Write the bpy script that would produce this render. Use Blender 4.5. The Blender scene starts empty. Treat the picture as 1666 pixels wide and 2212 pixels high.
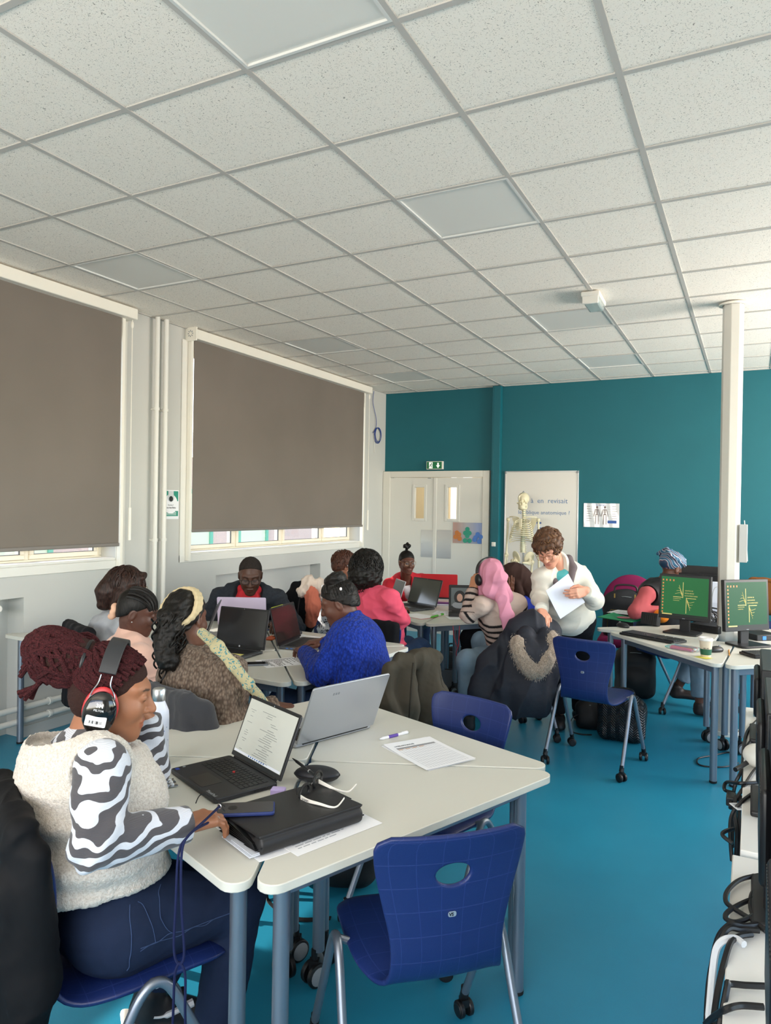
import bpy, bmesh, math, random
import numpy as np
from mathutils import Vector, Matrix, Euler
rnd = random.Random(7)
npr = np.random.RandomState(5)
SC = bpy.context.scene
COL = SC.collection
# ------------------------------------------------------------------ camera
CAMH = 1.65
FPX = 1554.1
CM = np.array([[.89025038, .45519254, .0159377], [.01675706, .00223519, -.99985709], [-.45516312, .89039022, -.00563781]])
cam_d = bpy.data.cameras.new('camera')
cam = bpy.data.objects.new('camera', cam_d)
COL.objects.link(cam)
cam_d.sensor_fit = 'VERTICAL'
cam_d.sensor_height = 24
cam_d.lens = 24 * FPX / 2212
cam_d.clip_start = .02
cam.matrix_world = Matrix(((CM[0][0], -CM[1][0], -CM[2][0], 0), (CM[0][1], -CM[1][1], -CM[2][1], 0), (CM[0][2], -CM[1][2], -CM[2][2], CAMH), (0, 0, 0, 1)))
SC.camera = cam
SC.view_settings.view_transform = 'Standard'
SC.view_settings.look = 'None'
SC.view_settings.gamma = 1
SC.view_settings.use_curve_mapping = False
SC.view_settings.exposure = 0.0
try:
    SC.cycles.use_denoising = True
    SC.cycles.max_bounces = 8
    SC.cycles.diffuse_bounces = 5
    SC.cycles.sample_clamp_indirect = 6
except Exception:
    pass
# ------------------------------------------------------------------ sky, sun, daylight
wd = bpy.data.worlds.new('world'); SC.world = wd; wd.use_nodes = True
wn = wd.node_tree.nodes; wl = wd.node_tree.links
sky = wn.new('ShaderNodeTexSky'); sky.sky_type = 'HOSEK_WILKIE' if False else 'NISHITA'
sky.sun_disc = False; sky.sun_elevation = math.radians(24); sky.sun_rotation = math.radians(-75)
wn['Background'].inputs[1].default_value = .8
wl.new(sky.outputs[0], wn['Background'].inputs[0])
def lamp(name, kind, loc, target, energy, color=(1, 1, 1), **kw):
    d = bpy.data.lights.new(name, kind); o = bpy.data.objects.new(name, d); COL.objects.link(o)
    o.location = loc; d.energy = energy; d.color = color
    o.rotation_euler = (Vector(target) - Vector(loc)).to_track_quat('-Z', 'Y').to_euler()
    for k, v in kw.items(): setattr(d, k, v)
    return o
SUND = Vector((.83, .10, -.375))         # low sun coming in under the left blinds
lamp('sun', 'SUN', (-8, 0, 5), Vector((-8, 0, 5)) + SUND, 9.0, (1, .93, .82), angle=math.radians(.6))
# daylight of the unblinded windows in the right wall and behind the camera
DAY = (1, .90, .81)
lamp('daylight_right', 'AREA', (3.35, 2.6, 1.95), (-1, 2.6, 3.4), 22, DAY, shape='RECTANGLE', size=6.0, size_y=1.7)
lamp('daylight_right_far', 'AREA', (3.35, 6.6, 1.9), (-.2, 7.4, 5.6), 400, DAY, shape='RECTANGLE', size=3.2, size_y=1.7)
lamp('daylight_rear', 'AREA', (-1.2, -2.35, 1.9), (-1.7, 1.6, 5.2), 270, DAY, shape='RECTANGLE', size=5.5, size_y=1.7)

# ------------------------------------------------------------------ pixel helpers (1666 x 2212 photo)
def ray(u, v): return np.array([(u - 833) / FPX, (v - 1106) / FPX, 1.0]) @ CM
def W(u, v, d): return Vector(ray(u, v) * d + np.array([0, 0, CAMH]))
def Zp(u, v, z=0.75):
    r = ray(u, v); return Vector(r * ((z - CAMH) / r[2]) + np.array([0, 0, CAMH]))
def Yp(u, v, y):
    r = ray(u, v); return Vector(r * (y / r[1]) + np.array([0, 0, CAMH]))
def Xp(u, v, x):
    r = ray(u, v); return Vector(r * (x / r[0]) + np.array([0, 0, CAMH]))
def depth(p): return float(CM[2] @ (np.array(p) - np.array([0, 0, CAMH])))

# ------------------------------------------------------------------ materials
MATS = {}
def srgb(c):
    if isinstance(c, str):
        c = tuple(int(c[i:i + 2], 16) / 255 for i in (0, 2, 4))
    return tuple(x / 12.92 if x <= .04045 else ((x + .055) / 1.055) ** 2.4 for x in c)
class N:
    """tiny node-tree helper"""
    def __init__(s, name):
        s.m = bpy.data.materials.new(name); s.m.use_nodes = True
        s.t = s.m.node_tree; s.p = s.t.nodes['Principled BSDF']; s.out = s.t.nodes['Material Output']
    def n(s, typ, **kw):
        x = s.t.nodes.new('ShaderNode' + typ)
        for k, v in kw.items():
            if k.startswith('i_'):
                key = k[2:]; key = int(key) if key.isdigit() else key.replace('_', ' ')
                x.inputs[key].default_value = v
            else: setattr(x, k, v)
        return x
    def l(s, a, b): s.t.links.new(a, b)
    def ramp(s, fac, stops, interp='LINEAR'):
        r = s.n('ValToRGB'); r.color_ramp.interpolation = interp
        e = r.color_ramp.elements
        while len(e) < len(stops): e.new(.5)
        for k, (pos, c) in enumerate(stops):
            e[k].position = pos; e[k].color = (*c, 1) if len(c) == 3 else c
        s.l(fac, r.inputs[0]); return r
    def bump(s, h, strength=.3, dist=.01):
        b = s.n('Bump', i_Strength=strength, i_Distance=dist); s.l(h, b.inputs['Height']); s.l(b.outputs[0], s.p.inputs['Normal']); return b
def mat(name, c, rough=.6, metal=0, noise=None, bump=None, var=.0, vscale=8, spec=.5, sheen=0, coat=0, trans=0, alpha=1, emit=None, attr=None, two=None):
    """principled material; bump=(scale,strength,dist); var = value variation"""
    if name in MATS: return MATS[name]
    if rough >= .74 and spec == .5: spec = .2
    k = N(name); p = k.p
    col = srgb(c)
    p.inputs['Base Color'].default_value = (*col, 1)
    p.inputs['Roughness'].default_value = rough; p.inputs['Metallic'].default_value = metal
    p.inputs['Specular IOR Level'].default_value = spec
    if sheen: p.inputs['Sheen Weight'].default_value = sheen; p.inputs['Sheen Roughness'].default_value = .5
    if coat: p.inputs['Coat Weight'].default_value = coat
    if trans: p.inputs['Transmission Weight'].default_value = trans
    if alpha < 1: p.inputs['Alpha'].default_value = alpha
    if emit: p.inputs['Emission Color'].default_value = (*srgb(emit[0]), 1); p.inputs['Emission Strength'].default_value = emit[1]
    tc = None
    if var or bump or attr: tc = k.n('TexCoord')
    if attr:
        a = k.n('Attribute'); a.attribute_name = attr; src = a.outputs['Color']
        k.l(src, p.inputs['Base Color'])
    if var:
        nz = k.n('TexNoise', i_Scale=vscale, i_Detail=4.0); k.l(tc.outputs['Object'], nz.inputs[0])
        mx = k.n('Mix', data_type='RGBA', blend_type='MULTIPLY'); mx.inputs[0].default_value = 1
        r = k.ramp(nz.outputs[0], [(.3, (1 - var,) * 3), (.7, (1 + 0 * var,) * 3)])
        if attr: k.l(src, mx.inputs[6])
        else: mx.inputs[6].default_value = (*col, 1)
        k.l(r.outputs[0], mx.inputs[7]); k.l(mx.outputs[2], p.inputs['Base Color'])
    if bump:
        nb = k.n('TexNoise', i_Scale=bump[0], i_Detail=3.0); k.l(tc.outputs['Object'], nb.inputs[0])
        k.bump(nb.outputs[0], bump[1], bump[2] if len(bump) > 2 else .005)
    MATS[name] = k.m
    return k.m

# ------------------------------------------------------------------ mesh builder
def frame_from(d, up=(0, 0, 1)):
    d = Vector(d).normalized(); up = Vector(up)
    x = up.cross(d)
    if x.length < 1e-5: x = Vector((1, 0, 0)).cross(d)
    x.normalize(); y = d.cross(x); return x, y, d
class MB:
    def __init__(s): s.v = []; s.f = []; s.mi = []; s.cur = 0; s.M = None
    def add(s, vs, fs):
        o = len(s.v)
        if s.M is not None: vs = [s.M @ Vector(p) for p in vs]
        s.v += [tuple(p) for p in vs]; s.f += [tuple(i + o for i in f) for f in fs]; s.mi += [s.cur] * len(fs)
        return s
    def box(s, c, size, rot=None):
        hx, hy, hz = size[0] / 2, size[1] / 2, size[2] / 2
        vs = [Vector((x, y, z)) for x in (-hx, hx) for y in (-hy, hy) for z in (-hz, hz)]
        if rot is not None: vs = [rot @ p for p in vs]
        vs = [p + Vector(c) for p in vs]
        return s.add(vs, [(0, 1, 3, 2), (4, 6, 7, 5), (0, 4, 5, 1), (2, 3, 7, 6), (0, 2, 6, 4), (1, 5, 7, 3)])
    def bb(s, a, b):
        return s.box([(a[i] + b[i]) / 2 for i in range(3)], [abs(b[i] - a[i]) for i in range(3)])
    def cyl(s, a, b, r0, r1=None, n=16, cap=True):
        r1 = r0 if r1 is None else r1
        a = Vector(a); b = Vector(b); x, y, _ = frame_from(b - a)
        vs = []
        for p, r in ((a, r0), (b, r1)):
            for i in range(n):
                t = 2 * math.pi * i / n; vs.append(p + x * (r * math.cos(t)) + y * (r * math.sin(t)))
        fs = [(i, (i + 1) % n, n + (i + 1) % n, n + i) for i in range(n)]
        if cap: fs += [tuple(range(n - 1, -1, -1)), tuple(range(n, 2 * n))]
        return s.add(vs, fs)
    def tube(s, pts, r, n=8, cap=True, closed=False):
        pts = [Vector(p) for p in pts]; m = len(pts)
        rs = r if isinstance(r, (list, tuple)) else [r] * m
        tang = []
        for i in range(m):
            a = pts[i - 1] if (i > 0 or closed) else pts[i]; b = pts[(i + 1) % m] if (i < m - 1 or closed) else pts[i]
            t = (b - a); tang.append(t.normalized() if t.length > 1e-9 else Vector((0, 0, 1)))
        x, y, _ = frame_from(tang[0]); vs = []
        for i in range(m):
            t = tang[i]; x = x - t * x.dot(t)
            if x.length < 1e-6: x = frame_from(t)[0]
            x.normalize(); y = t.cross(x)
            for j in range(n):
                q = 2 * math.pi * j / n; vs.append(pts[i] + x * (rs[i] * math.cos(q)) + y * (rs[i] * math.sin(q)))
        fs = []
        for i in range(m if closed else m - 1):
            for j in range(n):
                a = i * n + j; b = i * n + (j + 1) % n; c = ((i + 1) % m) * n + (j + 1) % n; d = ((i + 1) % m) * n + j
                fs.append((a, b, c, d))
        if cap and not closed: fs += [tuple(range(n - 1, -1, -1)), tuple((m - 1) * n + j for j in range(n))]
        return s.add(vs, fs)
    def lathe(s, prof, c=(0, 0, 0), n=24, axis=(0, 0, 1)):
        x, y, d = frame_from(axis); c = Vector(c); vs = []
        for r, h in prof:
            for j in range(n):
                q = 2 * math.pi * j / n; vs.append(c + d * h + x * (r * math.cos(q)) + y * (r * math.sin(q)))
        fs = []
        for i in range(len(prof) - 1):
            for j in range(n): fs.append((i * n + j, i * n + (j + 1) % n, (i + 1) * n + (j + 1) % n, (i + 1) * n + j))
        fs += [tuple(range(n - 1, -1, -1)), tuple((len(prof) - 1) * n + j for j in range(n))]
        return s.add(vs, fs)
    def ball(s, c, r, n=12, rot=None):
        r = (r, r, r) if not hasattr(r, '__len__') else r; c = Vector(c); vs = []; m = max(6, n // 2 + 2)
        for i in range(m + 1):
            a = math.pi * i / m
            for j in range(n):
                b = 2 * math.pi * j / n
                p = Vector((r[0] * math.sin(a) * math.cos(b), r[1] * math.sin(a) * math.sin(b), r[2] * math.cos(a)))
                vs.append((rot @ p if rot is not None else p) + c)
        fs = [(i * n + j, (i + 1) * n + j, (i + 1) * n + (j + 1) % n, i * n + (j + 1) % n) for i in range(m) for j in range(n)]
        return s.add(vs, fs)
    def prism(s, poly, z0, z1):
        n = len(poly); vs = [(p[0], p[1], z0) for p in poly] + [(p[0], p[1], z1) for p in poly]
        return s.add(vs, [tuple(range(n - 1, -1, -1)), tuple(range(n, 2 * n))] + [(i, (i + 1) % n, n + (i + 1) % n, n + i) for i in range(n)])
    def grid(s, P, closed=False):
        a = len(P); b = len(P[0]); vs = [p for row in P for p in row]
        fs = [(i * b + j, (i + 1) * b + j, (i + 1) * b + (j + 1) % b, i * b + (j + 1) % b) for i in range(a - 1) for j in range(b if closed else b - 1)]
        return s.add(vs, fs)
    def sheet(s, P, th):
        """closed slab: grid of points thickened along its normal estimate"""
        A = np.array([[tuple(p) for p in r] for r in P]); du = np.gradient(A, axis=0); dv = np.gradient(A, axis=1)
        nn = np.cross(du, dv); nn /= np.linalg.norm(nn, axis=2, keepdims=True) + 1e-12
        B = A - nn * th; a, b = A.shape[:2]; o = a * b
        vs = list(map(tuple, A.reshape(-1, 3))) + list(map(tuple, B.reshape(-1, 3)))
        fs = []
        for i in range(a - 1):
            for j in range(b - 1):
                q = (i * b + j, (i + 1) * b + j, (i + 1) * b + j + 1, i * b + j + 1)
                fs.append(q); fs.append(tuple(o + k for k in q[::-1]))
        ring = [i * b for i in range(a)] + [(a - 1) * b + j for j in range(1, b)] + [i * b + b - 1 for i in range(a - 2, -1, -1)] + [j for j in range(b - 2, 0, -1)]
        m = len(ring)
        for k in range(m):
            p, q = ring[k], ring[(k + 1) % m]; fs.append((q, p, o + p, o + q))
        return s.add(vs, fs)
    def build(s, name, m, parent=None, bevel=0, smooth=True, world=False, seg=2, ang=35):
        vs = s.v
        if world and parent is not None:
            Mi = PM[parent.name].inverted(); vs = [tuple(Mi @ Vector(p)) for p in vs]
        me = bpy.data.meshes.new(name); me.from_pydata(vs, [], s.f); me.update()
        ms = m if isinstance(m, (list, tuple)) else [m]
        for x in ms: me.materials.append(x)
        if len(ms) > 1: me.polygons.foreach_set('material_index', s.mi)
        o = bpy.data.objects.new(name, me); COL.objects.link(o)
        if smooth:
            me.polygons.foreach_set('use_smooth', [True] * len(me.polygons))
            me.set_sharp_from_angle(angle=math.radians(ang))
        if bevel:
            b = o.modifiers.new('bevel', 'BEVEL'); b.width = bevel; b.segments = seg; b.limit_method = 'ANGLE'; b.angle_limit = math.radians(40)
            b.harden_normals = False
        if parent is not None: o.parent = parent
        else: PM[o.name] = Matrix.Identity(4)
        return o
PM = {}
def tag(o, label=None, cat=None, group=None, kind=None):
    if label: o['label'] = label
    if cat: o['category'] = cat
    if group: o['group'] = group
    if kind: o['kind'] = kind
    return o
def thing(name, label, cat, loc=(0, 0, 0), rotz=0, group=None):
    o = bpy.data.objects.new(name, None); COL.objects.link(o); o.empty_display_size = .05
    o.location = loc; o.rotation_euler = (0, 0, rotz)
    PM[o.name] = Matrix.Translation(Vector(loc)) @ Matrix.Rotation(rotz, 4, 'Z')
    return tag(o, label, cat, group)
def struct(name, mb, m, **kw): return tag(mb.build(name, m, **kw), kind='structure')
def copy_tree(o, parent=None):
    c = o.copy(); COL.objects.link(c)
    if parent is not None: c.parent = parent
    for ch in [x for x in bpy.data.objects if x.parent == o]: copy_tree(ch, c)
    return c
def place(o, loc, rotz, label=None, group=None):
    o.location = loc; o.rotation_euler = (0, 0, rotz)
    PM[o.name] = Matrix.Translation(Vector(loc)) @ Matrix.Rotation(rotz, 4, 'Z')
    if label: o['label'] = label
    if group: o['group'] = group
    return o
def text_mb(txt, size, M, depth_=.0006, mb=None, align='LEFT', bold=0):
    """lettering as real mesh; M maps (x right, y up, z out)"""
    cu = bpy.data.curves.new('t', 'FONT'); cu.body = txt; cu.size = size; cu.extrude = depth_ / 2; cu.align_x = align; cu.resolution_u = 2
    cu.offset = bold
    o = bpy.data.objects.new('t', cu); COL.objects.link(o)
    me = bpy.data.meshes.new_from_object(o.evaluated_get(bpy.context.evaluated_depsgraph_get()))
    mb = mb or MB()
    mb.add([M @ v.co for v in me.vertices], [tuple(p.vertices) for p in me.polygons])
    bpy.data.objects.remove(o); bpy.data.curves.remove(cu); bpy.data.meshes.remove(me)
    return mb
def mframe(o, x, y, z=None):
    x = Vector(x).normalized(); y = Vector(y).normalized(); z = x.cross(y) if z is None else Vector(z)
    return Matrix(((x.x, y.x, z.x, o[0]), (x.y, y.y, z.y, o[1]), (x.z, y.z, z.z, o[2]), (0, 0, 0, 1)))
def spline(pts, n=8):
    """Catmull-Rom through points"""
    P = [Vector(p) for p in pts]; out = []
    for i in range(len(P) - 1):
        p0 = P[max(i - 1, 0)]; p1 = P[i]; p2 = P[i + 1]; p3 = P[min(i + 2, len(P) - 1)]
        for k in range(n):
            t = k / n
            out.append(.5 * ((2 * p1) + (p2 - p0) * t + (2 * p0 - 5 * p1 + 4 * p2 - p3) * t * t + (3 * p1 - p0 - 3 * p2 + p3) * t ** 3))
    out.append(P[-1]); return out
def rpoly(pts, r, n=5):
    """polygon with rounded corners; r scalar or per corner"""
    out = []; m = len(pts); rr = r if hasattr(r, '__len__') else [r] * m
    for i in range(m):
        p = Vector(pts[i]); a = Vector(pts[i - 1]) - p; b = Vector(pts[(i + 1) % m]) - p
        ang = a.angle(b); t = rr[i] / math.tan(ang / 2)
        a.normalize(); b.normalize()
        if rr[i] <= 0: out.append(p); continue
        s, e = p + a * t, p + b * t
        cdir = (a + b).normalized(); c = p + cdir * (rr[i] / math.sin(ang / 2))
        v0 = s - c; v1 = e - c; tot = v0.angle(v1); sg = 1 if (v0.x * v1.y - v0.y * v1.x) > 0 else -1
        for k in range(n + 1):
            q = sg * tot * k / n; out.append(c + Vector((v0.x * math.cos(q) - v0.y * math.sin(q), v0.x * math.sin(q) + v0.y * math.cos(q))))
    return out
# ------------------------------------------------------------------ signed-distance modelling (bodies, hair, clothes, bags)
def smin(a, b, k):
    h = np.maximum(k - np.abs(a - b), 0) / k
    return np.minimum(a, b) - h * h * (k * .25)
class SDF:
    def __init__(s): s.ops = []
    def cone(s, a, b, ra, rb=None, k=.02, sq=None, flat=False, neg=False):
        a = np.array(a, np.float32); b = np.array(b, np.float32); rb = ra if rb is None else rb
        R = max(ra, rb) * (max(1, sq[1]) if sq else 1)
        s.ops.append(('c', np.minimum(a, b) - R, np.maximum(a, b) + R, k, neg, (a, b, ra, rb, sq, flat))); return s
    def chain(s, pts, rs, k=.02, **kw):
        for i in range(len(pts) - 1): s.cone(pts[i], pts[i + 1], rs[i], rs[i + 1], k, **kw)
        return s
    def ell(s, c, r, R=None, k=.02, neg=False):
        c = np.array(c, np.float32); r = np.array(r if hasattr(r, '__len__') else (r,) * 3, np.float32)
        R = np.eye(3, dtype=np.float32) if R is None else np.array(R, np.float32)
        e = np.abs(R) @ r
        s.ops.append(('e', c - e, c + e, k, neg, (c, r, R))); return s
    def box(s, c, hs, R=None, rd=.01, k=.01, neg=False):
        c = np.array(c, np.float32); hs = np.array(hs, np.float32)
        R = np.eye(3, dtype=np.float32) if R is None else np.array(R, np.float32)
        e = np.abs(R) @ hs
        s.ops.append(('b', c - e, c + e, k, neg, (c, hs, R, rd))); return s
    def cut(s, p, n, r, k=.004):
        p = np.array(p, np.float32); n = np.array(n, np.float32); n = n / np.linalg.norm(n)
        s.ops.append(('x', p - r, p + r, k, True, (p, n, r))); return s
    def mesh(s, vox, fn=None):
        pos = [o for o in s.ops if not o[4]]
        lo = np.min([o[1] for o in pos], 0) - 3 * vox; hi = np.max([o[2] for o in pos], 0) + 3 * vox
        n = np.ceil((hi - lo) / vox).astype(int) + 1
        ax = [(lo[i] + vox * np.arange(n[i])).astype(np.float32) for i in range(3)]
        BIG = .08
        D = np.full(n, BIG, np.float32)
        for typ, a, b, k, neg, q in s.ops:
            m = k + 2.5 * vox
            i0 = np.maximum(np.floor((a - m - lo) / vox).astype(int), 0); i1 = np.minimum(np.ceil((b + m - lo) / vox).astype(int) + 1, n)
            if (i1 <= i0).any(): continue
            sl = tuple(slice(i0[i], i1[i]) for i in range(3))
            X = ax[0][sl[0]][:, None, None]; Y = ax[1][sl[1]][None, :, None]; Z = ax[2][sl[2]][None, None, :]
            if typ == 'c':
                A, B, ra, rb, sq, flat = q; ba = B - A; L2 = float(ba @ ba) + 1e-12
                px, py, pz = X - A[0], Y - A[1], Z - A[2]
                t0 = (px * ba[0] + py * ba[1] + pz * ba[2]) / L2; t = np.clip(t0, 0, 1)
                if flat:
                    qx, qy, qz = px - t0 * ba[0], py - t0 * ba[1], pz - t0 * ba[2]
                else: qx, qy, qz = px - t * ba[0], py - t * ba[1], pz - t * ba[2]
                d2 = qx * qx + qy * qy + qz * qz
                if sq:
                    nn, sc = sq; qn = qx * nn[0] + qy * nn[1] + qz * nn[2]; d2 = d2 + qn * qn * (1 / sc ** 2 - 1)
                d = np.sqrt(np.maximum(d2, 0)) - (ra + (rb - ra) * t)
                if flat:
                    L = math.sqrt(L2); e = np.maximum(-t0, t0 - 1) * L
                    d = -smin(-d, -e, .008)
            elif typ == 'e':
                c, r, R = q; px, py, pz = X - c[0], Y - c[1], Z - c[2]
                u = [(px * R[0, i] + py * R[1, i] + pz * R[2, i]) / r[i] for i in range(3)]
                k0 = np.sqrt(u[0] ** 2 + u[1] ** 2 + u[2] ** 2)
                k1 = np.sqrt((u[0] / r[0]) ** 2 + (u[1] / r[1]) ** 2 + (u[2] / r[2]) ** 2) + 1e-9
                d = k0 * (k0 - 1) / k1
            elif typ == 'b':
                c, hs, R, rd = q; px, py, pz = X - c[0], Y - c[1], Z - c[2]
                u = [np.abs(px * R[0, i] + py * R[1, i] + pz * R[2, i]) - hs[i] + rd for i in range(3)]
                d = np.sqrt(np.maximum(u[0], 0) ** 2 + np.maximum(u[1], 0) ** 2 + np.maximum(u[2], 0) ** 2) + np.minimum(np.maximum(np.maximum(u[0], u[1]), u[2]), 0) - rd
            else:
                p, nn, r = q; d = -((X - p[0]) * nn[0] + (Y - p[1]) * nn[1] + (Z - p[2]) * nn[2])
                inside = np.sqrt((X - p[0]) ** 2 + (Y - p[1]) ** 2 + (Z - p[2]) ** 2) - r
                d = np.maximum(d, inside)
            if neg: D[sl] = -smin(-D[sl], d, k)
            else: D[sl] = smin(D[sl], d, k)
        if fn is not None: D = fn(D, ax)
        return snet(D, lo, vox)
def snet(D, lo, h):
    s = D < 0
    cnt = np.zeros(tuple(x - 1 for x in D.shape), np.uint8)
    for o in np.ndindex(2, 2, 2): cnt += s[o[0]:D.shape[0] - 1 + o[0], o[1]:D.shape[1] - 1 + o[1], o[2]:D.shape[2] - 1 + o[2]]
    I, J, K = np.nonzero((cnt > 0) & (cnt < 8))
    acc = np.zeros((len(I), 3)); num = np.zeros(len(I))
    corners = list(np.ndindex(2, 2, 2))
    for a in corners:
        for ax in range(3):
            if a[ax]: continue
            b = list(a); b[ax] = 1
            d1 = D[I + a[0], J + a[1], K + a[2]]; d2 = D[I + b[0], J + b[1], K + b[2]]
            m = (d1 < 0) != (d2 < 0)
            t = np.where(m, d1 / np.where(m, d1 - d2, 1), 0)
            p = np.array(a, float)[None] + np.zeros((len(I), 3)); p[:, ax] += t
            acc += np.where(m[:, None], p, 0); num += m
    v = acc / num[:, None] + np.stack([I, J, K], 1)
    V = lo + v * h
    vid = np.full(cnt.shape, -1, np.int64); vid[I, J, K] = np.arange(len(I))
    Q = []
    for ax in range(3):
        a1, a2 = [(1, 2), (2, 0), (0, 1)][ax]
        sw = np.moveaxis(s, (ax, a1, a2), (0, 1, 2)); vw = np.moveaxis(vid, (ax, a1, a2), (0, 1, 2))
        e = sw[:-1, 1:-1, 1:-1] != sw[1:, 1:-1, 1:-1]
        i, j, k = np.nonzero(e); ins = sw[i, j + 1, k + 1]
        q = np.stack([vw[i, j, k], vw[i, j + 1, k], vw[i, j + 1, k + 1], vw[i, j, k + 1]], 1)
        q = np.where(ins[:, None], q, q[:, ::-1]); Q.append(q)
    Q = np.concatenate(Q); Q = Q[(Q >= 0).all(1)]
    return V, Q
def np_mesh(name, V, Q, m, parent=None, col=None, world=True, smooth=True):
    if parent is not None and world:
        Mi = np.array(PM[parent.name].inverted()); V = V @ Mi[:3, :3].T + Mi[:3, 3]
    me = bpy.data.meshes.new(name); nv, nf = len(V), len(Q)
    me.vertices.add(nv); me.vertices.foreach_set('co', np.asarray(V, np.float32).ravel())
    me.loops.add(nf * 4); me.loops.foreach_set('vertex_index', np.asarray(Q, np.int32).ravel())
    me.polygons.add(nf); me.polygons.foreach_set('loop_start', np.arange(0, nf * 4, 4, dtype=np.int32))
    me.polygons.foreach_set('use_smooth', np.ones(nf, bool))
    me.update(calc_edges=True); me.validate()
    for x in (m if isinstance(m, (list, tuple)) else [m]): me.materials.append(x)
    if col is not None:
        a = me.attributes.new('col', 'FLOAT_COLOR', 'POINT'); c = np.ones((nv, 4), np.float32); c[:, :3] = col; a.data.foreach_set('color', c.ravel())
    o = bpy.data.objects.new(name, me); COL.objects.link(o)
    if parent is not None: o.parent = parent
    else: PM[o.name] = Matrix.Identity(4)
    return o
def join_np(parts):
    V = []; Q = []; o = 0
    for v, q in parts: V.append(v); Q.append(q + o); o += len(v)
    return np.concatenate(V), np.concatenate(Q)
def vnormals(V, Q):
    n = np.cross(V[Q[:, 2]] - V[Q[:, 0]], V[Q[:, 3]] - V[Q[:, 1]]); N_ = np.zeros_like(V)
    for i in range(4): np.add.at(N_, Q[:, i], n)
    return N_ / (np.linalg.norm(N_, axis=1, keepdims=True) + 1e-12)
def wob(V, freq, seed, n=6):
    """cheap smooth noise in about [-1,1]: sum of random plane waves"""
    r = np.random.RandomState(seed); out = np.zeros(len(V))
    for i in range(n):
        d = r.normal(size=3); d /= np.linalg.norm(d); out += np.sin((V @ d) * freq * r.uniform(.6, 1.6) + r.uniform(0, 6.28) + 1.5 * np.sin(V @ r.normal(size=3) * freq * .5))
    return out / n * 1.4
# ------------------------------------------------------------------ people
def head_frame(c, yaw, pitch, roll=0):
    """local x = person's right-hand side mirrored to image right when facing us, y forward, z up"""
    R = Matrix.Rotation(yaw, 3, 'Z') @ Matrix.Rotation(pitch, 3, 'X') @ Matrix.Rotation(roll, 3, 'Y')
    return np.array(R), np.array(c, float)
def head_sdf(S, R, c, s=1.0, fem=True, nose=1.0, ears=True):
    T = lambda *p: R @ (np.array(p) * s) + c
    E_ = lambda p, r, k=.02, neg=False, rx=0: S.ell(T(*p), np.array(r) * s, R @ np.array(Matrix.Rotation(rx, 3, 'X')), k, neg)
    C_ = lambda a, b, r0, r1, k=.012, neg=False: S.cone(T(*a), T(*b), r0 * s, r1 * s, k, neg=neg)
    E_((0, -.016, .034), (.074, .094, .083), .01)                       # cranium
    E_((0, .028, -.02), (.063, .066, .085), .03)                         # face
    for x in (-1, 1):
        C_((x * .056, -.012, -.045), (x * .020, .066, -.095), .017, .016, .03)   # jaw line
        E_((x * .038, .062, -.026), (.022, .022, .022), .03)             # cheek
        C_((x * .048, .066, .033), (x * .012, .081, .030), .0075, .008, .025)  # brow ridge
    E_((0, .073, -.100), (.020, .018, .017), .025)                       # chin
    E_((0, .070, -.068), (.030, .022, .024), .02)                        # muzzle
    for x in (-1, 1):
        E_((x * .032, .103, .010), (.016, .0125, .012), .016, True)       # eye socket
        E_((x * .031, .0825, .010), (.0135, .0125, .0115), .005)          # eye with lid
    C_((0, .082, .022), (0, .104 + .004 * nose, -.020), .007, .0105 * nose, .014)  # nose bridge
    E_((0, .106 + .004 * nose, -.026), (.012 * nose, .011, .009), .008)
    for x in (-1, 1): E_((x * .0125 * nose, .095, -.029), (.008, .0105, .0075), .006)  # nostril wing
    E_((0, .091, -.058), (.021, .008, .0062), .006); E_((0, .089, -.071), (.018, .009, .0072), .006)  # lips
    S.cone(T(-.02, .101, -.0645), T(.02, .101, -.0645), .0022 * s, None, .005, neg=True)
    if ears:
        for x in (-1, 1):
            E_((x * .075, -.012, -.006), (.009, .019, .032), .008, rx=-.2)
            E_((x * .086, -.008, -.004), (.006, .010, .020), .006, True, rx=-.2)
def head_colors(V, R, c, s, skin, brow=(.01, .007, .005), lip=None, hairline=None, eyes=True):
    L = (V - c) @ R / s
    sk = np.array(srgb(skin)); C = np.repeat(sk[None], len(V), 0)
    C *= (1 + .10 * wob(L, 30, 3)[:, None])
    def blob(p, r, col, w=1.0):
        d = np.sqrt((((L - np.array(p)) / np.array(r)) ** 2).sum(1)); a = np.clip((1.15 - d) / .3, 0, 1)[:, None] * w; C[:] = C * (1 - a) + np.array(col) * a
    lc = np.array(srgb(lip)) if lip else sk * np.array([.95, .6, .6])
    blob((0, .095, -.064), (.024, .02, .0135), lc, .75)
    for x in (-1, 1):
        for t in range(5): blob((x * (.017 + .007 * t), .088 - .0022 * t * t * .8, .030 + .0012 * (2 - abs(t - 2))), (.0065, .02, .0035), brow, .8)
        if eyes == 'open':
            blob((x * .031, .094, .008), (.0118, .012, .0036), (.30, .26, .23), .9)
            blob((x * .031, .096, .0075), (.0056, .012, .0046), (.012, .007, .005), 1)
            blob((x * .031, .094, .0125), (.0135, .012, .0022), (.01, .007, .006), .8)
        else:
            blob((x * .031, .094, .0045), (.0135, .012, .0018), (.012, .008, .006), .9); blob((x * .031, .094, .012), (.012, .012, .0016), sk * .45, .6)
    for x in (-1, 1): blob((x * .008, .104, -.0345), (.0045, .006, .0028), sk * .15, .8)
    return C
FING = [(.027, .086, (.042, .026, .021), .0086), (.009, .091, (.046, .029, .022), .0088), (-.010, .087, (.042, .027, .021), .0083), (-.027, .078, (.034, .021, .019), .0074)]
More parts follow.
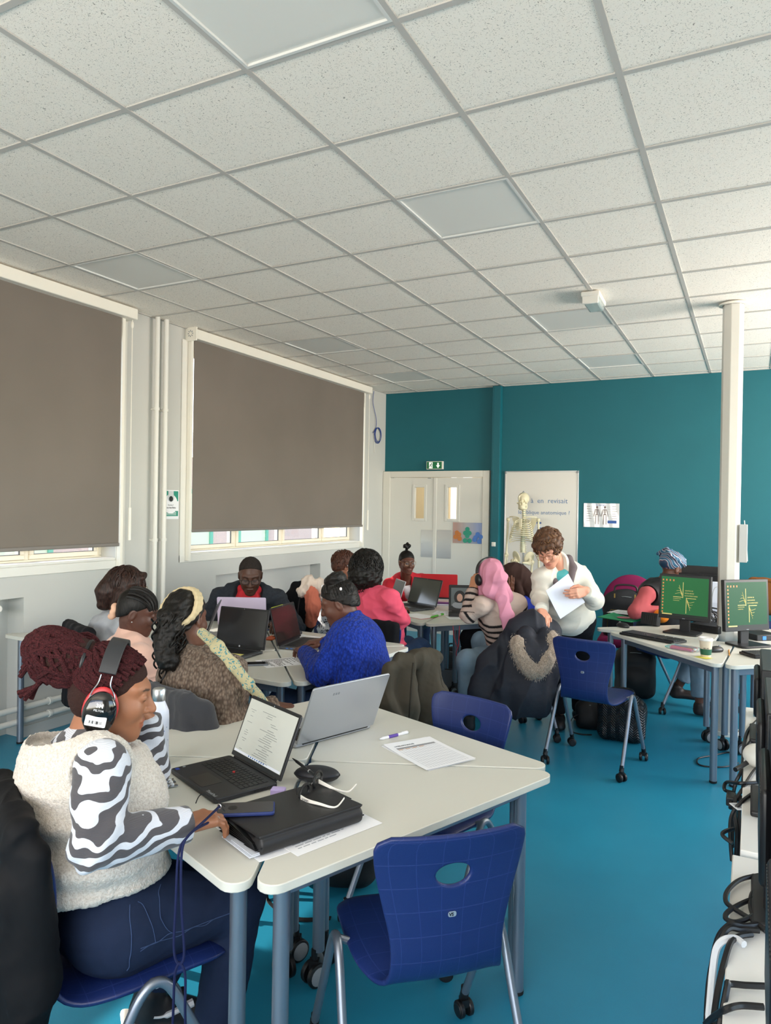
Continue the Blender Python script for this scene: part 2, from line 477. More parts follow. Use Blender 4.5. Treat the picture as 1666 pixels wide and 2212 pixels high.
def hand_sdf(S, wrist, d, up, side, s=1.0, curl=(.35, .45, .35), spread=.05, thumb=0.0, arm=None):
    """d finger direction, up = back of the hand, side +1: thumb towards d x up"""
    d = np.array(d, float); d /= np.linalg.norm(d); up = np.array(up, float); up -= d * (up @ d); up /= np.linalg.norm(up)
    x = np.cross(d, up) * side; w = np.array(wrist, float)
    T = lambda p: w + (x * p[0] + d * p[1] + up * p[2]) * s
    cs = curl if hasattr(curl[0], '__len__') else [curl] * 4
    for i, (kx, ky, seg, r) in enumerate(FING):
        S.cone(T((kx * .55, -.005, 0)), T((kx, ky, 0)), .0165 * s, .0115 * s, .012)
        a = 0; p = np.array((kx, ky, .001)); sp = kx * spread * 30 * .35
        for j in range(3):
            a -= cs[i][j]; q = p + np.array((math.sin(sp) * math.cos(a), math.cos(a) * math.cos(sp), math.sin(a))) * seg[j]
            S.cone(T(p), T(q), r * s * (1.05 - .1 * j), r * s * (.95 - .1 * j), .0035 if j else .008); p = q
    S.cone(T((.014, .018, -.006)), T((.014, .05, -.008)), .016 * s, .012 * s, .012)
    b = (.018, .018, -.006); m = (.044, .048, -.014 - .012 * thumb); e = (.052 - .012 * thumb, .078, -.018 - .02 * thumb); f = (.050 - .022 * thumb, .102, -.020 - .026 * thumb)
    S.cone(T(b), T(m), .0155 * s, .0120 * s, .012); S.cone(T(m), T(e), .0112 * s, .0098 * s, .004); S.cone(T(e), T(f), .0098 * s, .0078 * s, .004)
    if arm is not None:
        a = np.array(arm, float); S.cone(w, w + (a - w) * .55, .0245 * s, .034 * s, .012)
def ik(a, b, l1, l2, hint):
    a = Vector(a); b = Vector(b); d = b - a; L = min(d.length, (l1 + l2) * .999); d.normalize()
    x = (l1 * l1 - l2 * l2 + L * L) / (2 * L); h = math.sqrt(max(l1 * l1 - x * x, 0))
    hv = Vector(hint); hv = hv - d * hv.dot(d)
    hv = hv.normalized() if hv.length > 1e-6 else frame_from(d)[0]
    return a + d * x + hv * h
def ya(a):
    """yaw of somebody facing: 0 image right, 90 away from the camera, 180 image left, -90 towards it"""
    a = math.radians(a); f = CM[0] * math.cos(a) + np.array([CM[2][0], CM[2][1], 0]) * math.sin(a); return math.atan2(-f[0], f[1])
def unit(v): v = np.array(v, float); return v / np.linalg.norm(v)
HB = {'R': -1, 'L': 1}
class Person:
    def __init__(s, label, pel, nk, byaw, hc, head, skin, sc=1.0, g=1.0, sw=.175, sh=None, arms=None, legs=None, vox=.007, hvox=.0035, fem=True, lip=None, brow=(.01, .007, .005), nose=1.0, eyes='down'):
        s.t = thing('person', label, 'person', (pel[0], pel[1], 0)); s.sc = sc; s.g = g; s.vox = vox; s.fem = fem; s.skin = skin
        s.pel = np.array(pel, float); s.nk = np.array(nk, float)
        s.f = np.array([-math.sin(byaw), math.cos(byaw), 0]); s.r = np.array([s.f[1], -s.f[0], 0])
        s.u = unit(s.nk - s.pel); s.f2 = unit(s.f - s.u * (s.f @ s.u)); s.r2 = np.cross(s.f2, s.u)
        s.Rb = np.stack([s.r2, s.f2, s.u], 1)
        s.R, s.c = head_frame(hc, *head)
        s.sh = {k: s.nk - s.u * .05 * sc + s.r2 * (-HB[k]) * sw * sc for k in 'RL'}
        if sh: s.sh.update({k: np.array(v, float) for k, v in sh.items()})
        s.el = {}; s.wr = {}; s.hd = {}
        for k, a in arms.items():
            w = np.array(a['w'], float); s.wr[k] = w; s.hd[k] = a
            s.el[k] = np.array(a['e'], float) if 'e' in a else np.array(ik(s.sh[k], w, .285 * sc, .255 * sc, a.get('hint', tuple(s.r * (-HB[k]) * .6 - np.array([0, 0, 1.]) - s.f * .3))))
        s.hip = {k: s.pel + s.r * (-HB[k]) * .095 * g * sc - s.u * .01 for k in 'RL'}
        s.kn = {}; s.an = {}; s.toe = {}
        legs = legs or {}
        for k in 'RL':
            l = legs.get(k, {})
            s.kn[k] = np.array(l['k'], float) if 'k' in l else s.hip[k] + s.f * .44 * sc + s.r * (-HB[k]) * .03 + np.array([0, 0, .02])
            s.an[k] = np.array(l['a'], float) if 'a' in l else np.array([s.kn[k][0] - s.f[0] * .02, s.kn[k][1] - s.f[1] * .02, .095])
            s.toe[k] = unit(l['t']) if 't' in l else s.f
        # ---- skin: one body
        S = SDF(); o = -.012
        s.torso(S, o); s.arm_ops(S, o, hands=False); s.neck(S)
        for k in 'RL':
            S.cone(s.hip[k], s.kn[k], .072 * sc, .052 * sc, .02); S.cone(s.kn[k], s.an[k], .05 * sc, .034 * sc, .02)
            S.cone(s.an[k] - [0, 0, .03], s.an[k] + s.toe[k] * .12 - [0, 0, .055], .032, .025, .02)
        P = [S.mesh(.011)]; cols = []
        S = SDF(); head_sdf(S, s.R, s.c, sc, fem, nose); s.neck(S, True); P.append(S.mesh(hvox))
        for k in 'RL':
            a = s.hd.get(k)
            if a is None or a.get('nohand'): continue
            S = SDF(); hand_sdf(S, s.wr[k], a['d'], a.get('up', (0, 0, 1)), HB[k], sc * a.get('hs', 1.0), a.get('curl', (.35, .5, .3)), thumb=a.get('thumb', 0), arm=s.el[k]); P.append(S.mesh(.003 if hvox < .004 else .0035))
        C = []
        for i, (V, Q) in enumerate(P):
            c = np.repeat(np.array(srgb(skin))[None], len(V), 0)
            if i == 1: c = head_colors(V, s.R, s.c, sc, skin, brow, lip, None, eyes)
            C.append(c)
        V, Q = join_np(P)
        s.body = np_mesh('body', V, Q, M_SKIN, s.t, np.concatenate(C))
    def T(s, *p): return s.R @ (np.array(p) * s.sc) + s.c
    def neck(s, S, short=False):
        a = s.R @ (np.array((0, -.028, -.055)) * s.sc) + s.c
        S.cone(a, s.nk if not short else a + (s.nk - a) * .8, .052 * s.sc, .056 * s.sc, .03)
    def torso(s, S, o, bust=True, k=.035, hip=True):
        g, sc, R = s.g, s.sc, s.Rb; L = np.linalg.norm(s.nk - s.pel)
        m1 = s.pel + s.u * L * .40 - s.f2 * .01; m2 = s.pel + s.u * L * .70 - s.f2 * .012
        if hip: S.ell(s.pel + s.u * .02, np.array((.178 * g, .135 * g, .125)) * sc + o, R, k)
        S.ell(m1, np.array((.158 * g, .122 * g, .19)) * sc + o, R, k); S.ell(m2, np.array((.168 * (g + 1) / 2, .118 * (g + 1) / 2, .17)) * sc + o, R, k)
        for q in 'RL': S.cone(s.nk - s.u * .03, s.sh[q], .052 * sc + o, .047 * sc + o, .035)
        if s.fem and bust:
            for x in (-1, 1): S.ell(m2 + s.f2 * .085 * sc + s.r2 * x * .07 - s.u * .03, np.array((.07, .06, .07)) * sc * (g + .2) / 1.2 + o, R, .04)
    def arm_ops(s, S, o, hands=True, cuff=.0, which='RL', flare=0):
        sc = s.sc; g = (s.g + 1) / 2
        for q in which:
            if q not in s.wr: continue
            e, w = s.el[q], s.wr[q]
            S.cone(s.sh[q], e, .051 * sc * g + o, .041 * sc * g + o, .028); wd = unit(w - e)
            w2 = w + wd * cuff
            S.cone(e, w2, .041 * sc * g + o, .027 * sc + o * .8 + flare, .02)
            if o > 0: S.cut(w2, wd, .085, .004)
    def garment(s, name, m, o=.012, hem=.06, cuff=.0, neckcut=.035, vox=None, fold=.006, freq=28, extra=None, which='RL', seed=1, col=None, hip=True, parent=None, bust=True, flare=0, high=0, fine=.0015):
        S = SDF(); s.torso(S, o, hip=hip, bust=bust); s.arm_ops(S, o, cuff=cuff, which=which, flare=flare)
        if high: S.cone(s.nk - s.u * .03, s.nk + (s.T(0, -.028, -.06) - s.nk) * high, .066 * s.sc, .066 * s.sc, .03)
        if extra: extra(S)
        if hem is not None: S.cut(s.pel - s.u * hem, -s.u, .42, .01)
        if neckcut is not None: S.cut(s.nk + s.u * neckcut + s.f2 * .0, unit(s.u * .9 + s.f2 * .35), .09, .008)
        V, Q = S.mesh(vox or s.vox); Nn = vnormals(V, Q)
        L = np.stack([(V - s.pel) @ s.r2, (V - s.pel) @ s.f2, (V - s.pel) @ s.u], 1)
        n1 = wob(L * np.array([1, 1, 1.7]), freq, seed); F = .75 * (1 - 2.2 * np.abs(n1) ** .75) + .35 * wob(L, freq * .5, seed + 3)
        z = L[:, 2]; F += .9 * np.sin(z * 62 + 2.5 * wob(L, 9, seed + 1)) * np.exp(-((z - .10) / .09) ** 2)
        for k in which:
            if k in s.wr:
                dd = np.linalg.norm(V - s.el[k], axis=1); ax = unit(s.wr[k] - s.sh[k]); F += 1.1 * np.sin(((V - s.el[k]) @ ax) * 95 + 2.2 * wob(V, 16, seed + 2)) * np.exp(-(dd / .10) ** 2)
        V = V + Nn * (fold * F + fine * wob(L, freq * 3.3, seed + 9))[:, None]
        cc = col(s, V, L) if col else None
        return np_mesh(name, V, Q, m, parent or s.t, cc)
    def trousers(s, m, o=.014, name='trousers', g=1.0, cut_=.05, fold=.005, seed=4):
        S = SDF(); sc = s.sc
        S.ell(s.pel + s.u * .0, np.array((.178 * s.g, .135 * s.g, .13)) * sc + o * .4, s.Rb, .05)
        for k in 'RL':
            S.cone(s.hip[k], s.kn[k], .088 * sc * s.g * g + o * .5, .060 * sc * g + o, .05); e = s.an[k] + unit(s.kn[k] - s.an[k]) * cut_
            S.cone(s.kn[k], e, .058 * sc * g + o, .045 * sc * g + o, .03); S.cut(e, unit(s.an[k] - s.kn[k]), .11, .004)
        V, Q = S.mesh(max(s.vox, .007)); Nn = vnormals(V, Q); V = V + Nn * (fold * wob(V, 34, seed) * .8 + .0015 * wob(V, 110, seed))[:, None]
        return np_mesh(name, V, Q, m, s.t)
    def shoes(s, m, msole=None, L=.25):
        for k in 'RL':
            a = s.an[k]; d = s.toe[k]; d = unit(d); side = np.cross(d, [0, 0, 1]); side = unit(side); up = np.cross(side, d)
            hz = a[2] if abs(d[2]) < .2 else .09
            base = a - up * min(a[2] - .012, .075)
            S = SDF(); R = np.stack([side, d, up], 1)
            S.ell(base + d * .075 + up * .032, (.045, .115, .042), R, .02); S.cone(base + up * .03, a + up * .01, .046, .048, .03)
            S.ell(base + d * .14 + up * .022, (.044, .058, .034), R, .02); S.cut(base, -up, .3, .004)
            V, Q = S.mesh(.006); sh_ = np_mesh('shoe', V, Q, m, s.t)
            if msole:
                S = SDF(); S.box(base + d * .07 - up * .002, (.048, .135, .012), R, .011); V, Q = S.mesh(.005); np_mesh('sole', V, Q, msole, sh_, world=False)
                o = bpy.data.objects['sole' if False else sh_.children[0].name] if sh_.children else None
                if o:
                    Mi = np.array(PM[s.t.name].inverted()); me = o.data; V2 = V @ Mi[:3, :3].T + Mi[:3, 3]; me.vertices.foreach_set('co', V2.astype(np.float32).ravel()); me.update()
    def hair(s, name, fn, m, vox=.004, fold=.0, freq=90, seed=2, post=None):
        S = SDF(); fn(S, s); V, Q = S.mesh(vox)
        if fold: V = V + vnormals(V, Q) * (fold * wob(V, freq, seed))[:, None]
        if post: V = post(V, Q)
        return np_mesh(name, V, Q, m, s.t)
    def cap(s, S, th=.010, back=0, plane=((0, .085, .078), (0, .60, -.80)), k=.01):
        S.ell(s.T(0, -.016 - back / 2, .036), np.array((.074 + th, .094 + th + back / 2, .083 + th)) * s.sc, s.R, k)
        S.ell(s.T(0, -.05, -.01), np.array((.066 + th, .055 + th, .07)) * s.sc, s.R, .02)
        S.cut(s.T(*plane[0]), s.R @ unit(plane[1]), .3, .006)
    def mb(s, name, b, m, **kw): return b.build(name, m, s.t, world=True, **kw)
    def glasses(s, m, shape='round', w=.026, h=.021):
        b = MB(); gz = .010; gy = .112
        for x in (-1, 1):
            n = 24; pts = []
            for i in range(n):
                q = 2 * math.pi * i / n; cx, cz = math.cos(q), math.sin(q)
                if shape != 'round': cx = math.copysign(abs(cx) ** .6, cx); cz = math.copysign(abs(cz) ** .6, cz)
                pts.append(s.T(x * .033 + w * cx, gy - .004 * abs(cx) * (1 if cx * x > 0 else 0), gz + h * cz))
            b.tube(pts, .0016 * s.sc, 6, closed=True)
            b.tube([s.T(x * (.033 + w), gy - .004, gz + .006), s.T(x * .079, .07, gz + .008), s.T(x * .083, -.012, gz + .006), s.T(x * .08, -.03, gz - .012)], .0016 * s.sc, 6)
        b.tube([s.T(-.008, gy, gz + .005), s.T(0, gy + .004, gz + .008), s.T(.008, gy, gz + .005)], .0015 * s.sc, 6)
        o = s.mb('glasses', b, m)
        for x in (-1, 1):
            b = MB(); n = 20; c = [s.T(x * .033 + w * .97 * math.cos(2 * math.pi * i / n), gy - .001, gz + h * .97 * math.sin(2 * math.pi * i / n)) for i in range(n)]
            b.add(c, [tuple(range(n))]); l = b.build('lens', M_LENS, o, world=False, smooth=False)
            Mi = PM[s.t.name].inverted()
            for v in l.data.vertices: v.co = Mi @ v.co
M_SKIN = mat('skin', '6b4634', .46, attr='col', bump=(420, .12, .0015), spec=.45)
M_LENS = mat('lens', 'ffffff', .03, alpha=.05, spec=.6)
# ------------------------------------------------------------------ setting
CZ = 3.218; XL = -4.533; YB = 8.83; XR = 3.4; YF = -2.4; GX = -3.453; GY = 2.079
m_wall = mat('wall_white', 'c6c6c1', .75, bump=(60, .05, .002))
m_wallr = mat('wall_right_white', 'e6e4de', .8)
m_white = mat('white_paint', 'e4e2da', .45)
m_cream = mat('blind_housing', 'efebdf', .4)
m_teal = mat('teal_wall_paint', '06616c', .62, bump=(220, .12, .002), var=.06, vscale=3)
m_tealp = mat('teal_trim_paint', '07606c', .5)
m_alu = mat('brushed_aluminium', 'c4c6c8', .32, metal=1, bump=(90, .08, .001))
m_black = mat('black_plastic', '141416', .42)
m_blackr = mat('black_rubber', '101012', .7)
m_chrome = mat('steel_tube', 'b9bec4', .25, metal=1)
m_grey = mat('grey_plastic', '8f9498', .5)
m_paper = mat('white_paper', 'f1f2f5', .8)
m_ink = mat('print_ink', '3a3d44', .8)
m_inkl = mat('pale_print_ink', '9aa0a8', .8)
kg = N('pane_glass'); gl = kg.n('BsdfGlossy', i_Roughness=.02); tp = kg.n('BsdfTransparent'); mxs = kg.n('MixShader'); mxs.inputs[0].default_value = .07
kg.l(tp.outputs[0], mxs.inputs[1]); kg.l(gl.outputs[0], mxs.inputs[2]); kg.l(mxs.outputs[0], kg.out.inputs[0]); m_glassp = kg.m
def floor_material():
    k = N('blue_vinyl_floor'); tc = k.n('TexCoord'); nz = k.n('TexNoise', i_Scale=2.2, i_Detail=5.0); k.l(tc.outputs['Object'], nz.inputs[0])
    r = k.ramp(nz.outputs[0], [(.3, srgb('2687a7')), (.7, srgb('2a90b0'))])
    n2 = k.n('TexNoise', i_Scale=420.0, i_Detail=2.0); k.l(tc.outputs['Object'], n2.inputs[0])
    r2 = k.ramp(n2.outputs[0], [(.35, (.88,) * 3), (.65, (1.0,) * 3)])
    mx = k.n('Mix', data_type='RGBA', blend_type='MULTIPLY'); mx.inputs[0].default_value = 1
    k.l(r.outputs[0], mx.inputs[6]); k.l(r2.outputs[0], mx.inputs[7]); k.l(mx.outputs[2], k.p.inputs['Base Color'])
    k.p.inputs['Roughness'].default_value = .36; k.p.inputs['Specular IOR Level'].default_value = .35
    k.bump(n2.outputs[0], .12, .002); return k.m
def tile_material():
    k = N('mineral_ceiling_tile'); tc = k.n('TexCoord')
    mp = k.n('Mapping'); mp.inputs['Scale'].default_value = (1.0, 1.0, 1.0); k.l(tc.outputs['Object'], mp.inputs[0])
    dn = k.n('TexNoise', i_Scale=60.0, i_Detail=1.0); k.l(mp.outputs[0], dn.inputs[0])
    ad = k.n('Mix', data_type='RGBA', blend_type='ADD'); ad.inputs[0].default_value = .03
    k.l(mp.outputs[0], ad.inputs[6]); k.l(dn.outputs[1], ad.inputs[7])
    nz = k.n('TexNoise', i_Scale=190.0, i_Detail=2.2, i_Roughness=.55); k.l(ad.outputs[2], nz.inputs[0])
    r = k.ramp(nz.outputs[0], [(.615, srgb('f7f1e6')), (.66, srgb('99958c'))])
    k.l(r.outputs[0], k.p.inputs['Base Color']); k.p.inputs['Roughness'].default_value = .9
    n2 = k.n('TexNoise', i_Scale=260.0, i_Detail=2.0); k.l(tc.outputs['Object'], n2.inputs[0])
    b = k.n('Bump', i_Strength=.35, i_Distance=.003); b.invert = True; k.l(nz.outputs[0], b.inputs['Height'])
    b2 = k.n('Bump', i_Strength=.15, i_Distance=.002); k.l(n2.outputs[0], b2.inputs['Height']); k.l(b.outputs[0], b2.inputs['Normal'])
    k.l(b2.outputs[0], k.p.inputs['Normal']); return k.m
def blind_material():
    k = N('blind_fabric'); tc = k.n('TexCoord')
    mp = k.n('Mapping'); mp.inputs['Scale'].default_value = (1, 900, 900); k.l(tc.outputs['Object'], mp.inputs[0])
    nz = k.n('TexNoise', i_Scale=1.0, i_Detail=1.0); k.l(mp.outputs[0], nz.inputs[0])
    n2 = k.n('TexNoise', i_Scale=1.3, i_Detail=3.0); k.l(tc.outputs['Object'], n2.inputs[0])
    r = k.ramp(n2.outputs[0], [(.3, srgb('736b62')), (.7, srgb('7b7269'))])
    k.l(r.outputs[0], k.p.inputs['Base Color']); k.p.inputs['Roughness'].default_value = .8; k.bump(nz.outputs[0], .12, .001); return k.m
m_floor = floor_material(); m_tile = tile_material(); m_blind = blind_material()
b = MB(); b.bb((XL - .5, YF, -.1), (XR, YB, 0)); struct('floor', b, m_floor, smooth=False)
# ceiling: mineral tiles laid in a tee grid
lights = [(3, -1), (3, 2), (3, 6), (3, 9), (-1, 2), (-1, 6), (-1, 9)]
b = MB(); lit = {(i, j) for i, j in lights}
for i in range(-2, 12):
    for j in range(-8, 12):
        x0 = max(GX + .6 * i, XL); x1 = min(x0 + .6 if i > -2 else GX + .6 * (i + 1), XR); y0 = GY + .6 * j; y1 = min(y0 + .6, YB)
        if x1 - x0 < .02 or y1 - y0 < .02 or (i, j) in lit: continue
        b.bb((x0 + .002, y0 + .002, CZ + .006), (x1 - .002, y1 - .002, CZ + .022))
ceil = struct('ceiling', b, m_tile, smooth=False)
b = MB()
for i in range(-1, 12):
    x = GX + .6 * i
    if x < XR: b.bb((x - .012, YF, CZ), (x + .012, YB, CZ + .03))
m_tee = mat('ceiling_tee', 'bdbab4', .5)
mr = b.build('main_runner', m_tee, ceil, smooth=False)
b = MB()
for j in range(-7, 12):
    y = GY + .6 * j; b.bb((XL, y - .012, CZ + .001), (XR, y + .012, CZ + .02))
b.bb((XL, YB - .02, CZ), (XR, YB, CZ + .02)); b.bb((XL, YF, CZ), (XL + .02, YB, CZ + .02))
b.build('cross_tee', m_tee, ceil, smooth=False)
b = MB(); b.bb((XL - .5, YF, CZ + .03), (XR + .2, YB + .2, CZ + .1)); struct('trim_1', b, m_white, smooth=False)
m_diff = mat('light_diffuser', 'e2e1da', .5, spec=.3)
for n, (i, j) in enumerate(lights):
    x = GX + .6 * i + .3; y = GY + .6 * j + .3
    lab = ['unlit square ceiling light panel nearest the camera, cut by the top of the picture', 'unlit square ceiling light panel in the middle of the ceiling', 'unlit square ceiling light panel beside the emergency light', 'unlit square ceiling light panel above the teal wall, right of the middle', 'unlit square ceiling light panel over the left blind', 'unlit square ceiling light panel over the middle of the second blind', 'unlit square ceiling light panel at the far left corner by the teal wall'][n]
    t = thing('ceiling_light', lab, 'ceiling light', (x, y, CZ), 0, 'square ceiling lights')
    b = MB()
    for sx in (-1, 1): b.box((sx * .286, 0, .006), (.012, .584, .014)); b.box((0, sx * .286, .006), (.56, .012, .014))
    b.build('frame', mat('light_frame', 'd9dad6', .4), t, smooth=False)
    b = MB(); b.box((0, 0, .012), (.565, .565, .008)); b.build('diffuser', m_diff, t, smooth=False)
# back wall, right wall, rear wall
def wall_with_holes(b, axis, p0, p1, a0, a1, z1, holes):
    """wall between p0,p1 (thickness) along a0..a1 with rectangular holes (s,e,zb,zt)"""
    def bx(s, e, zb, zt):
        if e - s < 1e-4 or zt - zb < 1e-4: return
        if axis == 'y': b.bb((p0, s, zb), (p1, e, zt))
        else: b.bb((s, p0, zb), (e, p1, zt))
    cur = a0
    for s, e, zb, zt in sorted(holes):
        bx(cur, s, 0, z1); bx(s, e, 0, zb); bx(s, e, zt, z1); cur = e
    bx(cur, a1, 0, z1)
b = MB(); wall_with_holes(b, 'y', XR, XR + .2, YF, YB, CZ + .05, [(-.4, 3.0, 1.0, 2.9), (3.7, 8.5, 1.0, 2.9)]); struct('wall_right', b, m_wallr, smooth=False)
b = MB(); wall_with_holes(b, 'x', YF - .2, YF, XL - .3, XR, CZ + .05, [(-3.6, 1.6, 1.0, 2.9)]); struct('wall_rear', b, m_wallr, smooth=False)
# left wall with two windows and two radiator niches
ZS = 1.20; ZT = 3.10
W1 = (.95, 4.13); W2 = (4.94, 8.14)
b = MB()
T = .30
wall_with_holes(b, 'y', XL - T, XL, YF, YB, CZ + .05, [(W1[0], W1[1], ZS, ZT), (W2[0], W2[1], ZS, ZT)])
lw = MB()
# replace the lower band by niche-cut geometry: build wall as pieces
b = MB()
NZ = .985
n1 = (1.2, 3.33); n2 = (5.35, 7.2)
def piece(y0, y1, z0, z1, x0=XL - T, x1=XL): b.bb((x0, y0, z0), (x1, y1, z1))
for y0, y1 in ((YF, W1[0]), (W1[1], W2[0]), (W2[1], YB)): piece(y0, y1, ZS, CZ + .05)
piece(W1[0], W1[1], ZT, CZ + .05); piece(W2[0], W2[1], ZT, CZ + .05)
for y0, y1 in ((YF, n1[0]), (n1[1], n2[0]), (n2[1], YB)): piece(y0, y1, 0, ZS)
piece(n1[0], n1[1], NZ, ZS); piece(n2[0], n2[1], NZ, ZS)
piece(n1[0], n1[1], 0, NZ, XL - T, XL - .17); piece(n2[0], n2[1], 0, NZ, XL - T, XL - .14)
wl_o = struct('wall_left', b, m_wall, smooth=False)
# windows
m_wf = mat('window_frame_cream', 'efe8d6', .4)
m_seal = mat('window_seal', '4a4c50', .6)
def window(n, y0, y1, cuts):
    b = MB(); x = XL - .15; f = .032; z0, z1 = ZS + .0, ZT
    b.bb((x - .06, y0, z0), (x, y1, z0 + f)); b.bb((x - .06, y0, z1 - f), (x, y1, z1))
    for y in (y0 + f / 2, y1 - f / 2): b.bb((x - .06, y - f / 2, z0 + f), (x, y + f / 2, z1 - f))
    for y in cuts: b.bb((x - .055, y - .02, z0 + f), (x + .004, y + .02, z1 - f))
    w = struct('window_%d' % n, b, m_wf, bevel=.004)
    ed = [y0 + f] + list(cuts) + [y1 - f]
    for a, c in zip(ed[:-1], ed[1:]):
        s = MB(); a0, c0 = a + .02, c - .02; zb, zt = z0 + f + .003, z1 - f - .003; g = .036
        s.bb((x - .045, a0, zb), (x + .018, c0, zb + g)); s.bb((x - .045, a0, zt - g), (x + .018, c0, zt))
        s.bb((x - .045, a0, zb + g), (x + .018, a0 + g, zt - g)); s.bb((x - .045, c0 - g, zb + g), (x + .018, c0, zt - g))
        so = s.build('sash', m_wf, w, bevel=.005)
        g_ = MB(); g_.bb((x - .02, a0 + g - .004, zb + g - .004), (x - .014, c0 - g + .004, zt - g + .004)); g_.build('pane', m_glassp, so, smooth=False)
        e = MB()
        for yy in (a0 + g, c0 - g): e.bb((x + .0, yy - .004, zb + g), (x + .012, yy + .004, zt - g))
        e.bb((x + .0, a0 + g, zb + g - .004), (x + .012, c0 - g, zb + g + .004)); e.build('seal', m_seal, so, smooth=False)
    s = MB(); s.bb((XL - .15, y0 + .002, z0 - .0), (XL + .012, y1 - .002, z0 + .02)); s.build('window_sill', m_white, w, bevel=.004)
    a = MB()
    for yy, q in ((y0 - .045, 1), (y1 + .045, 1)): a.bb((XL, yy - .045, z0 - .06), (XL + .012, yy + .045, 3.12))
    a.bb((XL, y0 - .09, z0 - .065), (XL + .0125, y1 + .09, z0)); a.build('architrave', m_white, w, bevel=.003)
window(1, W1[0], W1[1], [1.75, 2.75, 3.45])
window(2, W2[0], W2[1], [Xp(505, 1165, XL - .15).y, Xp(606, 1160, XL - .15).y, Xp(692, 1155, XL - .15).y])
def blind(lab, y0, y1, zb, right):
    t = thing('roller_blind', lab, 'window blind', (XL, (y0 + y1) / 2, zb), 0, 'grey roller blinds')
    xx = XL + .05
    b = MB(); b.bb((XL, y0 - .05, 3.125), (XL + .115, y1 + .11, 3.212)); b.build('housing', m_cream, t, bevel=.006, world=True)
    P = [[Vector((xx + .006 * math.sin(k * .9) * (1 - z / 12), y0 + (y1 - y0) * k / 24, 3.14 + (zb - 3.14) * z / 12)) for k in range(25)] for z in range(13)]
    b = MB(); b.sheet(P, .002); b.build('fabric', m_blind, t, world=True)
    b = MB(); b.bb((xx - .006, y0, zb - .022), (xx + .012, y1, zb + .006)); b.build('bottom_bar', mat('blind_bar', '7a746e', .5), t, bevel=.005, world=True)
    for yy in (y0 - .025, y1 + .028):
        b = MB(); b.bb((XL + .012, yy - .014, ZS - .05), (XL + .055, yy + .014, 3.125)); b.build('guide_rail', m_cream, t, bevel=.003, world=True)
    b = MB(); yc = y1 + .075; b.tube([(XL + .09, yc, 3.12), (XL + .09, yc, 1.62)], .0035); b.cyl((XL + .09, yc, 1.62), (XL + .09, yc, 1.36), .011, .013); b.ball((XL + .09, yc, 3.08), (.012, .012, .03))
    b.build('pull_rod', m_cream, t, world=True)
    if not right:
        b = MB(); b.box((XL + .06, y0 - .055, 3.17), (.14, .012, .13)); e = b.build('end_cap', m_cream, t, bevel=.004, world=True)
        b = MB()
        for k in range(8):
            q = k * math.pi / 4; b.box((XL + .06 + .024 * math.cos(q), y0 - .0625, 3.17 + .024 * math.sin(q)), (.014, .003, .006), Matrix.Rotation(-q, 3, 'Y'))
        b.build('vent_slot', m_grey, e, smooth=False) if False else b.build('vent_slot', m_grey, t, world=True, smooth=False)
blind('grey roller blind at the left edge of the picture with its cassette end in view', .97, 4.12, 1.335, True)
blind('grey roller blind seen whole, between the wall pipes and the teal wall', 4.955, 8.11, 1.425, False)
# pipes on the wall between the windows
def vpipe(lab, y, r):
    t = thing('heating_pipe', lab, 'pipe', (XL + .06, y, 0), 0, 'white heating pipes')
    b = MB(); b.cyl((0, 0, 0), (0, 0, CZ + .004), r); b.build('pipe', m_white, t)
    for z in (.35, 1.35, 2.45):
        b = MB(); b.cyl((0, 0, z - .012), (0, 0, z + .012), r + .006); b.box((-.035, 0, z), (.05, .012, .012)); b.build('clip', m_white, t)
vpipe('white vertical wall pipe, left one of the pair between the blinds', 4.50, .019)
vpipe('white vertical wall pipe, right one of the pair between the blinds', 4.60, .021)
for k, (z, lab) in enumerate(((.23, 'white horizontal pipe above the floor at lower left, upper one of the pair'), (.14, 'white horizontal pipe above the floor at lower left, lower one of the pair'))):
    t = thing('heating_pipe', lab, 'pipe', (XL + .06, 3.2, z), 0, 'white heating pipes')
    b = MB(); b.tube([(0, -2.2, 0), (0, .1, 0), (0, 1.18 + .1 * k, 0)], .021, 12); b.build('pipe', m_white, t)
    for y in (-.25, .3, .85):
        b = MB(); b.cyl((0, y - .01, 0), (0, y + .01, 0), .027); b.box((-.03, y, 0), (.06, .014, .014)); b.build('clip', m_white, t)
# radiator stub with valve in the left niche
t = thing('radiator_valve', 'white radiator valve and pipe stub in the wall niche at the left edge', 'radiator valve', (XL - .05, 3.1, .93))
b = MB(); b.cyl((0, -.3, 0), (0, .02, 0), .016); b.cyl((0, .02, -.02), (0, .02, -.93), .011); b.build('pipe', m_white, t)
b = MB(); b.lathe([(.02, 0), (.026, .012), (.026, .05), (.02, .062)], (.03, .02, 0), 20, (1, 0, 0)); b.build('valve_head', m_white, t)
# white radiator standing in the niche
t = thing('radiator', 'white panel radiator inside the wall niche at the left edge', 'radiator', (XL - .1, 2.2, 0))
b = MB()
for k in range(24): b.box((0, -.85 + k * .07, .5), (.05, .058, .7))
b.build('panel', m_white, t, bevel=.008)
b = MB(); b.box((0, -.6, .09), (.04, .04, .16)); b.box((0, .5, .09), (.04, .04, .16)); b.build('foot', m_white, t)
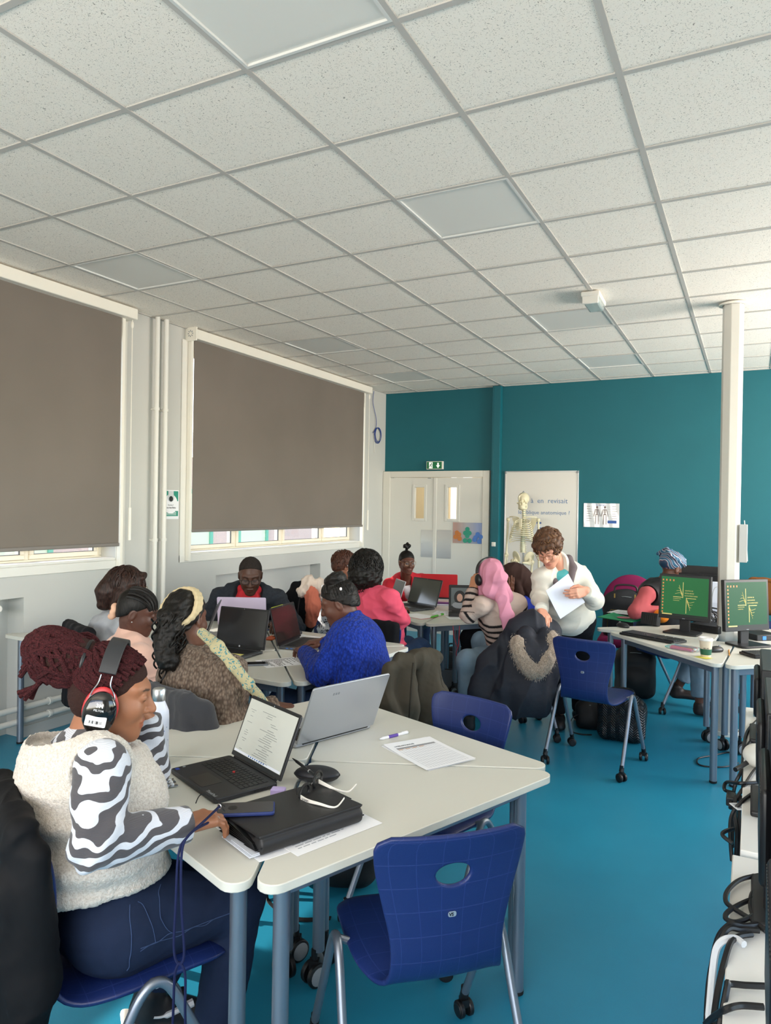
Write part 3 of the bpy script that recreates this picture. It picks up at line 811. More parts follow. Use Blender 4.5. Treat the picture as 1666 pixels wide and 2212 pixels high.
# ------------------------------------------------------------------ outside
m_brick = mat('overexposed_brick', 'f2cbb8', .9, var=.1, vscale=30)  # red brick lightened so its colour carries the overexposed daylight
t = thing('building', 'red brick building seen under the blinds through the windows', 'building', (-11, 5, -.6))
b = MB(); b.bb((-.3, -9, 0), (0, 12, 3.3)); b.build('facade', m_brick, t, smooth=False)
for k in range(8):
    b = MB(); y = -6 + k * 2.1
    b.bb((0, y, .2), (.06, y + .1, 2.6)); b.bb((0, y + 1.1, .2), (.06, y + 1.2, 2.6)); b.bb((0, y, 2.5), (.06, y + 1.2, 2.6)); w_ = b.build('window_frame', mat('green_frame', '7cc4a0', .5), t, smooth=False)  # green paled to put outdoor overexposure into the colour
    b = MB(); b.bb((.005, y + .1, .2), (.03, y + 1.1, 2.5)); b.build('shutter', mat('yellow_panel', 'f3edc8', .6), t, smooth=False)  # yellow paled likewise, bright daylight painted into it
b = MB(); b.bb((-11, -6, -.7), (XL - .31, 16, -.6)); struct('trim_2', b, mat('outside_paving', 'b8b4ac', .9), smooth=False)
# ------------------------------------------------------------------ back wall fittings
def yb(u, v): p = Yp(u, v, YB); return p.x, p.z
def bw(b, u0, v0, u1, v1, y0, y1):
    """box on the back wall from photo corners"""
    x0, z0 = yb(u0, v0); x1, z1 = yb(u1, v1); b.bb((x0, YB - y1, z1), (x1, YB - y0, z0)); return (x0, x1, z1, z0)
DX0, DX1, DH = -4.47, yb(1061, 1020)[0], 2.15
b = MB()
b.bb((DX0 - .06, YB - .06, 0), (DX0 + .05, YB + .02, DH)); b.bb((DX1 - .09, YB - .06, 0), (DX1, YB + .02, DH)); b.bb((DX0 + .05, YB - .06, DH - .085), (DX1 - .09, YB + .02, DH))
wb_ = MB(); wall_with_holes(wb_, 'x', YB, YB + .2, XL - .3, XR + .2, CZ + .05, [(DX0 - .02, DX1 - .02, 0, DH - .02)]); struct('wall_back', wb_, m_teal, smooth=False)
door = struct('door_1', b, mat('door_frame_white', 'dcd9cf', .45), bevel=.006)
xs = yb(943, 1100)[0]; m_door = mat('door_leaf_white', 'dcdad2', .5)
def leaf(x0, x1, wx0, wx1, wz0, wz1, px0, px1, pz0, pz1, glow):
    b = MB(); y0, y1 = YB - .045, YB - .005
    wall_with_holes(b, 'x', y0, y1, x0, x1, DH - .09, [(wx0, wx1, wz0, wz1)])
    l = b.build('door_leaf', m_door, door, smooth=False)
    b = MB(); g = .035
    for a, c, e, f in ((wx0 - g, wx0, wz0 - g, wz1 + g), (wx1, wx1 + g, wz0 - g, wz1 + g), (wx0, wx1, wz0 - g, wz0), (wx0, wx1, wz1, wz1 + g)): b.bb((a, y0 - .008, e), (c, y0, f))
    b.build('glazing_bead', m_door, l, bevel=.003)
    b = MB(); b.bb((wx0, y0 + .015, wz0), (wx1, y0 + .021, wz1)); b.build('pane', m_glassp, l, smooth=False)
    b = MB(); b.bb((px0, y0 - .003, pz0), (px1, y0, pz1)); 
    for sx in (px0 + .012, px1 - .012):
        for sz in (pz0 + .015, (pz0 + pz1) / 2, pz1 - .015): b.ball((sx, y0 - .003, sz), .005, 6)
    b.build('push_plate', m_alu, l)
    return l
def rect(u0, v0, u1, v1): x0, z0 = yb(u0, v0); x1, z1 = yb(u1, v1); return x0, x1, z1, z0
l1 = leaf(DX0 + .052, xs - .004, *rect(900, 1053, 919, 1120), *rect(913, 1144, 942, 1204), 1)
l2 = leaf(xs + .004, DX1 - .092, *rect(970, 1053, 990, 1121), *rect(947, 1144, 977, 1207), 0)
b = MB(); b.bb((xs - .022, YB - .055, .01), (xs + .022, YB - .045, DH - .09)); b.build('meeting_stile', m_door, l2, bevel=.003)
b = MB(); b.bb((xs - .11, YB - .05, DH - .1), (xs - .06, YB - .042, DH - .092)); b.build('latch', m_grey, l1)
# corridor seen through the door panes
b = MB(); x0, x1, z0, z1 = rect(900, 1053, 990, 1121)
b.bb((-4.8, YB + 1.6, 0), (-2.4, YB + 1.7, 2.6)); struct('wall_corridor', b, mat('corridor_cream', 'e6d3ae', .7), smooth=False)
t = thing('corridor_window', 'bright window strip seen through the left door pane', 'window', (yb(907, 1085)[0] - .12, YB + 1.5, 1.0))
b = MB(); b.bb((-.06, .06, 0), (.04, .08, 1.4)); b.bb((.14, .06, 0), (.28, .08, 1.4)); b.build('lit_pane', mat('daylit_pane', 'ffffff', .5, emit=('ffffff', 1.5)), t, smooth=False)
b = MB(); b.bb((.04, .04, 0), (.14, .09, 1.4)); b.build('mullion', m_wf, t, smooth=False)
lamp('corridor_lamp', 'AREA', (-3.7, YB + .8, 2.55), (-3.7, YB + .9, 0), 22, (1, .93, .8), shape='RECTANGLE', size=1.6, size_y=.5)
b = MB(); b.bb((-4.85, YB + .2, 2.6), (-2.3, YB + 1.7, 2.65)); b.bb((-4.85, YB + .2, 0), (-4.8, YB + 1.7, 2.6)); b.bb((-2.4, YB + .2, 0), (-2.3, YB + 1.7, 2.6)); struct('trim_3', b, m_white, smooth=False)
# teal conduit column on the wall
x0, _ = yb(1067, 1000); x1, _ = yb(1084, 1000)
b = MB(); b.bb((x0, YB - .09, 0), (x1, YB, CZ)); b.bb((x0 + .02, YB - .094, 0), (x0 + .024, YB - .09, CZ)); struct('trim_4', b, m_tealp, bevel=.004)
sx, sz = yb(1072, 1175)
t = thing('light_switch', 'small white light switch on the teal conduit beside the door', 'light switch', (sx, YB - .09, sz))
b = MB(); b.box((0, -.012, 0), (.05, .024, .055)); b.build('box', m_white, t, bevel=.004)
b = MB(); b.box((0, -.027, 0), (.03, .008, .034)); b.build('rocker', m_white, t, bevel=.003)
# exit sign
x0, x1, z0, z1 = rect(924, 997, 959, 1014)
t = thing('exit_sign', 'green emergency exit sign with running figure and arrow above the door', 'exit sign', ((x0 + x1) / 2, YB, (z0 + z1) / 2))
w, h = x1 - x0, z1 - z0
b = MB(); b.box((0, -.02, 0), (w, .04, h)); b.build('housing', m_white, t, bevel=.004)
b = MB(); b.box((-.003, -.041, 0), (w * .9, .003, h * .86)); b.build('sign_face', mat('exit_green', '15603a', .4, emit=('1c7a48', .25)), t, smooth=False)
b = MB(); y = -.0435
b.box((w * .22, y, h * .12), (w * .09, .002, h * .36)); b.add([(w * .1, y, 0), (w * .34, y, 0), (w * .22, y, -h * .36)], [(0, 1, 2)])
b.box((-w * .22, y, 0), (w * .22, .001, h * .76)); b.build('pictogram', mat('exit_white', 'f4f8f2', .4, emit=('f4f8f2', .5)), t, smooth=False)
b = MB(); y = -.0455; c0 = -w * .22
b.ball((c0 + .012, y, h * .24), (.008, .001, .008), 8)
for a, c in (((.008, .15), (-.006, -.02)), ((-.006, -.02), (.016, -.12)), ((.016, -.12), (.012, -.3)), ((-.006, -.02), (-.012, -.16)), ((-.012, -.16), (-.03, -.2)), ((.006, .12), (-.016, .03)), ((.006, .12), (.026, .02))):
    b.tube([(c0 + a[0], y, h * a[1]), (c0 + c[0], y, h * c[1])], .0035, 5)
b.build('running_figure', mat('exit_green_dark', '15603a', .4), t, smooth=False)
# blue cable coil on the left wall
t = thing('cable_coil', 'blue network cable coiled on the white wall by the teal corner', 'cable', (XL + .02, 8.52, 2.6))
b = MB(); pts = [Vector(Xp(u, v, XL + .018)) for u, v in ((808, 845), (806, 870), (813, 905), (812, 925), (806, 935))]
b.tube(spline(pts, 6), .004, 6)
c = Xp(817, 941, XL + .02)
for k, (r, dy, dz) in enumerate(((.095, 0, 0), (.085, .01, .015), (.09, -.012, .004))):
    b.tube([(XL + .012 + .006 * k, c.y + dy + r * math.cos(q), c.z + dz + r * 1.1 * math.sin(q)) for q in [2 * math.pi * i / 24 for i in range(24)]], .004, 6, closed=True)
b.build('cable', mat('blue_cable', '1b3a8a', .5), t, world=True)
b = MB(); b.tube([Xp(808, 940, XL + .012), Xp(810, 978, XL + .012)], .003, 6); b.build('cord_end', m_white, t, world=True)
# camera warning sign
p0 = Xp(350, 1058, XL); p1 = Xp(385, 1121, XL); w = p1.y - p0.y; h = p0.z - p1.z
t = thing('warning_sign', 'green and white camera surveillance notice on the wall beside the pipes', 'sign', (XL + .002, p0.y, p1.z))
Msg = lambda y, z, x=0: mframe((XL + .004 + x, p0.y + y * w, p1.z + z * h), (0, 1, 0), (0, 0, 1), (1, 0, 0))
b = MB(); b.bb((0, 0, 0), (.002, w, h)); b.build('sheet', m_paper, t, smooth=False)
b = MB(); x = .0028
for a in ((.04, .62, .96, .97), (.04, .10, .96, .28)): b.bb((.002, a[0] * w, a[1] * h), (x, a[2] * w, a[3] * h))
b.build('green_field', mat('sign_green', '1d8f78', .6), t, smooth=False)
b = MB(); b.lathe([(.42 * w, 0), (.42 * w, .001)], (x + .0005, w / 2, .52 * h), 28, (1, 0, 0)); b.bb((.003, .04 * w, .30 * h), (.0045, .96 * w, .5 * h)); b.build('white_dome', m_paper, t, smooth=False)
b = MB(); b.bb((.0045, .34 * w, .8 * h), (.006, .66 * w, .97 * h)); b.lathe([(.2 * w, 0), (.2 * w, .001)], (.0055, w / 2, .75 * h), 24, (1, 0, 0)); b.build('camera_picture', mat('picture_grey', 'c9ced0', .6), t, smooth=False)
b = MB(); b.lathe([(.12 * w, 0), (.12 * w, .001)], (.007, w / 2, .7 * h), 20, (1, 0, 0)); b.build('lens_picture', m_black, t, smooth=False)
b = MB(); text_mb('Souriez !', .019, Msg(.5, .46, .003), .0004, b, 'CENTER'); text_mb('Vous êtes filmés', .0185, Msg(.5, .37, .003), .0004, b, 'CENTER', .0004); b.build('lettering', m_ink, t, world=True, smooth=False)
b = MB()
for k in range(3): b.bb((.003, .15 * w, (.23 - .045 * k) * h), (.0036, .85 * w, (.245 - .045 * k) * h))
b.bb((.0028, .1 * w, .02 * h), (.0036, .9 * w, .085 * h)); b.build('small_print', m_paper, t, smooth=False)
# whiteboard
x0, x1, zb, zt = rect(1092, 1018, 1245, 1400); zb = .45
t = thing('whiteboard', 'tall whiteboard with blue handwriting on the teal wall behind the skeleton', 'whiteboard', (x0, YB, zb)); w = x1 - x0; h = zt - zb
b = MB(); b.bb((.012, -.012, .012), (w - .012, 0, h - .012)); b.build('panel', mat('whiteboard_enamel', 'dedad3', .16, spec=.6), t, smooth=False)
b = MB()
for a in (((0, -.018, 0), (.014, 0, h)), ((w - .014, -.018, 0), (w, 0, h)), ((.014, -.018, 0), (w - .014, 0, .014)), ((.014, -.018, h - .014), (w - .014, 0, h))): b.bb(*a)
b.build('frame', m_alu, t, bevel=.002)
b = MB()
for xx in (.014, w - .014): b.ball((xx, -.02, h - .016), (.016, .006, .016), 10)
b.build('corner_cap', m_grey, t)
def wbm(u, v): xx, zz = yb(u, v); return mframe((xx, YB - .0128, zz), (1, 0, 0), (0, 0, 1), (0, -1, 0))
b = MB(); text_mb('Γ     à  en  revisait', .085, wbm(1119, 1086), .0003, b)
text_mb('le oblique anatomique ?', .068, wbm(1120, 1110), .0003, b)
hw = b.build('handwriting', mat('blue_marker', '5d7ea6', .7), t, world=True, smooth=False)
b = MB()
for k in range(4): b.add([wbm(1160, 1131 + k * 6) @ Vector(q) for q in ((0, 0, 0), (.06, 0, 0), (.06, .018, 0), (0, .018, 0))], [(0, 1, 2, 3)])
b.build('printed_words', mat('print_blue', '3d62a8', .7), t, world=True, smooth=False)
# laminated skeleton sheet
def poster(name, lab, u0, v0, u1, v1, y=0.002, m=None):
    x0, x1, z0, z1 = rect(u0, v0, u1, v1)
    t = thing(name, lab, 'poster', (x0, YB - y, z0)); w, h = x1 - x0, z1 - z0
    P = [[Vector((w * i / 14, -.004 - .003 * math.sin(i * 1.7 + j * .6) - .002 * math.sin(i * 3.1), h * j / 5)) for i in range(15)] for j in range(6)]
    b = MB(); b.sheet(P[::-1], .001); b.build('sheet', m or mat('laminated_sheet', 'dfe0e2', .12, spec=.8), t)
    return t, w, h
t, w, h = poster('poster', 'laminated anatomy sheet with two skeletons right of the whiteboard', 1262, 1087, 1338, 1140)
yq = -.0105
b = MB()
for k in range(7):
    for sx in (.08, .80): b.bb((sx * w, yq, (.86 - .1 * k) * h), ((sx + .10 + .02 * (k % 3)) * w, yq + .0005, (.875 - .1 * k) * h))
    for sx, e in ((.2, .36), (.66, .78)): b.bb((sx * w, yq, (.85 - .1 * k) * h), (e * w, yq + .0003, (.853 - .1 * k) * h))
for sx in (.38, .60):
    def sk(a, c, r=.003): b.tube([((sx + a[0]) * w, yq, a[1] * h), ((sx + c[0]) * w, yq, c[1] * h)], r, 5)
    b.ball((sx * w, yq, .84 * h), (.011, .001, .013), 8)
    sk((0, .8), (0, .55)); sk((-.05, .74), (.05, .74)); sk((-.05, .74), (-.09, .46)); sk((.05, .74), (.09, .46)); sk((-.03, .54), (.03, .54), .005); sk((-.03, .54), (-.035, .12)); sk((.03, .54), (.035, .12))
    for q in range(4): sk((-.035, .71 - .035 * q), (.035, .71 - .035 * q), .0018)
b.build('skeleton_drawing', mat('drawing_brown', '6d5a58', .8), t, smooth=False)
b = MB(); b.bb((.68 * w, yq, .17 * h), (.93 * w, yq + .0005, .29 * h)); b.build('blue_label', mat('print_blue', '3d62a8', .7), t, smooth=False)
b = MB(); Mx = mframe((t.location.x + .34 * w, YB - .002 + yq, t.location.z + .9 * h), (1, 0, 0), (0, 0, 1), (0, -1, 0)); text_mb('le corps', .035, Mx, .0003, b); b.build('title', mat('print_blue', '3d62a8', .7), t, world=True, smooth=False)
kp = N('bubble_poster'); tcp = kp.n('TexCoord'); sxp = kp.n('SeparateXYZ'); kp.l(tcp.outputs['Object'], sxp.inputs[0]); mpp = kp.n('Math', operation='MULTIPLY'); mpp.inputs[1].default_value = 2.4; kp.l(sxp.outputs['X'], mpp.inputs[0]); rp = kp.ramp(mpp.outputs[0], [(.1, srgb('b5958c')), (.45, srgb('b4b2b6')), (.9, srgb('8f9fc8'))]); kp.l(rp.outputs[0], kp.p.inputs['Base Color']); kp.p.inputs['Roughness'].default_value = .15
t, w, h = poster('poster', 'laminated poster of orange, green and blue bubbles on the right door leaf', 982, 1128, 1045, 1175, .047, kp.m)
for nm, colr, pts in (('orange_bubble', 'c87a3c', ((.1, .3), (.22, .42), (.24, .22), (.15, .5))), ('green_bubble', '2f9a80', ((.5, .68), (.43, .5), (.57, .5), (.5, .36), (.43, .14), (.58, .14), (.5, .55))), ('blue_bubble', '4a79c4', ((.78, .3), (.9, .12), (.85, .45), (.95, .34), (.75, .2)))):
    b = MB()
    for k, (px, pz) in enumerate(pts): b.lathe([(.075 * w, 0), (.075 * w, .001)], (px * w, -.010 - .0008 * k, pz * h), 20, (0, -1, 0))
    b.build(nm, mat(nm, colr, .3), t, smooth=False)
# small sheet taped on the whiteboard behind the skeleton
x0, x1, z0, z1 = rect(1107, 1132, 1172, 1171)
t = thing('taped_sheet', 'glossy printed sheet taped on the whiteboard behind the skeleton ribs', 'sheet of paper', (x0, YB - .014, z0))
P = [[Vector(((x1 - x0) * i / 10, -.003 - .002 * math.sin(i * 2.1 + j), (z1 - z0) * j / 4)) for i in range(11)] for j in range(5)]
b = MB(); b.sheet(P[::-1], .001); b.build('sheet', mat('laminated_sheet', 'dfe0e2', .12), t)
b = MB()
for k in range(6): b.bb(((x1 - x0) * .84, -.0075, (z1 - z0) * (.8 - .1 * k)), ((x1 - x0) * .97, -.0068, (z1 - z0) * (.84 - .1 * k)))
b.build('printed_words', mat('print_blue', '3d62a8', .7), t, smooth=False)
# emergency light on the ceiling
p = Zp(1283, 650, CZ - .03)
t = thing('emergency_light', 'white emergency light with clear cover on the ceiling grid', 'emergency light', (p.x, p.y, CZ), math.radians(2))
b = MB(); b.box((0, 0, -.018), (.13, .32, .036)); b.build('base', m_white, t, bevel=.008)
b = MB(); b.prism([(-.055, -.1), (.055, -.1), (.04, -.02), (-.04, -.02)], 0, 0) if False else b.box((0, 0, -.055), (.11, .27, .05)); b.build('cover', mat('clear_cover', 'd6e4e2', .15, trans=.5, spec=.6), t, bevel=.016, seg=3)
b = MB(); b.box((0, -.145, -.06), (.112, .02, .055)); b.build('end_cap', m_white, t, bevel=.005)
b = MB(); b.cyl((0, -.1, -.05), (0, .1, -.05), .008); b.build('tube', mat('lamp_tube', 'ffffff', .3), t)
# octagonal pillar with flange
PX, PY = -.157, 5.97
b = MB(); r = .069 / math.cos(math.pi / 8)
b.prism([(PX + r * math.cos(math.pi / 8 + k * math.pi / 4 + .25), PY + r * math.sin(math.pi / 8 + k * math.pi / 4 + .25)) for k in range(8)], 0, CZ)
pil = struct('pillar', b, mat('pillar_white', 'd2d0c8', .4), bevel=.004)
b = MB(); b.lathe([(.10, 0), (.10, .012), (.075, .014), (.075, 0)], (PX, PY, CZ - .014), 32); b.lathe([(.1, 0), (.1, .03), (.09, .03), (.09, 0)], (PX, PY, 0), 32); b.build('flange', m_cream, pil)
b = MB(); b.box((PX + .095, PY - .02, 1.43), (.055, .07, .28)); b.build('junction_box', mat('box_grey', 'c3c4c2', .5), pil, bevel=.003)
b = MB(); b.tube(spline([(PX + .1, PY - .03, 1.6), (PX + .115, PY - .04, 1.45), (PX + .125, PY - .03, 1.3)], 6), .003); b.build('cord', m_white, pil)
# skirting
b = MB(); b.bb((DX1, YB - .014, 0), (XR, YB, .09)); struct('baseboard_back', b, m_tealp, bevel=.003)
b = MB(); b.bb((XL, n1[1], 0), (XL + .012, n2[0], .08)); b.bb((XL, n2[1], 0), (XL + .012, YB, .08)); struct('baseboard_left', b, m_wall, bevel=.003)
# ------------------------------------------------------------------ tables
m_top = mat('table_laminate', 'd6d5cb', .38, var=.02, vscale=2, spec=.45)
m_edge = mat('table_edge_band', 'd3d5d2', .4)
m_leg = mat('silver_lacquer', '8f97a3', .36, metal=.75)
m_rail = mat('rail_lacquer', '7d8796', .4, metal=.6)
TD = .90; TH = .75
def castor(b, hb, p, ax, r=.036, w=.05):
    """twin wheel castor at floor point p with axle direction ax"""
    p = Vector(p); ax = Vector(ax).normalized(); c = p + Vector((0, 0, r))
    for s in (-1, 1):
        a = c + ax * (s * w * .18); e = c + ax * (s * w * .5)
        b.lathe([(r * .9, 0), (r, .003), (r, w * .26), (r * .86, w * .32)], a, 20, ax * s)
        hb[s > 0].lathe([(r * .78, 0), (r * .7, .002), (.004, .003)], e + ax * (s * .0005), 18, ax * s)
    x = Vector((0, 0, 1)).cross(ax)
    b.box(c + Vector((0, 0, r * .75)), (w * .5, w * .6, r * .9)); b.cyl(c + Vector((0, 0, r)), c + Vector((0, 0, r + .045)), .011)
def make_table():
    t = thing('triangular_table', 'x', 'table')
    poly = rpoly([(.006, .006), (TD, .006), (.006, TD)], [.03, .042, .042], 6)
    b = MB(); b.prism(poly, TH - .024, TH); top = b.build('tabletop', m_top, t, bevel=.0025)
    P = [Vector((.055, .055)), Vector((TD - .16, .055)), Vector((.055, TD - .16))]
    for i in range(3):
        a, e = P[i], P[(i + 1) % 3]; d = (e - a).normalized(); L = (e - a).length; m = (a + e) / 2
        b = MB(); b.box((m.x, m.y, TH - .052), (L, .02, .05), Matrix.Rotation(math.atan2(d.y, d.x), 3, 'Z')); b.build('rail', m_rail, t, bevel=.003)
    for i, p in enumerate(P):
        z0 = .012 if i else .115
        b = MB(); b.cyl((p.x, p.y, z0), (p.x, p.y, TH - .025), .0215, n=20); l = b.build('leg', m_leg, t)
        if i:
            b = MB(); b.lathe([(.019, 0), (.0225, .003), (.0225, .014)], (p.x, p.y, 0), 20); b.build('glide', m_blackr, l)
        else:
            b = MB(); hb = [MB(), MB()]; castor(b, hb, (p.x + .012, p.y - .012, 0), (1, 1, 0), .04, .056); b.build('castor', m_black, l); [q.build('hub', m_grey, l) for q in hb]
    b = MB(); b.cyl((TD - .25, .0448, TH - .055), (TD - .25, .0435, TH - .055), .008, n=12); b.build('sticker_dot', mat('blue_sticker', '1f7ad0', .5), t)
    return t
tabs = []
tproto = make_table()
def cluster(c, th, labs, shifts=None, D=None):
    for k, lab in enumerate(labs):
        if lab is None: continue
        t = tproto if not tabs else copy_tree(tproto)
        a = math.radians(th + 90 * k); sh = (shifts or {}).get(k, (0, 0))
        place(t, (c[0] + sh[0], c[1] + sh[1], 0), a, lab, 'white triangular tables'); tabs.append(t)
C1 = (-1.39, 2.147); C2 = (-2.64, 3.70); C3 = (-2.39, 6.0); C4 = (-.094, 5.574)
cluster(C1, 24, ['white triangular table under the loose timetable sheets in the front group', 'white triangular table in front of the person in the brown knit sweater, front group', 'white triangular table where the person in the fleece vest sits', 'white triangular table nearest the camera, with the black folder'])
cluster(C2, 41.5, ['white triangular table on the far side of the middle group by the loose sheets', 'white triangular table on the left of the middle group', 'white triangular table carrying the large open laptop and the phone', 'white triangular table in front of the person in the blue knit sweater'])
C2b = (C2[0] + 1.285 * math.cos(math.radians(176.5)), C2[1] + 1.285 * math.sin(math.radians(176.5)))
cluster(C2b, 41.5, ['white triangular table in front of the person in the dark hoodie', None, 'white triangular table in front of the person in the grey hoodie', 'white triangular table between the left laptops of the middle group'])
cluster(C3, 7, ['white triangular table on the right of the rear group with the red laptop behind it', 'white triangular table in front of the person in the red cardigan', 'white triangular table in front of the person in the pink sweater', 'white triangular table in front of the person in the striped sweater'])
cluster(C4, -3.3, ['white triangular table behind the right monitor by the pillar', 'white triangular table with the green folder by the person at the computers', 'white triangular table with the coffee cup and the left keyboard', 'white triangular table with the right keyboard at the picture edge'], {1: (-.13, .04), 0: (.06, .04)})
# white desks along the right edge
def desk(lab, x0, x1, y0, y1, z):
    t = thing('desk', lab, 'desk', (x0, y0, 0)); L = y1 - y0; w = x1 - x0
    b = MB(); b.bb((0, 0, z - .028), (w, L, z)); b.build('desktop', mat('desk_white', 'eceae4', .4), t, bevel=.003)
    b = MB(); b.bb((.30, .05, z - .35), (.318, L - .05, z - .028)); b.build('modesty_panel', mat('desk_white', 'eceae4', .4), t)
    for y in (.06, L - .06):
        b = MB(); b.box((w / 2 + .1, y, .02), (w * .66, .05, .04)); b.box((w / 2 + .1, y, (z - .03) / 2), (.05, .05, z - .06)); b.build('leg', m_leg, t, bevel=.004)
desk('white desk at the lower right edge of the picture, nearest the camera', -.034, .72, .55, 2.112, .75)
desk('white desk at the right edge of the picture, behind the nearest one', -.016, .72, 2.135, 3.72, .757)
# ------------------------------------------------------------------ blue shell chairs on castors
def shell_material():
    k = N('blue_chair_shell'); tc = k.n('TexCoord'); p = k.p
    sx = k.n('SeparateXYZ'); uv = k.n('UVMap'); k.l(uv.outputs[0], sx.inputs[0])
    outs = []
    for ch, w in (('X', .03), ('Y', .03)):
        m = k.n('Math', operation='FRACT'); k.l(sx.outputs[ch], m.inputs[0])
        a = k.n('Math', operation='LESS_THAN'); a.inputs[1].default_value = .035; k.l(m.outputs[0], a.inputs[0]); outs.append(a)
    mx = k.n('Math', operation='MAXIMUM'); k.l(outs[0].outputs[0], mx.inputs[0]); k.l(outs[1].outputs[0], mx.inputs[1])
    nz = k.n('TexNoise', i_Scale=420.0, i_Detail=2.0); k.l(tc.outputs['Object'], nz.inputs[0])
    c = k.n('Mix', data_type='RGBA'); c.inputs[6].default_value = (*srgb('182a62'), 1); c.inputs[7].default_value = (*srgb('36498c'), 1)
    mm = k.n('Math', operation='MULTIPLY'); mm.inputs[1].default_value = .3; k.l(mx.outputs[0], mm.inputs[0]); k.l(mm.outputs[0], c.inputs[0])
    k.l(c.outputs[2], p.inputs['Base Color']); p.inputs['Roughness'].default_value = .4
    b1 = k.n('Bump', i_Strength=.22, i_Distance=.0012); k.l(nz.outputs[0], b1.inputs['Height'])
    b2 = k.n('Bump', i_Strength=.5, i_Distance=.0012); b2.invert = True; k.l(mx.outputs[0], b2.inputs['Height']); k.l(b1.outputs[0], b2.inputs['Normal']); k.l(b2.outputs[0], p.inputs['Normal'])
    return k.m
m_shell = shell_material()
def shell_surface():
    prof = [(.215, .428), (.20, .452), (.12, .462), (.0, .458), (-.10, .452), (-.175, .447), (-.222, .468), (-.242, .52), (-.246, .59), (-.252, .68), (-.264, .765), (-.284, .85)]
    hw = [.185, .195, .205, .210, .202, .178, .158, .150, .156, .178, .198, .208]
    sp = spline([(0, p[0], p[1]) for p in prof], 6)
    hs = [v.x for v in spline([(h, 0, 0) for h in hw], 6)]
    arc = [0]
    for i in range(1, len(sp)): arc.append(arc[-1] + (sp[i] - sp[i - 1]).length)
    L = arc[-1]
    def at(u, v):
        """u in -1..1 across, v arc length 0..L"""
        i = 0
        while i < len(arc) - 2 and arc[i + 1] < v: i += 1
        t = (v - arc[i]) / (arc[i + 1] - arc[i]); p = sp[i].lerp(sp[i + 1], t); h = hs[i] + (hs[i + 1] - hs[i]) * t
        e = min(v, L - v); rc = .045 if v > L / 2 else .09       # rounded corners at both ends
        if e < rc: h -= rc - math.sqrt(max(rc * rc - (rc - e) ** 2, 0))
        x = u * h; q = min(max((v - .33) / .2, 0), 1)
        return Vector((x, p.y + q * .75 * x * x, p.z + (1 - q) * (.35 * x * x) - (.02 * (1 - q) * (abs(u) ** 6))))
    return at, L
def chair_shell(parent):
    at, L = shell_surface()
    nu, nv = 20, 46; us = [-1 + 2 * i / nu for i in range(nu + 1)]; vs = [L * j / nv for j in range(nv + 1)]
    # hole patch in grid cells
    iu0, iu1 = 6, 14; vc = L - .115; jc = round(vc / L * nv); jv0, jv1 = jc - 4, jc + 4
    P = {}; V = []; UV = []
    def vid(u, v):
        key = (round(u, 5), round(v, 5))
        if key not in P: P[key] = len(V); V.append(at(u, v)); UV.append((u * 3.0 + .5, v * 15.5))
        return P[key]
    F = []
    for i in range(nu):
        for j in range(nv):
            if iu0 <= i < iu1 and jv0 <= j < jv1: continue
            F.append((vid(us[i], vs[j]), vid(us[i + 1], vs[j]), vid(us[i + 1], vs[j + 1]), vid(us[i], vs[j + 1])))
    ring = [(i, jv0) for i in range(iu0, iu1)] + [(iu1, j) for j in range(jv0, jv1)] + [(i, jv1) for i in range(iu1, iu0, -1)] + [(iu0, j) for j in range(jv1, jv0, -1)]
    cu, cv = 0, (vs[jv0] + vs[jv1]) / 2; au, av = .046 / .19, .031
    rings = []
    for s in range(5):
        w = s / 4; row = []
        for (i, j) in ring:
            u, v = us[i], vs[j]; q = math.atan2((v - cv) / av, (u - cu) / au)
            row.append(vid(u * (1 - w) + (cu + au * math.cos(q)) * w, v * (1 - w) + (cv + av * math.sin(q)) * w))
        rings.append(row)
    m = len(ring)
    for s in range(4):
        for k in range(m): F.append((rings[s][k], rings[s][(k + 1) % m], rings[s + 1][(k + 1) % m], rings[s + 1][k]))
    me = bpy.data.meshes.new('seat_shell'); me.from_pydata([tuple(v) for v in V], [], F); me.update()
    uvl = me.uv_layers.new(name='UVMap')
    for lp in me.loops: uvl.data[lp.index].uv = UV[lp.vertex_index]
    me.polygons.foreach_set('use_smooth', [True] * len(me.polygons)); me.materials.append(m_shell)
    o = bpy.data.objects.new('seat_shell', me); COL.objects.link(o); o.parent = parent
    s = o.modifiers.new('thick', 'SOLIDIFY'); s.thickness = .014; s.offset = 0
    b = o.modifiers.new('round', 'BEVEL'); b.width = .005; b.segments = 2; b.limit_method = 'ANGLE'; b.angle_limit = math.radians(50)
    return o, at, L
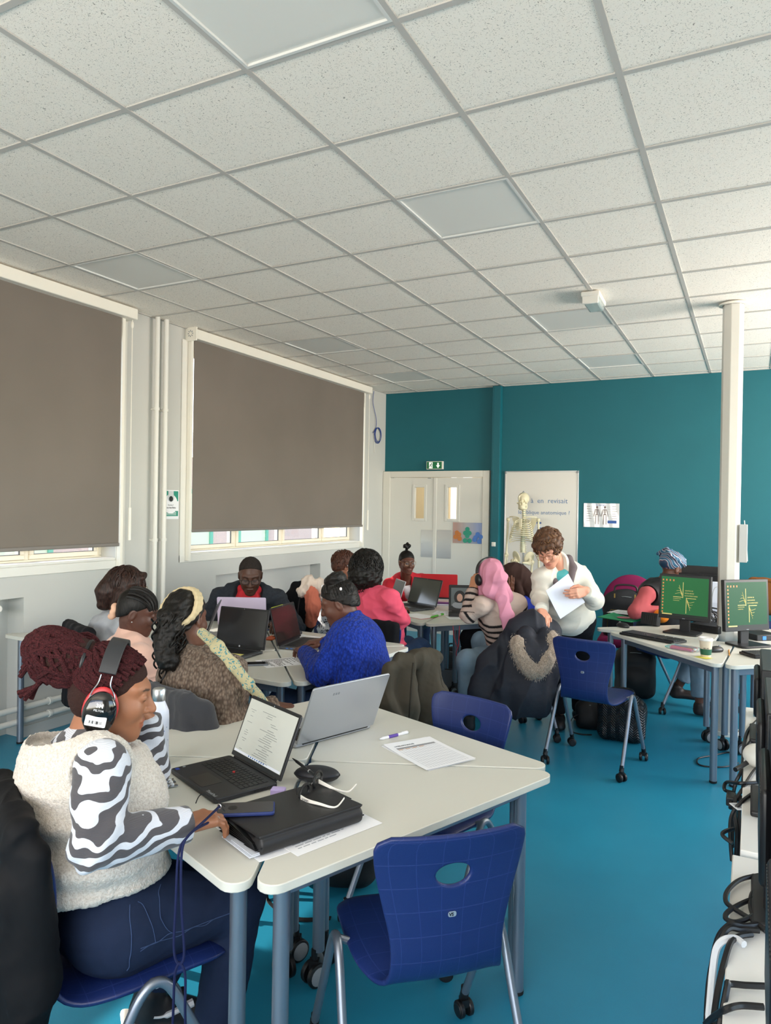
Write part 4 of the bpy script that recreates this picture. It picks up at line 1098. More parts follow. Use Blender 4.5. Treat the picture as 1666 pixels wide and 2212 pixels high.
def make_chair():
    t = thing('shell_chair', 'x', 'chair')
    sh, at, L = chair_shell(t)
    p = at(0, L - .215); q = at(0, L - .205)
    M = mframe(p + Vector((0, -.0085, 0)), (1, 0, 0), (q - p), None)
    b = MB(); b.M = M; b.prism(rpoly([(-.011, -.007), (.011, -.007), (.011, .007), (-.011, .007)], .0055, 4), 0, .0012); lg = b.build('maker_badge', mat('badge_silver', 'c6cbd2', .3, metal=.6), sh)
    b = text_mb('VS', .0115, M @ Matrix.Translation((-.0085, -.004, .0016)), .0004, None, 'LEFT', .0004); b.build('badge_lettering', m_black, sh, smooth=False)
    for s in (-1, 1):
        pts = [(s * .247, .232, .075), (s * .243, .10, .315), (s * .24, .045, .425), (s * .2385, .018, .463), (s * .238, -.006, .474), (s * .2385, -.032, .463), (s * .24, -.062, .42), (s * .243, -.118, .30), (s * .247, -.232, .075)]
        b = MB(); b.tube(spline(pts, 5), .0125, 12); b.build('leg_frame', m_leg, t)
    b = MB(); b.tube([(-.238, -.004, .47), (-.15, -.004, .43), (.15, -.004, .43), (.238, -.004, .47)], .011, 10); b.build('cross_tube', m_leg, t)
    b = MB(); b.box((0, 0, .443), (.2, .17, .02)); b.build('seat_plate', m_black, t, bevel=.006)
    k = 0
    for sx in (-1, 1):
        for sy in (-1, 1):
            b = MB(); hb = [MB(), MB()]; an = [.5, 2.2, 1.1, .2][k]; k += 1
            castor(b, hb, (sx * .247, sy * .235, 0), (math.cos(an), math.sin(an), 0), .027, .05)
            b.cyl((sx * .247, sy * .238, .062), (sx * .247, sy * .228, .085), .0145); c = b.build('castor', m_black, t); [q_.build('hub', m_black, c) for q_ in hb]
    return t
cproto = make_chair()
NCH = 0
def chair(x, y, rz, lab):
    global NCH
    t = cproto if NCH == 0 else copy_tree(cproto); NCH += 1
    return place(t, (x, y, 0), rz, lab, 'blue shell chairs on castors')
R_ = math.radians
chA = chair(-.83, 1.866, R_(43.4), 'empty blue shell chair in the foreground, seen from behind')
chB = chair(-.90, 4.84, R_(-8.4), 'empty blue shell chair standing alone in front of the computer desk')
chC = chair(-1.115, 2.64, R_(165.4), 'empty blue shell chair tucked under the far edge of the front tables')
chP1 = chair(-1.496, 1.438, R_(-27.9), 'blue shell chair under the person in the white fleece vest')
# ------------------------------------------------------------------ fabrics
def knit(name, c, scale=55, c2=None, cable=True):
    k = N(name); tc = k.n('TexCoord')
    w = k.n('TexWave', wave_type='BANDS', bands_direction='X', i_Scale=scale * .22, i_Distortion=3.0, i_Detail=1.0, i_Detail_Scale=2.5); k.l(tc.outputs['Object'], w.inputs[0])
    v = k.n('TexVoronoi', i_Scale=float(scale) * 1.6); mp = k.n('Mapping'); mp.inputs['Scale'].default_value = (1, 1, .6); k.l(tc.outputs['Object'], mp.inputs[0]); k.l(mp.outputs[0], v.inputs[0])
    ad = k.n('Math', operation='MULTIPLY_ADD'); ad.inputs[1].default_value = 1.2 if cable else .25; k.l(w.outputs['Fac'], ad.inputs[0]); k.l(v.outputs['Distance'], ad.inputs[2])
    iv = k.n('Math', operation='SUBTRACT'); iv.inputs[0].default_value = 1.0; k.l(v.outputs['Distance'], iv.inputs[1])
    r = k.ramp(v.outputs['Distance'], [(.1, srgb(c)), (.75, srgb(c2 or c))]); k.l(r.outputs[0], k.p.inputs['Base Color'])
    a2 = k.n('Math', operation='MULTIPLY_ADD'); a2.inputs[1].default_value = 1.1 if cable else .2; k.l(w.outputs['Fac'], a2.inputs[0]); k.l(iv.outputs[0], a2.inputs[2])
    k.p.inputs['Roughness'].default_value = .9; k.p.inputs['Specular IOR Level'].default_value = .15; k.p.inputs['Sheen Weight'].default_value = .06
    k.bump(a2.outputs[0], .8, .006); return k.m
def zebra():
    k = N('zebra_print_knit'); tc = k.n('TexCoord')
    nz = k.n('TexNoise', i_Scale=7.0, i_Detail=1.5); k.l(tc.outputs['Object'], nz.inputs[0])
    w = k.n('TexWave', wave_type='BANDS', bands_direction='DIAGONAL', i_Scale=10.5, i_Distortion=6.5, i_Detail=1.3, i_Detail_Scale=1.5, i_Detail_Roughness=.45); mp = k.n('Mapping'); mp.inputs['Rotation'].default_value = (.5, .3, 1.9); k.l(tc.outputs['Object'], mp.inputs[0]); k.l(mp.outputs[0], w.inputs[0])
    r = k.ramp(w.outputs['Fac'], [(.50, srgb('4a484c')), (.54, srgb('ccd0d9'))]); k.l(r.outputs[0], k.p.inputs['Base Color'])
    rb = k.n('TexWave', wave_type='BANDS', bands_direction='Z', i_Scale=120.0, i_Distortion=.4); k.l(tc.outputs['Object'], rb.inputs[0]); k.bump(rb.outputs['Fac'], .35, .0015)
    k.p.inputs['Roughness'].default_value = .9; k.p.inputs['Sheen Weight'].default_value = .2; return k.m
def leafy(name, c0, c1, scale=40):
    k = N(name); tc = k.n('TexCoord'); v = k.n('TexNoise', i_Scale=float(scale), i_Detail=1.5, i_Distortion=1.2); k.l(tc.outputs['Object'], v.inputs[0])
    r = k.ramp(v.outputs[0], [(.55, srgb(c0)), (.60, srgb(c1))]); k.l(r.outputs[0], k.p.inputs['Base Color']); k.p.inputs['Roughness'].default_value = .85; return k.m
def fur(name, c, c2, sc=160, sheen=.3):
    k = N(name); tc = k.n('TexCoord'); v = k.n('TexNoise', i_Scale=float(sc), i_Detail=4.0, i_Distortion=.6); k.l(tc.outputs['Object'], v.inputs[0])
    r = k.ramp(v.outputs[0], [(.35, srgb(c2)), (.6, srgb(c))]); k.l(r.outputs[0], k.p.inputs['Base Color']); k.p.inputs['Roughness'].default_value = .95; k.p.inputs['Sheen Weight'].default_value = sheen; k.p.inputs['Specular IOR Level'].default_value = .2
    k.bump(v.outputs[0], .7, .006); return k.m
def strands(name, c, c2, scale=60, dist=4.0, axis='X'):
    k = N(name); tc = k.n('TexCoord'); mp = k.n('Mapping'); q = {'X': (2.2, 2.2, .35), 'Z': (.5, .9, 2.4)}[axis]; mp.inputs['Scale'].default_value = q; k.l(tc.outputs['Object'], mp.inputs[0])
    w = k.n('TexNoise', i_Scale=scale * 1.5, i_Detail=3.0, i_Distortion=dist * .12); k.l(mp.outputs[0], w.inputs[0])
    r = k.ramp(w.outputs[0], [(.36, srgb(c2)), (.64, srgb(c))]); k.l(r.outputs[0], k.p.inputs['Base Color']); k.p.inputs['Roughness'].default_value = .5; k.p.inputs['Specular IOR Level'].default_value = .3
    k.bump(w.outputs[0], .6, .003); return k.m
m_zebra = zebra(); m_fleece = fur('sherpa_fleece', 'dcd5cb', 'c3b9ad', 190); m_denim = mat('dark_denim', '202c46', .85, var=.28, vscale=7, bump=(500, .25, .001)); m_denim2 = mat('light_denim', '8097a8', .85, var=.3, vscale=9, bump=(500, .25, .001)); m_denim3 = mat('mid_denim', '2c4060', .85, var=.25, vscale=9, bump=(500, .2, .001))
m_dreads = fur('burgundy_locs', '4a2023', '220e10', 300, 0); m_hairblack = strands('black_hair', '17130f', '0a0807', 70, 3); m_braid = strands('braided_black_hair', '1c1714', '070605', 60, 2, 'Z'); m_hairbrown = strands('dark_brown_hair', '3a241c', '1a100d', 45, 3); m_hairchest = strands('chestnut_short_hair', '6b4a33', '38241a', 38, 7)
m_hairred = strands('reddish_brown_hair', '5a3526', '2c1912', 50, 3)
m_blackc = mat('black_cloth', '131418', .9, var=.2, vscale=14, bump=(300, .3, .002)); m_char = mat('charcoal_felt', '3a3b3f', .95, bump=(260, .3, .002), sheen=.2)
m_shoeb = mat('black_shoe', '17161a', .5)
m_greyh = mat('grey_sweat_fabric', 'a5a8ad', .92, bump=(330, .25, .001), var=.12, vscale=30); m_pinkh = mat('pale_pink_fleece', 'd9b09f', .95, bump=(200, .3, .002), sheen=.3); m_navyh = mat('dark_marl_fabric', '34383f', .92, bump=(300, .3, .001), var=.25, vscale=60)
m_red = mat('red_polo', 'd2333c', .8); m_blue = knit('blue_cable_knit', '2340a8', 60, '152a78'); m_brownk = knit('brown_cable_knit', '8a7a6c', 62, '584a40'); m_pink = mat('coral_pink_jersey', 'e0566e', .85, bump=(260, .2, .001)); m_card = mat('red_cardigan', 'c12c38', .88, bump=(260, .25, .001))
m_cream = MATS['blind_housing']; m_ivory = mat('ivory_fleece', 'd9d5c9', .95, bump=(240, .3, .002), sheen=.35); m_taupe = mat('taupe_trim', '6b6062', .9); m_turq = mat('turquoise_tee', '58b0b4', .85)
m_hij = mat('pink_hijab_cloth', 'cf8a9f', .82, var=.08, vscale=12); m_hijb = mat('brown_hijab_cloth', '3c2a26', .85); m_royal = mat('royal_blue_sweater', '2438a0', .88); m_rust = mat('dusty_red_sleeve', 'b0555a', .85, bump=(200, .2, .002)); m_vestb = mat('black_quilted_vest', '1b1b1f', .7)
m_stripe = mat('striped_knit', 'b9a69a', .9, attr='col', bump=(300, .25, .001))
dn = np.array([0, 0, -1.0])
# ---------------------------------------------------------------- 1 woman in the white fleece vest
fwd1 = unit(W(480, 1748, 1.90) - W(400, 1782, 1.80))
P1 = Person('person in a white fleece vest and zebra sleeves wearing ear defenders in the foreground', (-1.525, 1.39, .57), W(190, 1598, 1.95), ya(38), W(243, 1497, 1.955), (ya(10), R_(-12), 0), '9a6649', 1.0, 1.12, .185,
    sh={'R': W(222, 1662, 1.76), 'L': W(262, 1650, 2.10)},
    arms={'R': dict(w=W(396, 1782, 1.80), e=W(205, 1822, 1.66), d=fwd1 + np.array([0, 0, -.12]), up=(.1, -.25, 1), curl=((.25, .45, .3), (.3, .5, .3), (.35, .5, .35), (.4, .5, .4))),
          'L': dict(w=W(317, 1556, 2.20), e=Zp(322, 1666, .83), d=W(275, 1530, 2.14) - W(317, 1556, 2.20), up=W(350, 1500, 2.2) - W(300, 1560, 2.1), curl=(.9, 1.1, .8))},
    legs={'R': dict(k=W(512, 1935, 2.02), a=W(452, 2318, 1.99)), 'L': dict(k=W(430, 1925, 2.28), a=W(322, 2150, 2.26), t=(.6, .75, -.25))}, vox=.006, hvox=.0026, nose=1.15)
tr1 = P1.trousers(m_denim, g=1.05)
def seams1():
    """stitched lines snapped onto the jeans surface"""
    s = P1; b = MB(); V = np.empty(len(tr1.data.vertices) * 3); tr1.data.vertices.foreach_get('co', V); V = V.reshape(-1, 3); V = V + np.array(PM[s.t.name].translation)
    Nv = np.empty(len(V) * 3); tr1.data.vertices.foreach_get('normal', Nv); Nv = Nv.reshape(-1, 3)
    def snap(p): i = np.argmin(((V - np.array(p)) ** 2).sum(1)); return Vector(V[i] + Nv[i] * .0006)
    h, k = s.hip['R'], s.kn['R']; ax = unit(k - h); out = unit(s.r - ax * (s.r @ ax)); up = np.cross(ax, out) * -1
    if up[2] < 0: up = -up
    def on(t_, ang): return h + (k - h) * t_ + (out * math.cos(ang) + up * math.sin(ang)) * .16
    def line(pts, r): b.tube(spline([snap(p) for p in spline(pts, 4)][::2], 4), r * .8, 5)
    line([on(t_, -.05 + .1 * t_) for t_ in np.linspace(.05, 1, 6)], .0013); line([on(t_, .0 + .1 * t_) for t_ in np.linspace(.05, 1, 6)], .0013)
    line([on(.06, .9), on(.14, .55), on(.18, .02)], .0013); line([on(.30, 1.2), on(.24, .8), on(.28, .4), on(.34, .04)], .0013)
    line([on(-.02, .9), on(-.04, .3), on(-.05, -.2), on(-.05, -.5)], .0017);
    s.mb('stitched_seam', b, mat('denim_stitch', '3b4c6e', .9))
seams1()
P1.shoes(mat('sneaker_black_white', '202024', .5), mat('white_sole', 'e8e4dc', .6))
def sleeves1(s):
    S = SDF(); s.torso(S, .006, hip=False); s.arm_ops(S, .013, cuff=.012, flare=.004)
    V, Q = S.mesh(.0055); Nn = vnormals(V, Q); e = s.el['R']
    d = np.linalg.norm(V - e, axis=1); F = np.sin(((V - e) @ unit(s.wr['R'] - s.sh['R'])) * 110 + 2 * wob(V, 18, 2)) * np.exp(-(d / .085) ** 2)
    V = V + Nn * (.006 * F + .004 * (1 - 2 * np.abs(wob(V, 26, 5))))[:, None]
    return np_mesh('zebra_sweater', V, Q, m_zebra, s.t)
sleeves1(P1)
def vest1():
    s = P1; S = SDF(); o = .026
    s.torso(S, o, bust=True)
    S.ell(s.pel + s.u * .34 - s.f2 * .045, (.178, .145, .21), s.Rb, .05); S.ell(s.pel + s.u * .15 - s.f2 * .045, (.205, .175, .13), s.Rb, .05)
    S.cone(s.nk - s.u * .09, s.nk + s.u * .0 + s.f2 * .01, .088, .074, .03)
    for k in 'RL':
        S.cone(s.sh[k] - s.r2 * (-HB[k]) * .04 - s.u * .005, s.sh[k] - s.r2 * (-HB[k]) * .015 - s.u * .004, .070, .060, .04)
        a, b = s.sh[k], s.el[k]; o_ = s.r2 * (-HB[k]); S.cone(a + (b - a) * .02 + o_ * .03, a + (b - a) * 1.0 + o_ * .04, .082, .075, .02, neg=True); S.ell(a + (b - a) * .22 + o_ * .02, (.062, .088, .115), s.Rb, .02, True)
    S.cut(s.pel + s.u * .085, -s.u - s.f2 * .10, .5, .02); S.cut(s.nk - s.u * .012, s.u + .25 * s.f2, .15, .02)
    V, Q = S.mesh(.0055); Nn = vnormals(V, Q); L = np.stack([(V - s.pel) @ s.r2, (V - s.pel) @ s.f2, (V - s.pel) @ s.u], 1)
    z = L[:, 2]; f = .011 * np.sin(z * 66 + 2.2 * np.sin(L[:, 1] * 6 + 1) + 1.2 * L[:, 0] * 8) * np.clip((.42 - z) / .2, 0, 1) * np.clip((.10 - L[:, 1]) / .12, .2, 1)
    V = V + Nn * (f + .004 * wob(V, 45, 2) + .0026 * wob(V, 330, 5, 10) + .0016 * wob(V, 620, 6, 10))[:, None]
    return np_mesh('fleece_vest', V, Q, m_fleece, s.t)
vest1()
b = MB(); s = P1
# locs gathered into a bun: many rope strands
r1 = random.Random(3)
knotp = s.T(0, -.085, .085)
for i in range(70):                                      # strands lying on the scalp, combed back
    a = -1.25 + 2.5 * (i % 14) / 13; e = (i // 14) / 4
    st = (math.sin(a) * (.074), .075 - .06 * e - .06 * abs(math.sin(a)), .07 + .035 * math.cos(a) * (1 - .2 * e) - .05 * abs(math.sin(a)) - .02 * e)
    md = (st[0] * .95, st[1] - .06, st[2] + .022); q = (st[0] * .45, -.085, .075 + .02 * r1.uniform(-1, 1))
    def push(p, ex=.013):
        L = np.array(p) - np.array((0, -.016, .034)); k_ = math.sqrt(((L / np.array((.074, .094, .083))) ** 2).sum()); return tuple(np.array((0, -.016, .034)) + L / k_ * (1 + ex / .08))
    pts = [push(st), push(md), push(((md[0] + q[0]) / 2, (md[1] + q[1]) / 2, (md[2] + q[2]) / 2 + .03)), push(q)]
    b.tube(spline([s.T(*p) for p in pts], 4), .0062, 6)
for i in range(120):                                     # the bun itself: locs wrapped round in many directions
    ax_ = unit((r1.gauss(0, 1), r1.gauss(0, .5), r1.gauss(0, .6))); e1 = unit(np.cross(ax_, (0, .3, 1))); e2 = np.cross(ax_, e1)
    tl = r1.uniform(-.7, .7); rr = math.sqrt(1 - tl * tl) * (1 if i < 90 else .7); ph = r1.uniform(0, 6.28); pts = []
    for j in range(8):
        q = ph + j * .42; p = ax_ * tl + (e1 * math.cos(q) + e2 * math.sin(q)) * rr
        p = p * r1.uniform(.95, 1.06); pts.append(s.T(p[0] * .066, -.150 + p[1] * .092 - .02 * p[2], .070 + p[2] * .072))
    b.tube(spline(pts, 3), r1.uniform(.0055, .0078), 6)
for i in range(22):
    x0 = r1.uniform(-.06, .06); b.tube(spline([s.T(x0, -.06, .10), s.T(x0 * 1.1, -.11, .09 + r1.uniform(-.05, .05)), s.T(x0 * .8, -.19, .05 + r1.uniform(-.07, .06)), s.T(x0 * .5, -.236, .05 + r1.uniform(-.05, .05))], 4), .0068, 6)
for i in range(8):
    x0 = r1.uniform(-.05, .05); b.tube(spline([s.T(x0, -.17, .03), s.T(x0 * 1.1, -.19, -.01), s.T(x0 * 1.2, -.17 - r1.uniform(0, .06), -.03 - r1.uniform(0, .03))], 4), .0065, 6)
s.mb('locs', b, m_dreads)
S = SDF(); S.ell(s.T(0, -.150, .070), (.058, .082, .064), s.R); S.cone(s.T(0, -.08, .07), s.T(0, -.13, .07), .055, .055, .03); sdf_ = S.mesh(.005); np_mesh('bun_core', sdf_[0], sdf_[1], mat('short_roots', '33201c', .85, bump=(240, .8, .004)), s.t)
def cap1(S, s): s.cap(S, .006, plane=((0, .088, .07), (0, .72, -.69)))
s.hair('scalp_hair', cap1, mat('short_roots', '33201c', .85, bump=(240, .8, .004)), .0035, .001, 300)
b = MB(); b.tube([s.T(.05 * math.cos(q) * 1.2, -.085, .075 + .05 * math.sin(q)) for q in [2 * math.pi * i / 20 for i in range(20)]], .006, 8, closed=True); s.mb('hair_band', b, m_black)
# ear defenders
t = thing('ear_defenders', 'black ear defenders with red rims on the head of the person in the fleece vest', 'ear defenders', tuple(P1.c))
b = MB(); P = []
for i in range(17):
    q = -1.25 + 2.5 * i / 16; x = .092 * math.sin(q); z = .036 + .099 * math.cos(q) + .004
    P.append([s.T(x, -.012 + .022 * (j - 2) / 2, z) for j in range(5)])
b.sheet(P[::-1], .009); b.build('headband', mat('headband_vinyl', '2a2b2e', .5), t, world=True, bevel=.002)
for x in (-1, 1):
    b = MB()
    for y in (-.034, .026): b.tube(spline([s.T(x * .091, -.012 + (.014 if y > 0 else -.014), .068), s.T(x * .098, -.012 + (.016 if y > 0 else -.016), .045), s.T(x * .104, y - .004, .018), s.T(x * .104, y - .004, -.03)], 4), .0017, 6)
    b.build('wire_fork', m_chrome, t, world=True)
    S = SDF(); S.ell(s.T(x * .108, -.006, -.026), (.021, .042, .057), s.R, .01); V, Q = S.mesh(.003); cup = np_mesh('ear_cup', V, Q, mat('gloss_black', '0c0c0e', .12, coat=.5), t)
    S = SDF(); S.ell(s.T(x * .095, -.008, -.020), (.010, .045, .060), s.R, .01); V, Q = S.mesh(.003); np_mesh('red_rim', V, Q, mat('red_plastic', 'b3262c', .4), t)
    S = SDF(); S.ell(s.T(x * .085, -.006, -.022), (.014, .038, .052), s.R, .01); V, Q = S.mesh(.003); np_mesh('cushion', V, Q, m_black, t)
Rm = Matrix([list(r) for r in s.R])
def cupM(y, z, x=.1295): return mframe(s.T(x, y, z), Rm @ Vector((0, 1, 0)), Rm @ Vector((0, 0, 1)))
S = SDF(); S.box(s.T(.1262, -.008, -.042), (.0035, .026, .0135), s.R, .003); V, Q = S.mesh(.0016); np_mesh('barcode_label', V, Q, mat('label_white', 'e8eaee', .4), t)
b = MB(); Mb = cupM(-.027, -.050, .1302)
for i in range(26):
    if r1.random() < .62: x0 = .004 + i * .0012; b.add([Mb @ Vector(p) for p in ((x0, .002, 0), (x0 + .0009, .002, 0), (x0 + .0009, .010, 0), (x0, .010, 0))], [(0, 1, 2, 3)])
b.build('barcode', m_black, t, world=True, smooth=False)
b = text_mb('3M', .014, cupM(-.006, -.006, .1282), .0004, None, 'CENTER', .0005); text_mb('PELTOR', .0072, cupM(-.006, -.016, .1292), .0004, b, 'CENTER'); b.build('lettering', mat('label_white', 'e8eaee', .4), t, world=True, smooth=False)
# shoe stripe
b = MB(); a = P1.an['L']; d = P1.toe['L']; sd = unit(np.cross(d, [0, 0, 1])); up = np.cross(sd, d); base = a - up * .07
for kx, pts in ((.047, [(0.02, .012), (.05, .014), (.10, .034), (.135, .05)]),):
    b.tube(spline([Vector(base + d * p[0] + up * (p[1] + .02) + sd * kx * (1 - .25 * (p[0] / .14) ** 2)) for p in pts], 5), [.004] * 6 + [.009] * 5 + [.012] * 5, 6)
s.mb('shoe_flash', b, mat('white_leather', 'e4e4e6', .4))
# ---------------------------------------------------------------- 2 woman in the brown cable sweater
def ww(px, py, d): return W(px, py, d)
P2 = Person('person in a brown cable knit sweater with a cream headband and curly ponytail', (*Zp(445, 1620, .57).xy, .57), W(432, 1418, 3.22), ya(52), W(402, 1338, 3.27), (ya(70), R_(-12), R_(-8)), '5d3a2a', 1.04, 1.2, .19,
    sh={'R': W(492, 1452, 3.08), 'L': W(378, 1455, 3.38)},
    arms={'R': dict(w=W(588, 1524, 3.22), e=W(482, 1578, 3.02), d=W(660, 1532, 3.27) - W(588, 1524, 3.22), curl=(.25, .4, .3)), 'L': dict(w=W(470, 1480, 3.65), e=W(400, 1530, 3.6), d=(.6, .7, 0))}, vox=.007)
P2.trousers(m_denim3); P2.shoes(m_shoeb)
P2.garment('cable_sweater', m_brownk, .022, .10, .015, .035, fold=.008, freq=20, high=.35)
s = P2
def hair2(S, s):
    s.cap(S, .012, plane=((0, .07, .08), (0, .7, -.71)))
    for i in range(5): S.ell(s.T(.015 * math.sin(i * 2), -.125 - .004 * i, .0 - .045 * i), (.05, .045, .045), None, .03)
s.hair('curly_hair', hair2, m_hairblack, .0045, .006, 120, post=None)
b = MB(); r2 = random.Random(8)
for i in range(46):
    x, y = r2.uniform(-.05, .05), -.125 + r2.uniform(-.045, .04); z0 = r2.uniform(-.02, .02); L = r2.uniform(.12, .26); ph = r2.uniform(0, 6)
    b.tube([s.T(x + .012 * math.sin(ph + k * .4) + .01 * x * k / 3, y + .012 * math.cos(ph + k * .4) + .0008 * k, z0 - L * k / 40) for k in range(41)], .0042, 5)
s.mb('ponytail_curls', b, m_hairblack)
def band2(S, s):
    # folded cloth band: over the crown in front, down behind the ears to the nape
    nrm = unit(s.R @ np.array((0, .82, .25)))
    for off in (-.014, .004, .022):
        pts = []
        for i in range(25):
            q = 2 * math.pi * i / 24; v = np.array((math.sin(q), .0, math.cos(q)))
            pts.append(s.T(.089 * v[0], -.002 - .062 * (1 - v[2]) / 2 * 1.55 + off * (1 if v[2] > -.2 else .5), .036 + .0985 * v[2] * (1 if v[2] > 0 else .80)))
        for i in range(24): S.cone(pts[i], pts[i + 1], .0085, .0085, .008)
s.hair('headband', band2, mat('cream_headband', 'c9b792', .85, bump=(120, .5, .004)), .0035, .0012, 90)
b = MB(); b.tube([s.T(.028 * math.cos(q), -.112, -.012 + .03 * math.sin(q)) for q in [2 * math.pi * i / 16 for i in range(16)]], .012, 8, closed=True); s.mb('hair_scrunchie', b, mat('brown_scrunchie', '4a2f28', .9))
def scarf2(S, s):
    S.chain([Vector(W(436, 1366, 3.12)), Vector(W(470, 1396, 3.03)), Vector(W(504, 1436, 2.98)), Vector(W(538, 1478, 2.99)), Vector(W(570, 1516, 3.06))], [.022, .026, .024, .022, .02], .02, sq=(unit(-np.array(CM[2]) + np.array([0, 0, .8])), .45))
    S.chain([s.nk + s.r2 * .06 + s.u * .02, s.nk + s.f2 * .07 + s.u * .01, s.nk - s.r2 * .07 + s.u * .02], [.035, .035, .035], .02)
s.hair('leaf_print_scarf', scarf2, leafy('leaf_print_cloth', 'b5ab85', '3f7f88', 75), .005, .002, 60)
# ---------------------------------------------------------------- 3 woman in the pale pink hoodie
P3 = Person('person in a pale pink hoodie with cornrows and a peach scrunchie, in profile', (*W(292, 1530, 3.72).xy, .57), W(284, 1396, 3.74), ya(30), W(298, 1322, 3.72), (ya(8), R_(-18), R_(4)), '54352a', .98, 1.05, .17,
    arms={'R': dict(w=W(420, 1438, 3.95), hint=(.2, -.5, -1), d=(.7, .7, 0)), 'L': dict(w=W(420, 1420, 4.1), hint=(0, .2, -1), d=(.7, .7, 0))})
s = P3; s.trousers(m_denim3); s.shoes(m_shoeb)
def hood(S, s, w=1.0, a=.10):
    S.chain([s.nk + s.r2 * a + s.u * .03, s.nk - s.f2 * .06 + s.r2 * .06 + s.u * .0, s.nk - s.f2 * .085 - s.u * .03, s.nk - s.f2 * .06 - s.r2 * .06 + s.u * .0, s.nk - s.r2 * a + s.u * .03], [.04 * w, .048 * w, .055 * w, .048 * w, .04 * w], .03)
    S.chain([s.nk + s.r2 * a + s.u * .02, s.nk + s.f2 * .06 - s.u * .03, s.nk - s.r2 * a + s.u * .02], [.036 * w, .03 * w, .036 * w], .02)
s.garment('hoodie', m_pinkh, .022, .09, .01, None, fold=.006, extra=lambda S: hood(S, P3), high=.5)
def capc(S, s): s.cap(S, .006)
s.hair('hair', capc, m_hairblack, .004)
b = MB()
for i in range(9):
    a = -1.3 + 2.6 * i / 8; pts = []
    for j in range(9):
        t_ = j / 8; th = -.15 + t_ * 2.3; e = np.array((.0795 * math.sin(a) * math.cos((th - 1.0) * .55), -.016 + .1 * math.cos(th), .036 + .089 * math.sin(th) * math.cos(a * .75)))
        L = e - np.array((0, -.016, .034)); k_ = math.sqrt(((L / np.array((.082, .102, .091))) ** 2).sum()); e = np.array((0, -.016, .034)) + L / k_; pts.append(s.T(*e))
    b.tube(spline(pts, 3), .0085, 6)
s.mb('cornrows', b, m_braid)
S = SDF()
for i in range(12): S.ell(s.T(.02 * math.cos(i * .52), -.118 + .006 * math.sin(i * 1.9), -.035 + .03 * math.sin(i * .52)), (.016, .016, .016), None, .006)
V, Q = S.mesh(.004); np_mesh('scrunchie', V, Q, mat('peach_scrunchie', 'e0b498', .85), s.t)
b = MB(); b.ball(s.T(.088, .0, -.036), .004, 8); s.mb('ear_stud', b, m_alu)
# ---------------------------------------------------------------- 4 woman in the grey hoodie
P4 = Person('person in a grey hoodie with shoulder-length dark brown hair behind the cornrows', (*W(255, 1470, 4.25).xy, .57), W(248, 1345, 4.3), ya(40), W(275, 1272, 4.3), (ya(25), R_(-14), R_(6)), '6a4532', 1.0, 1.08, .18,
    arms={'R': dict(w=W(365, 1385, 4.5), hint=(.2, -.5, -1), d=(.7, .7, 0)), 'L': dict(w=W(365, 1375, 4.7), hint=(0, .2, -1), d=(.7, .7, 0))}, vox=.008)
s = P4; s.trousers(m_denim3); s.shoes(m_shoeb); s.garment('hoodie', m_greyh, .024, .09, .01, None, fold=.007, extra=lambda S: hood(S, P4), vox=.008)
def bob(S, s):
    s.cap(S, .016, plane=((0, .075, .075), (0, .75, -.66)))
    for x in (-1, 1): S.chain([s.T(x * .075, -.01, .05), s.T(x * .085, -.03, -.03), s.T(x * .075, -.05, -.10)], [.03, .035, .03], .03)
    S.chain([s.T(0, -.095, .04), s.T(0, -.11, -.04), s.T(0, -.10, -.11)], [.05, .055, .045], .03)
    S.chain([s.T(-.05, .05, .09), s.T(0, .07, .10), s.T(.05, .055, .09)], [.016, .016, .016], .02)
s.hair('hair', bob, m_hairbrown, .005, .004, 70); s.glasses(mat('gold_wire', 'b58a5a', .3, metal=1))
# ---------------------------------------------------------------- 5 man in the dark hoodie
P5 = Person('person in a dark hoodie over a red polo shirt, with short hair and glasses', (*W(535, 1440, 5.75).xy, .58), W(538, 1281, 5.62), ya(-86), W(541, 1243, 5.5), (ya(-80), R_(-24), 0), '553629', 1.12, 1.12, .19,
    arms={'R': dict(w=Vector((-3.62, 4.48, .80)), hint=(-.6, 0, -1), d=(.5, -.8, 0)), 'L': dict(w=W(606, 1342, 5.2), hint=(1, 0, -1), d=W(585, 1345, 4.95) - W(606, 1342, 5.2), curl=(.6, .7, .5))}, fem=False, nose=1.25, vox=.008)
s = P5; s.trousers(m_denim3); s.shoes(m_shoeb)
s.garment('hoodie', m_navyh, .028, .09, .01, None, fold=.009, extra=lambda S: (hood(S, P5, 1.05, .14), S.cone(P5.nk + P5.f2 * .08 + P5.u * .09, P5.pel + P5.u * .26 + P5.f2 * .21, .115, .09, .01, neg=True)), vox=.008)
def polo(S, s): S.ell(s.nk - s.u * .12 + s.f2 * .045, (.125, .115, .19), s.Rb, .03); S.chain([s.nk + s.r2 * .075 + s.u * .035, s.nk + s.f2 * .075 - s.u * .01, s.nk - s.r2 * .075 + s.u * .035], [.034, .026, .034], .01)
s.hair('polo_shirt', polo, m_red, .006, .002, 60)
def buzz(S, s): s.cap(S, .004, plane=((0, .07, .094), (0, .66, -.75)))
s.hair('hair', buzz, fur('short_greying_hair', '3c3531', '181412', 300, 0), .004, .0015, 300); s.glasses(m_black, 'sq', .025, .018)
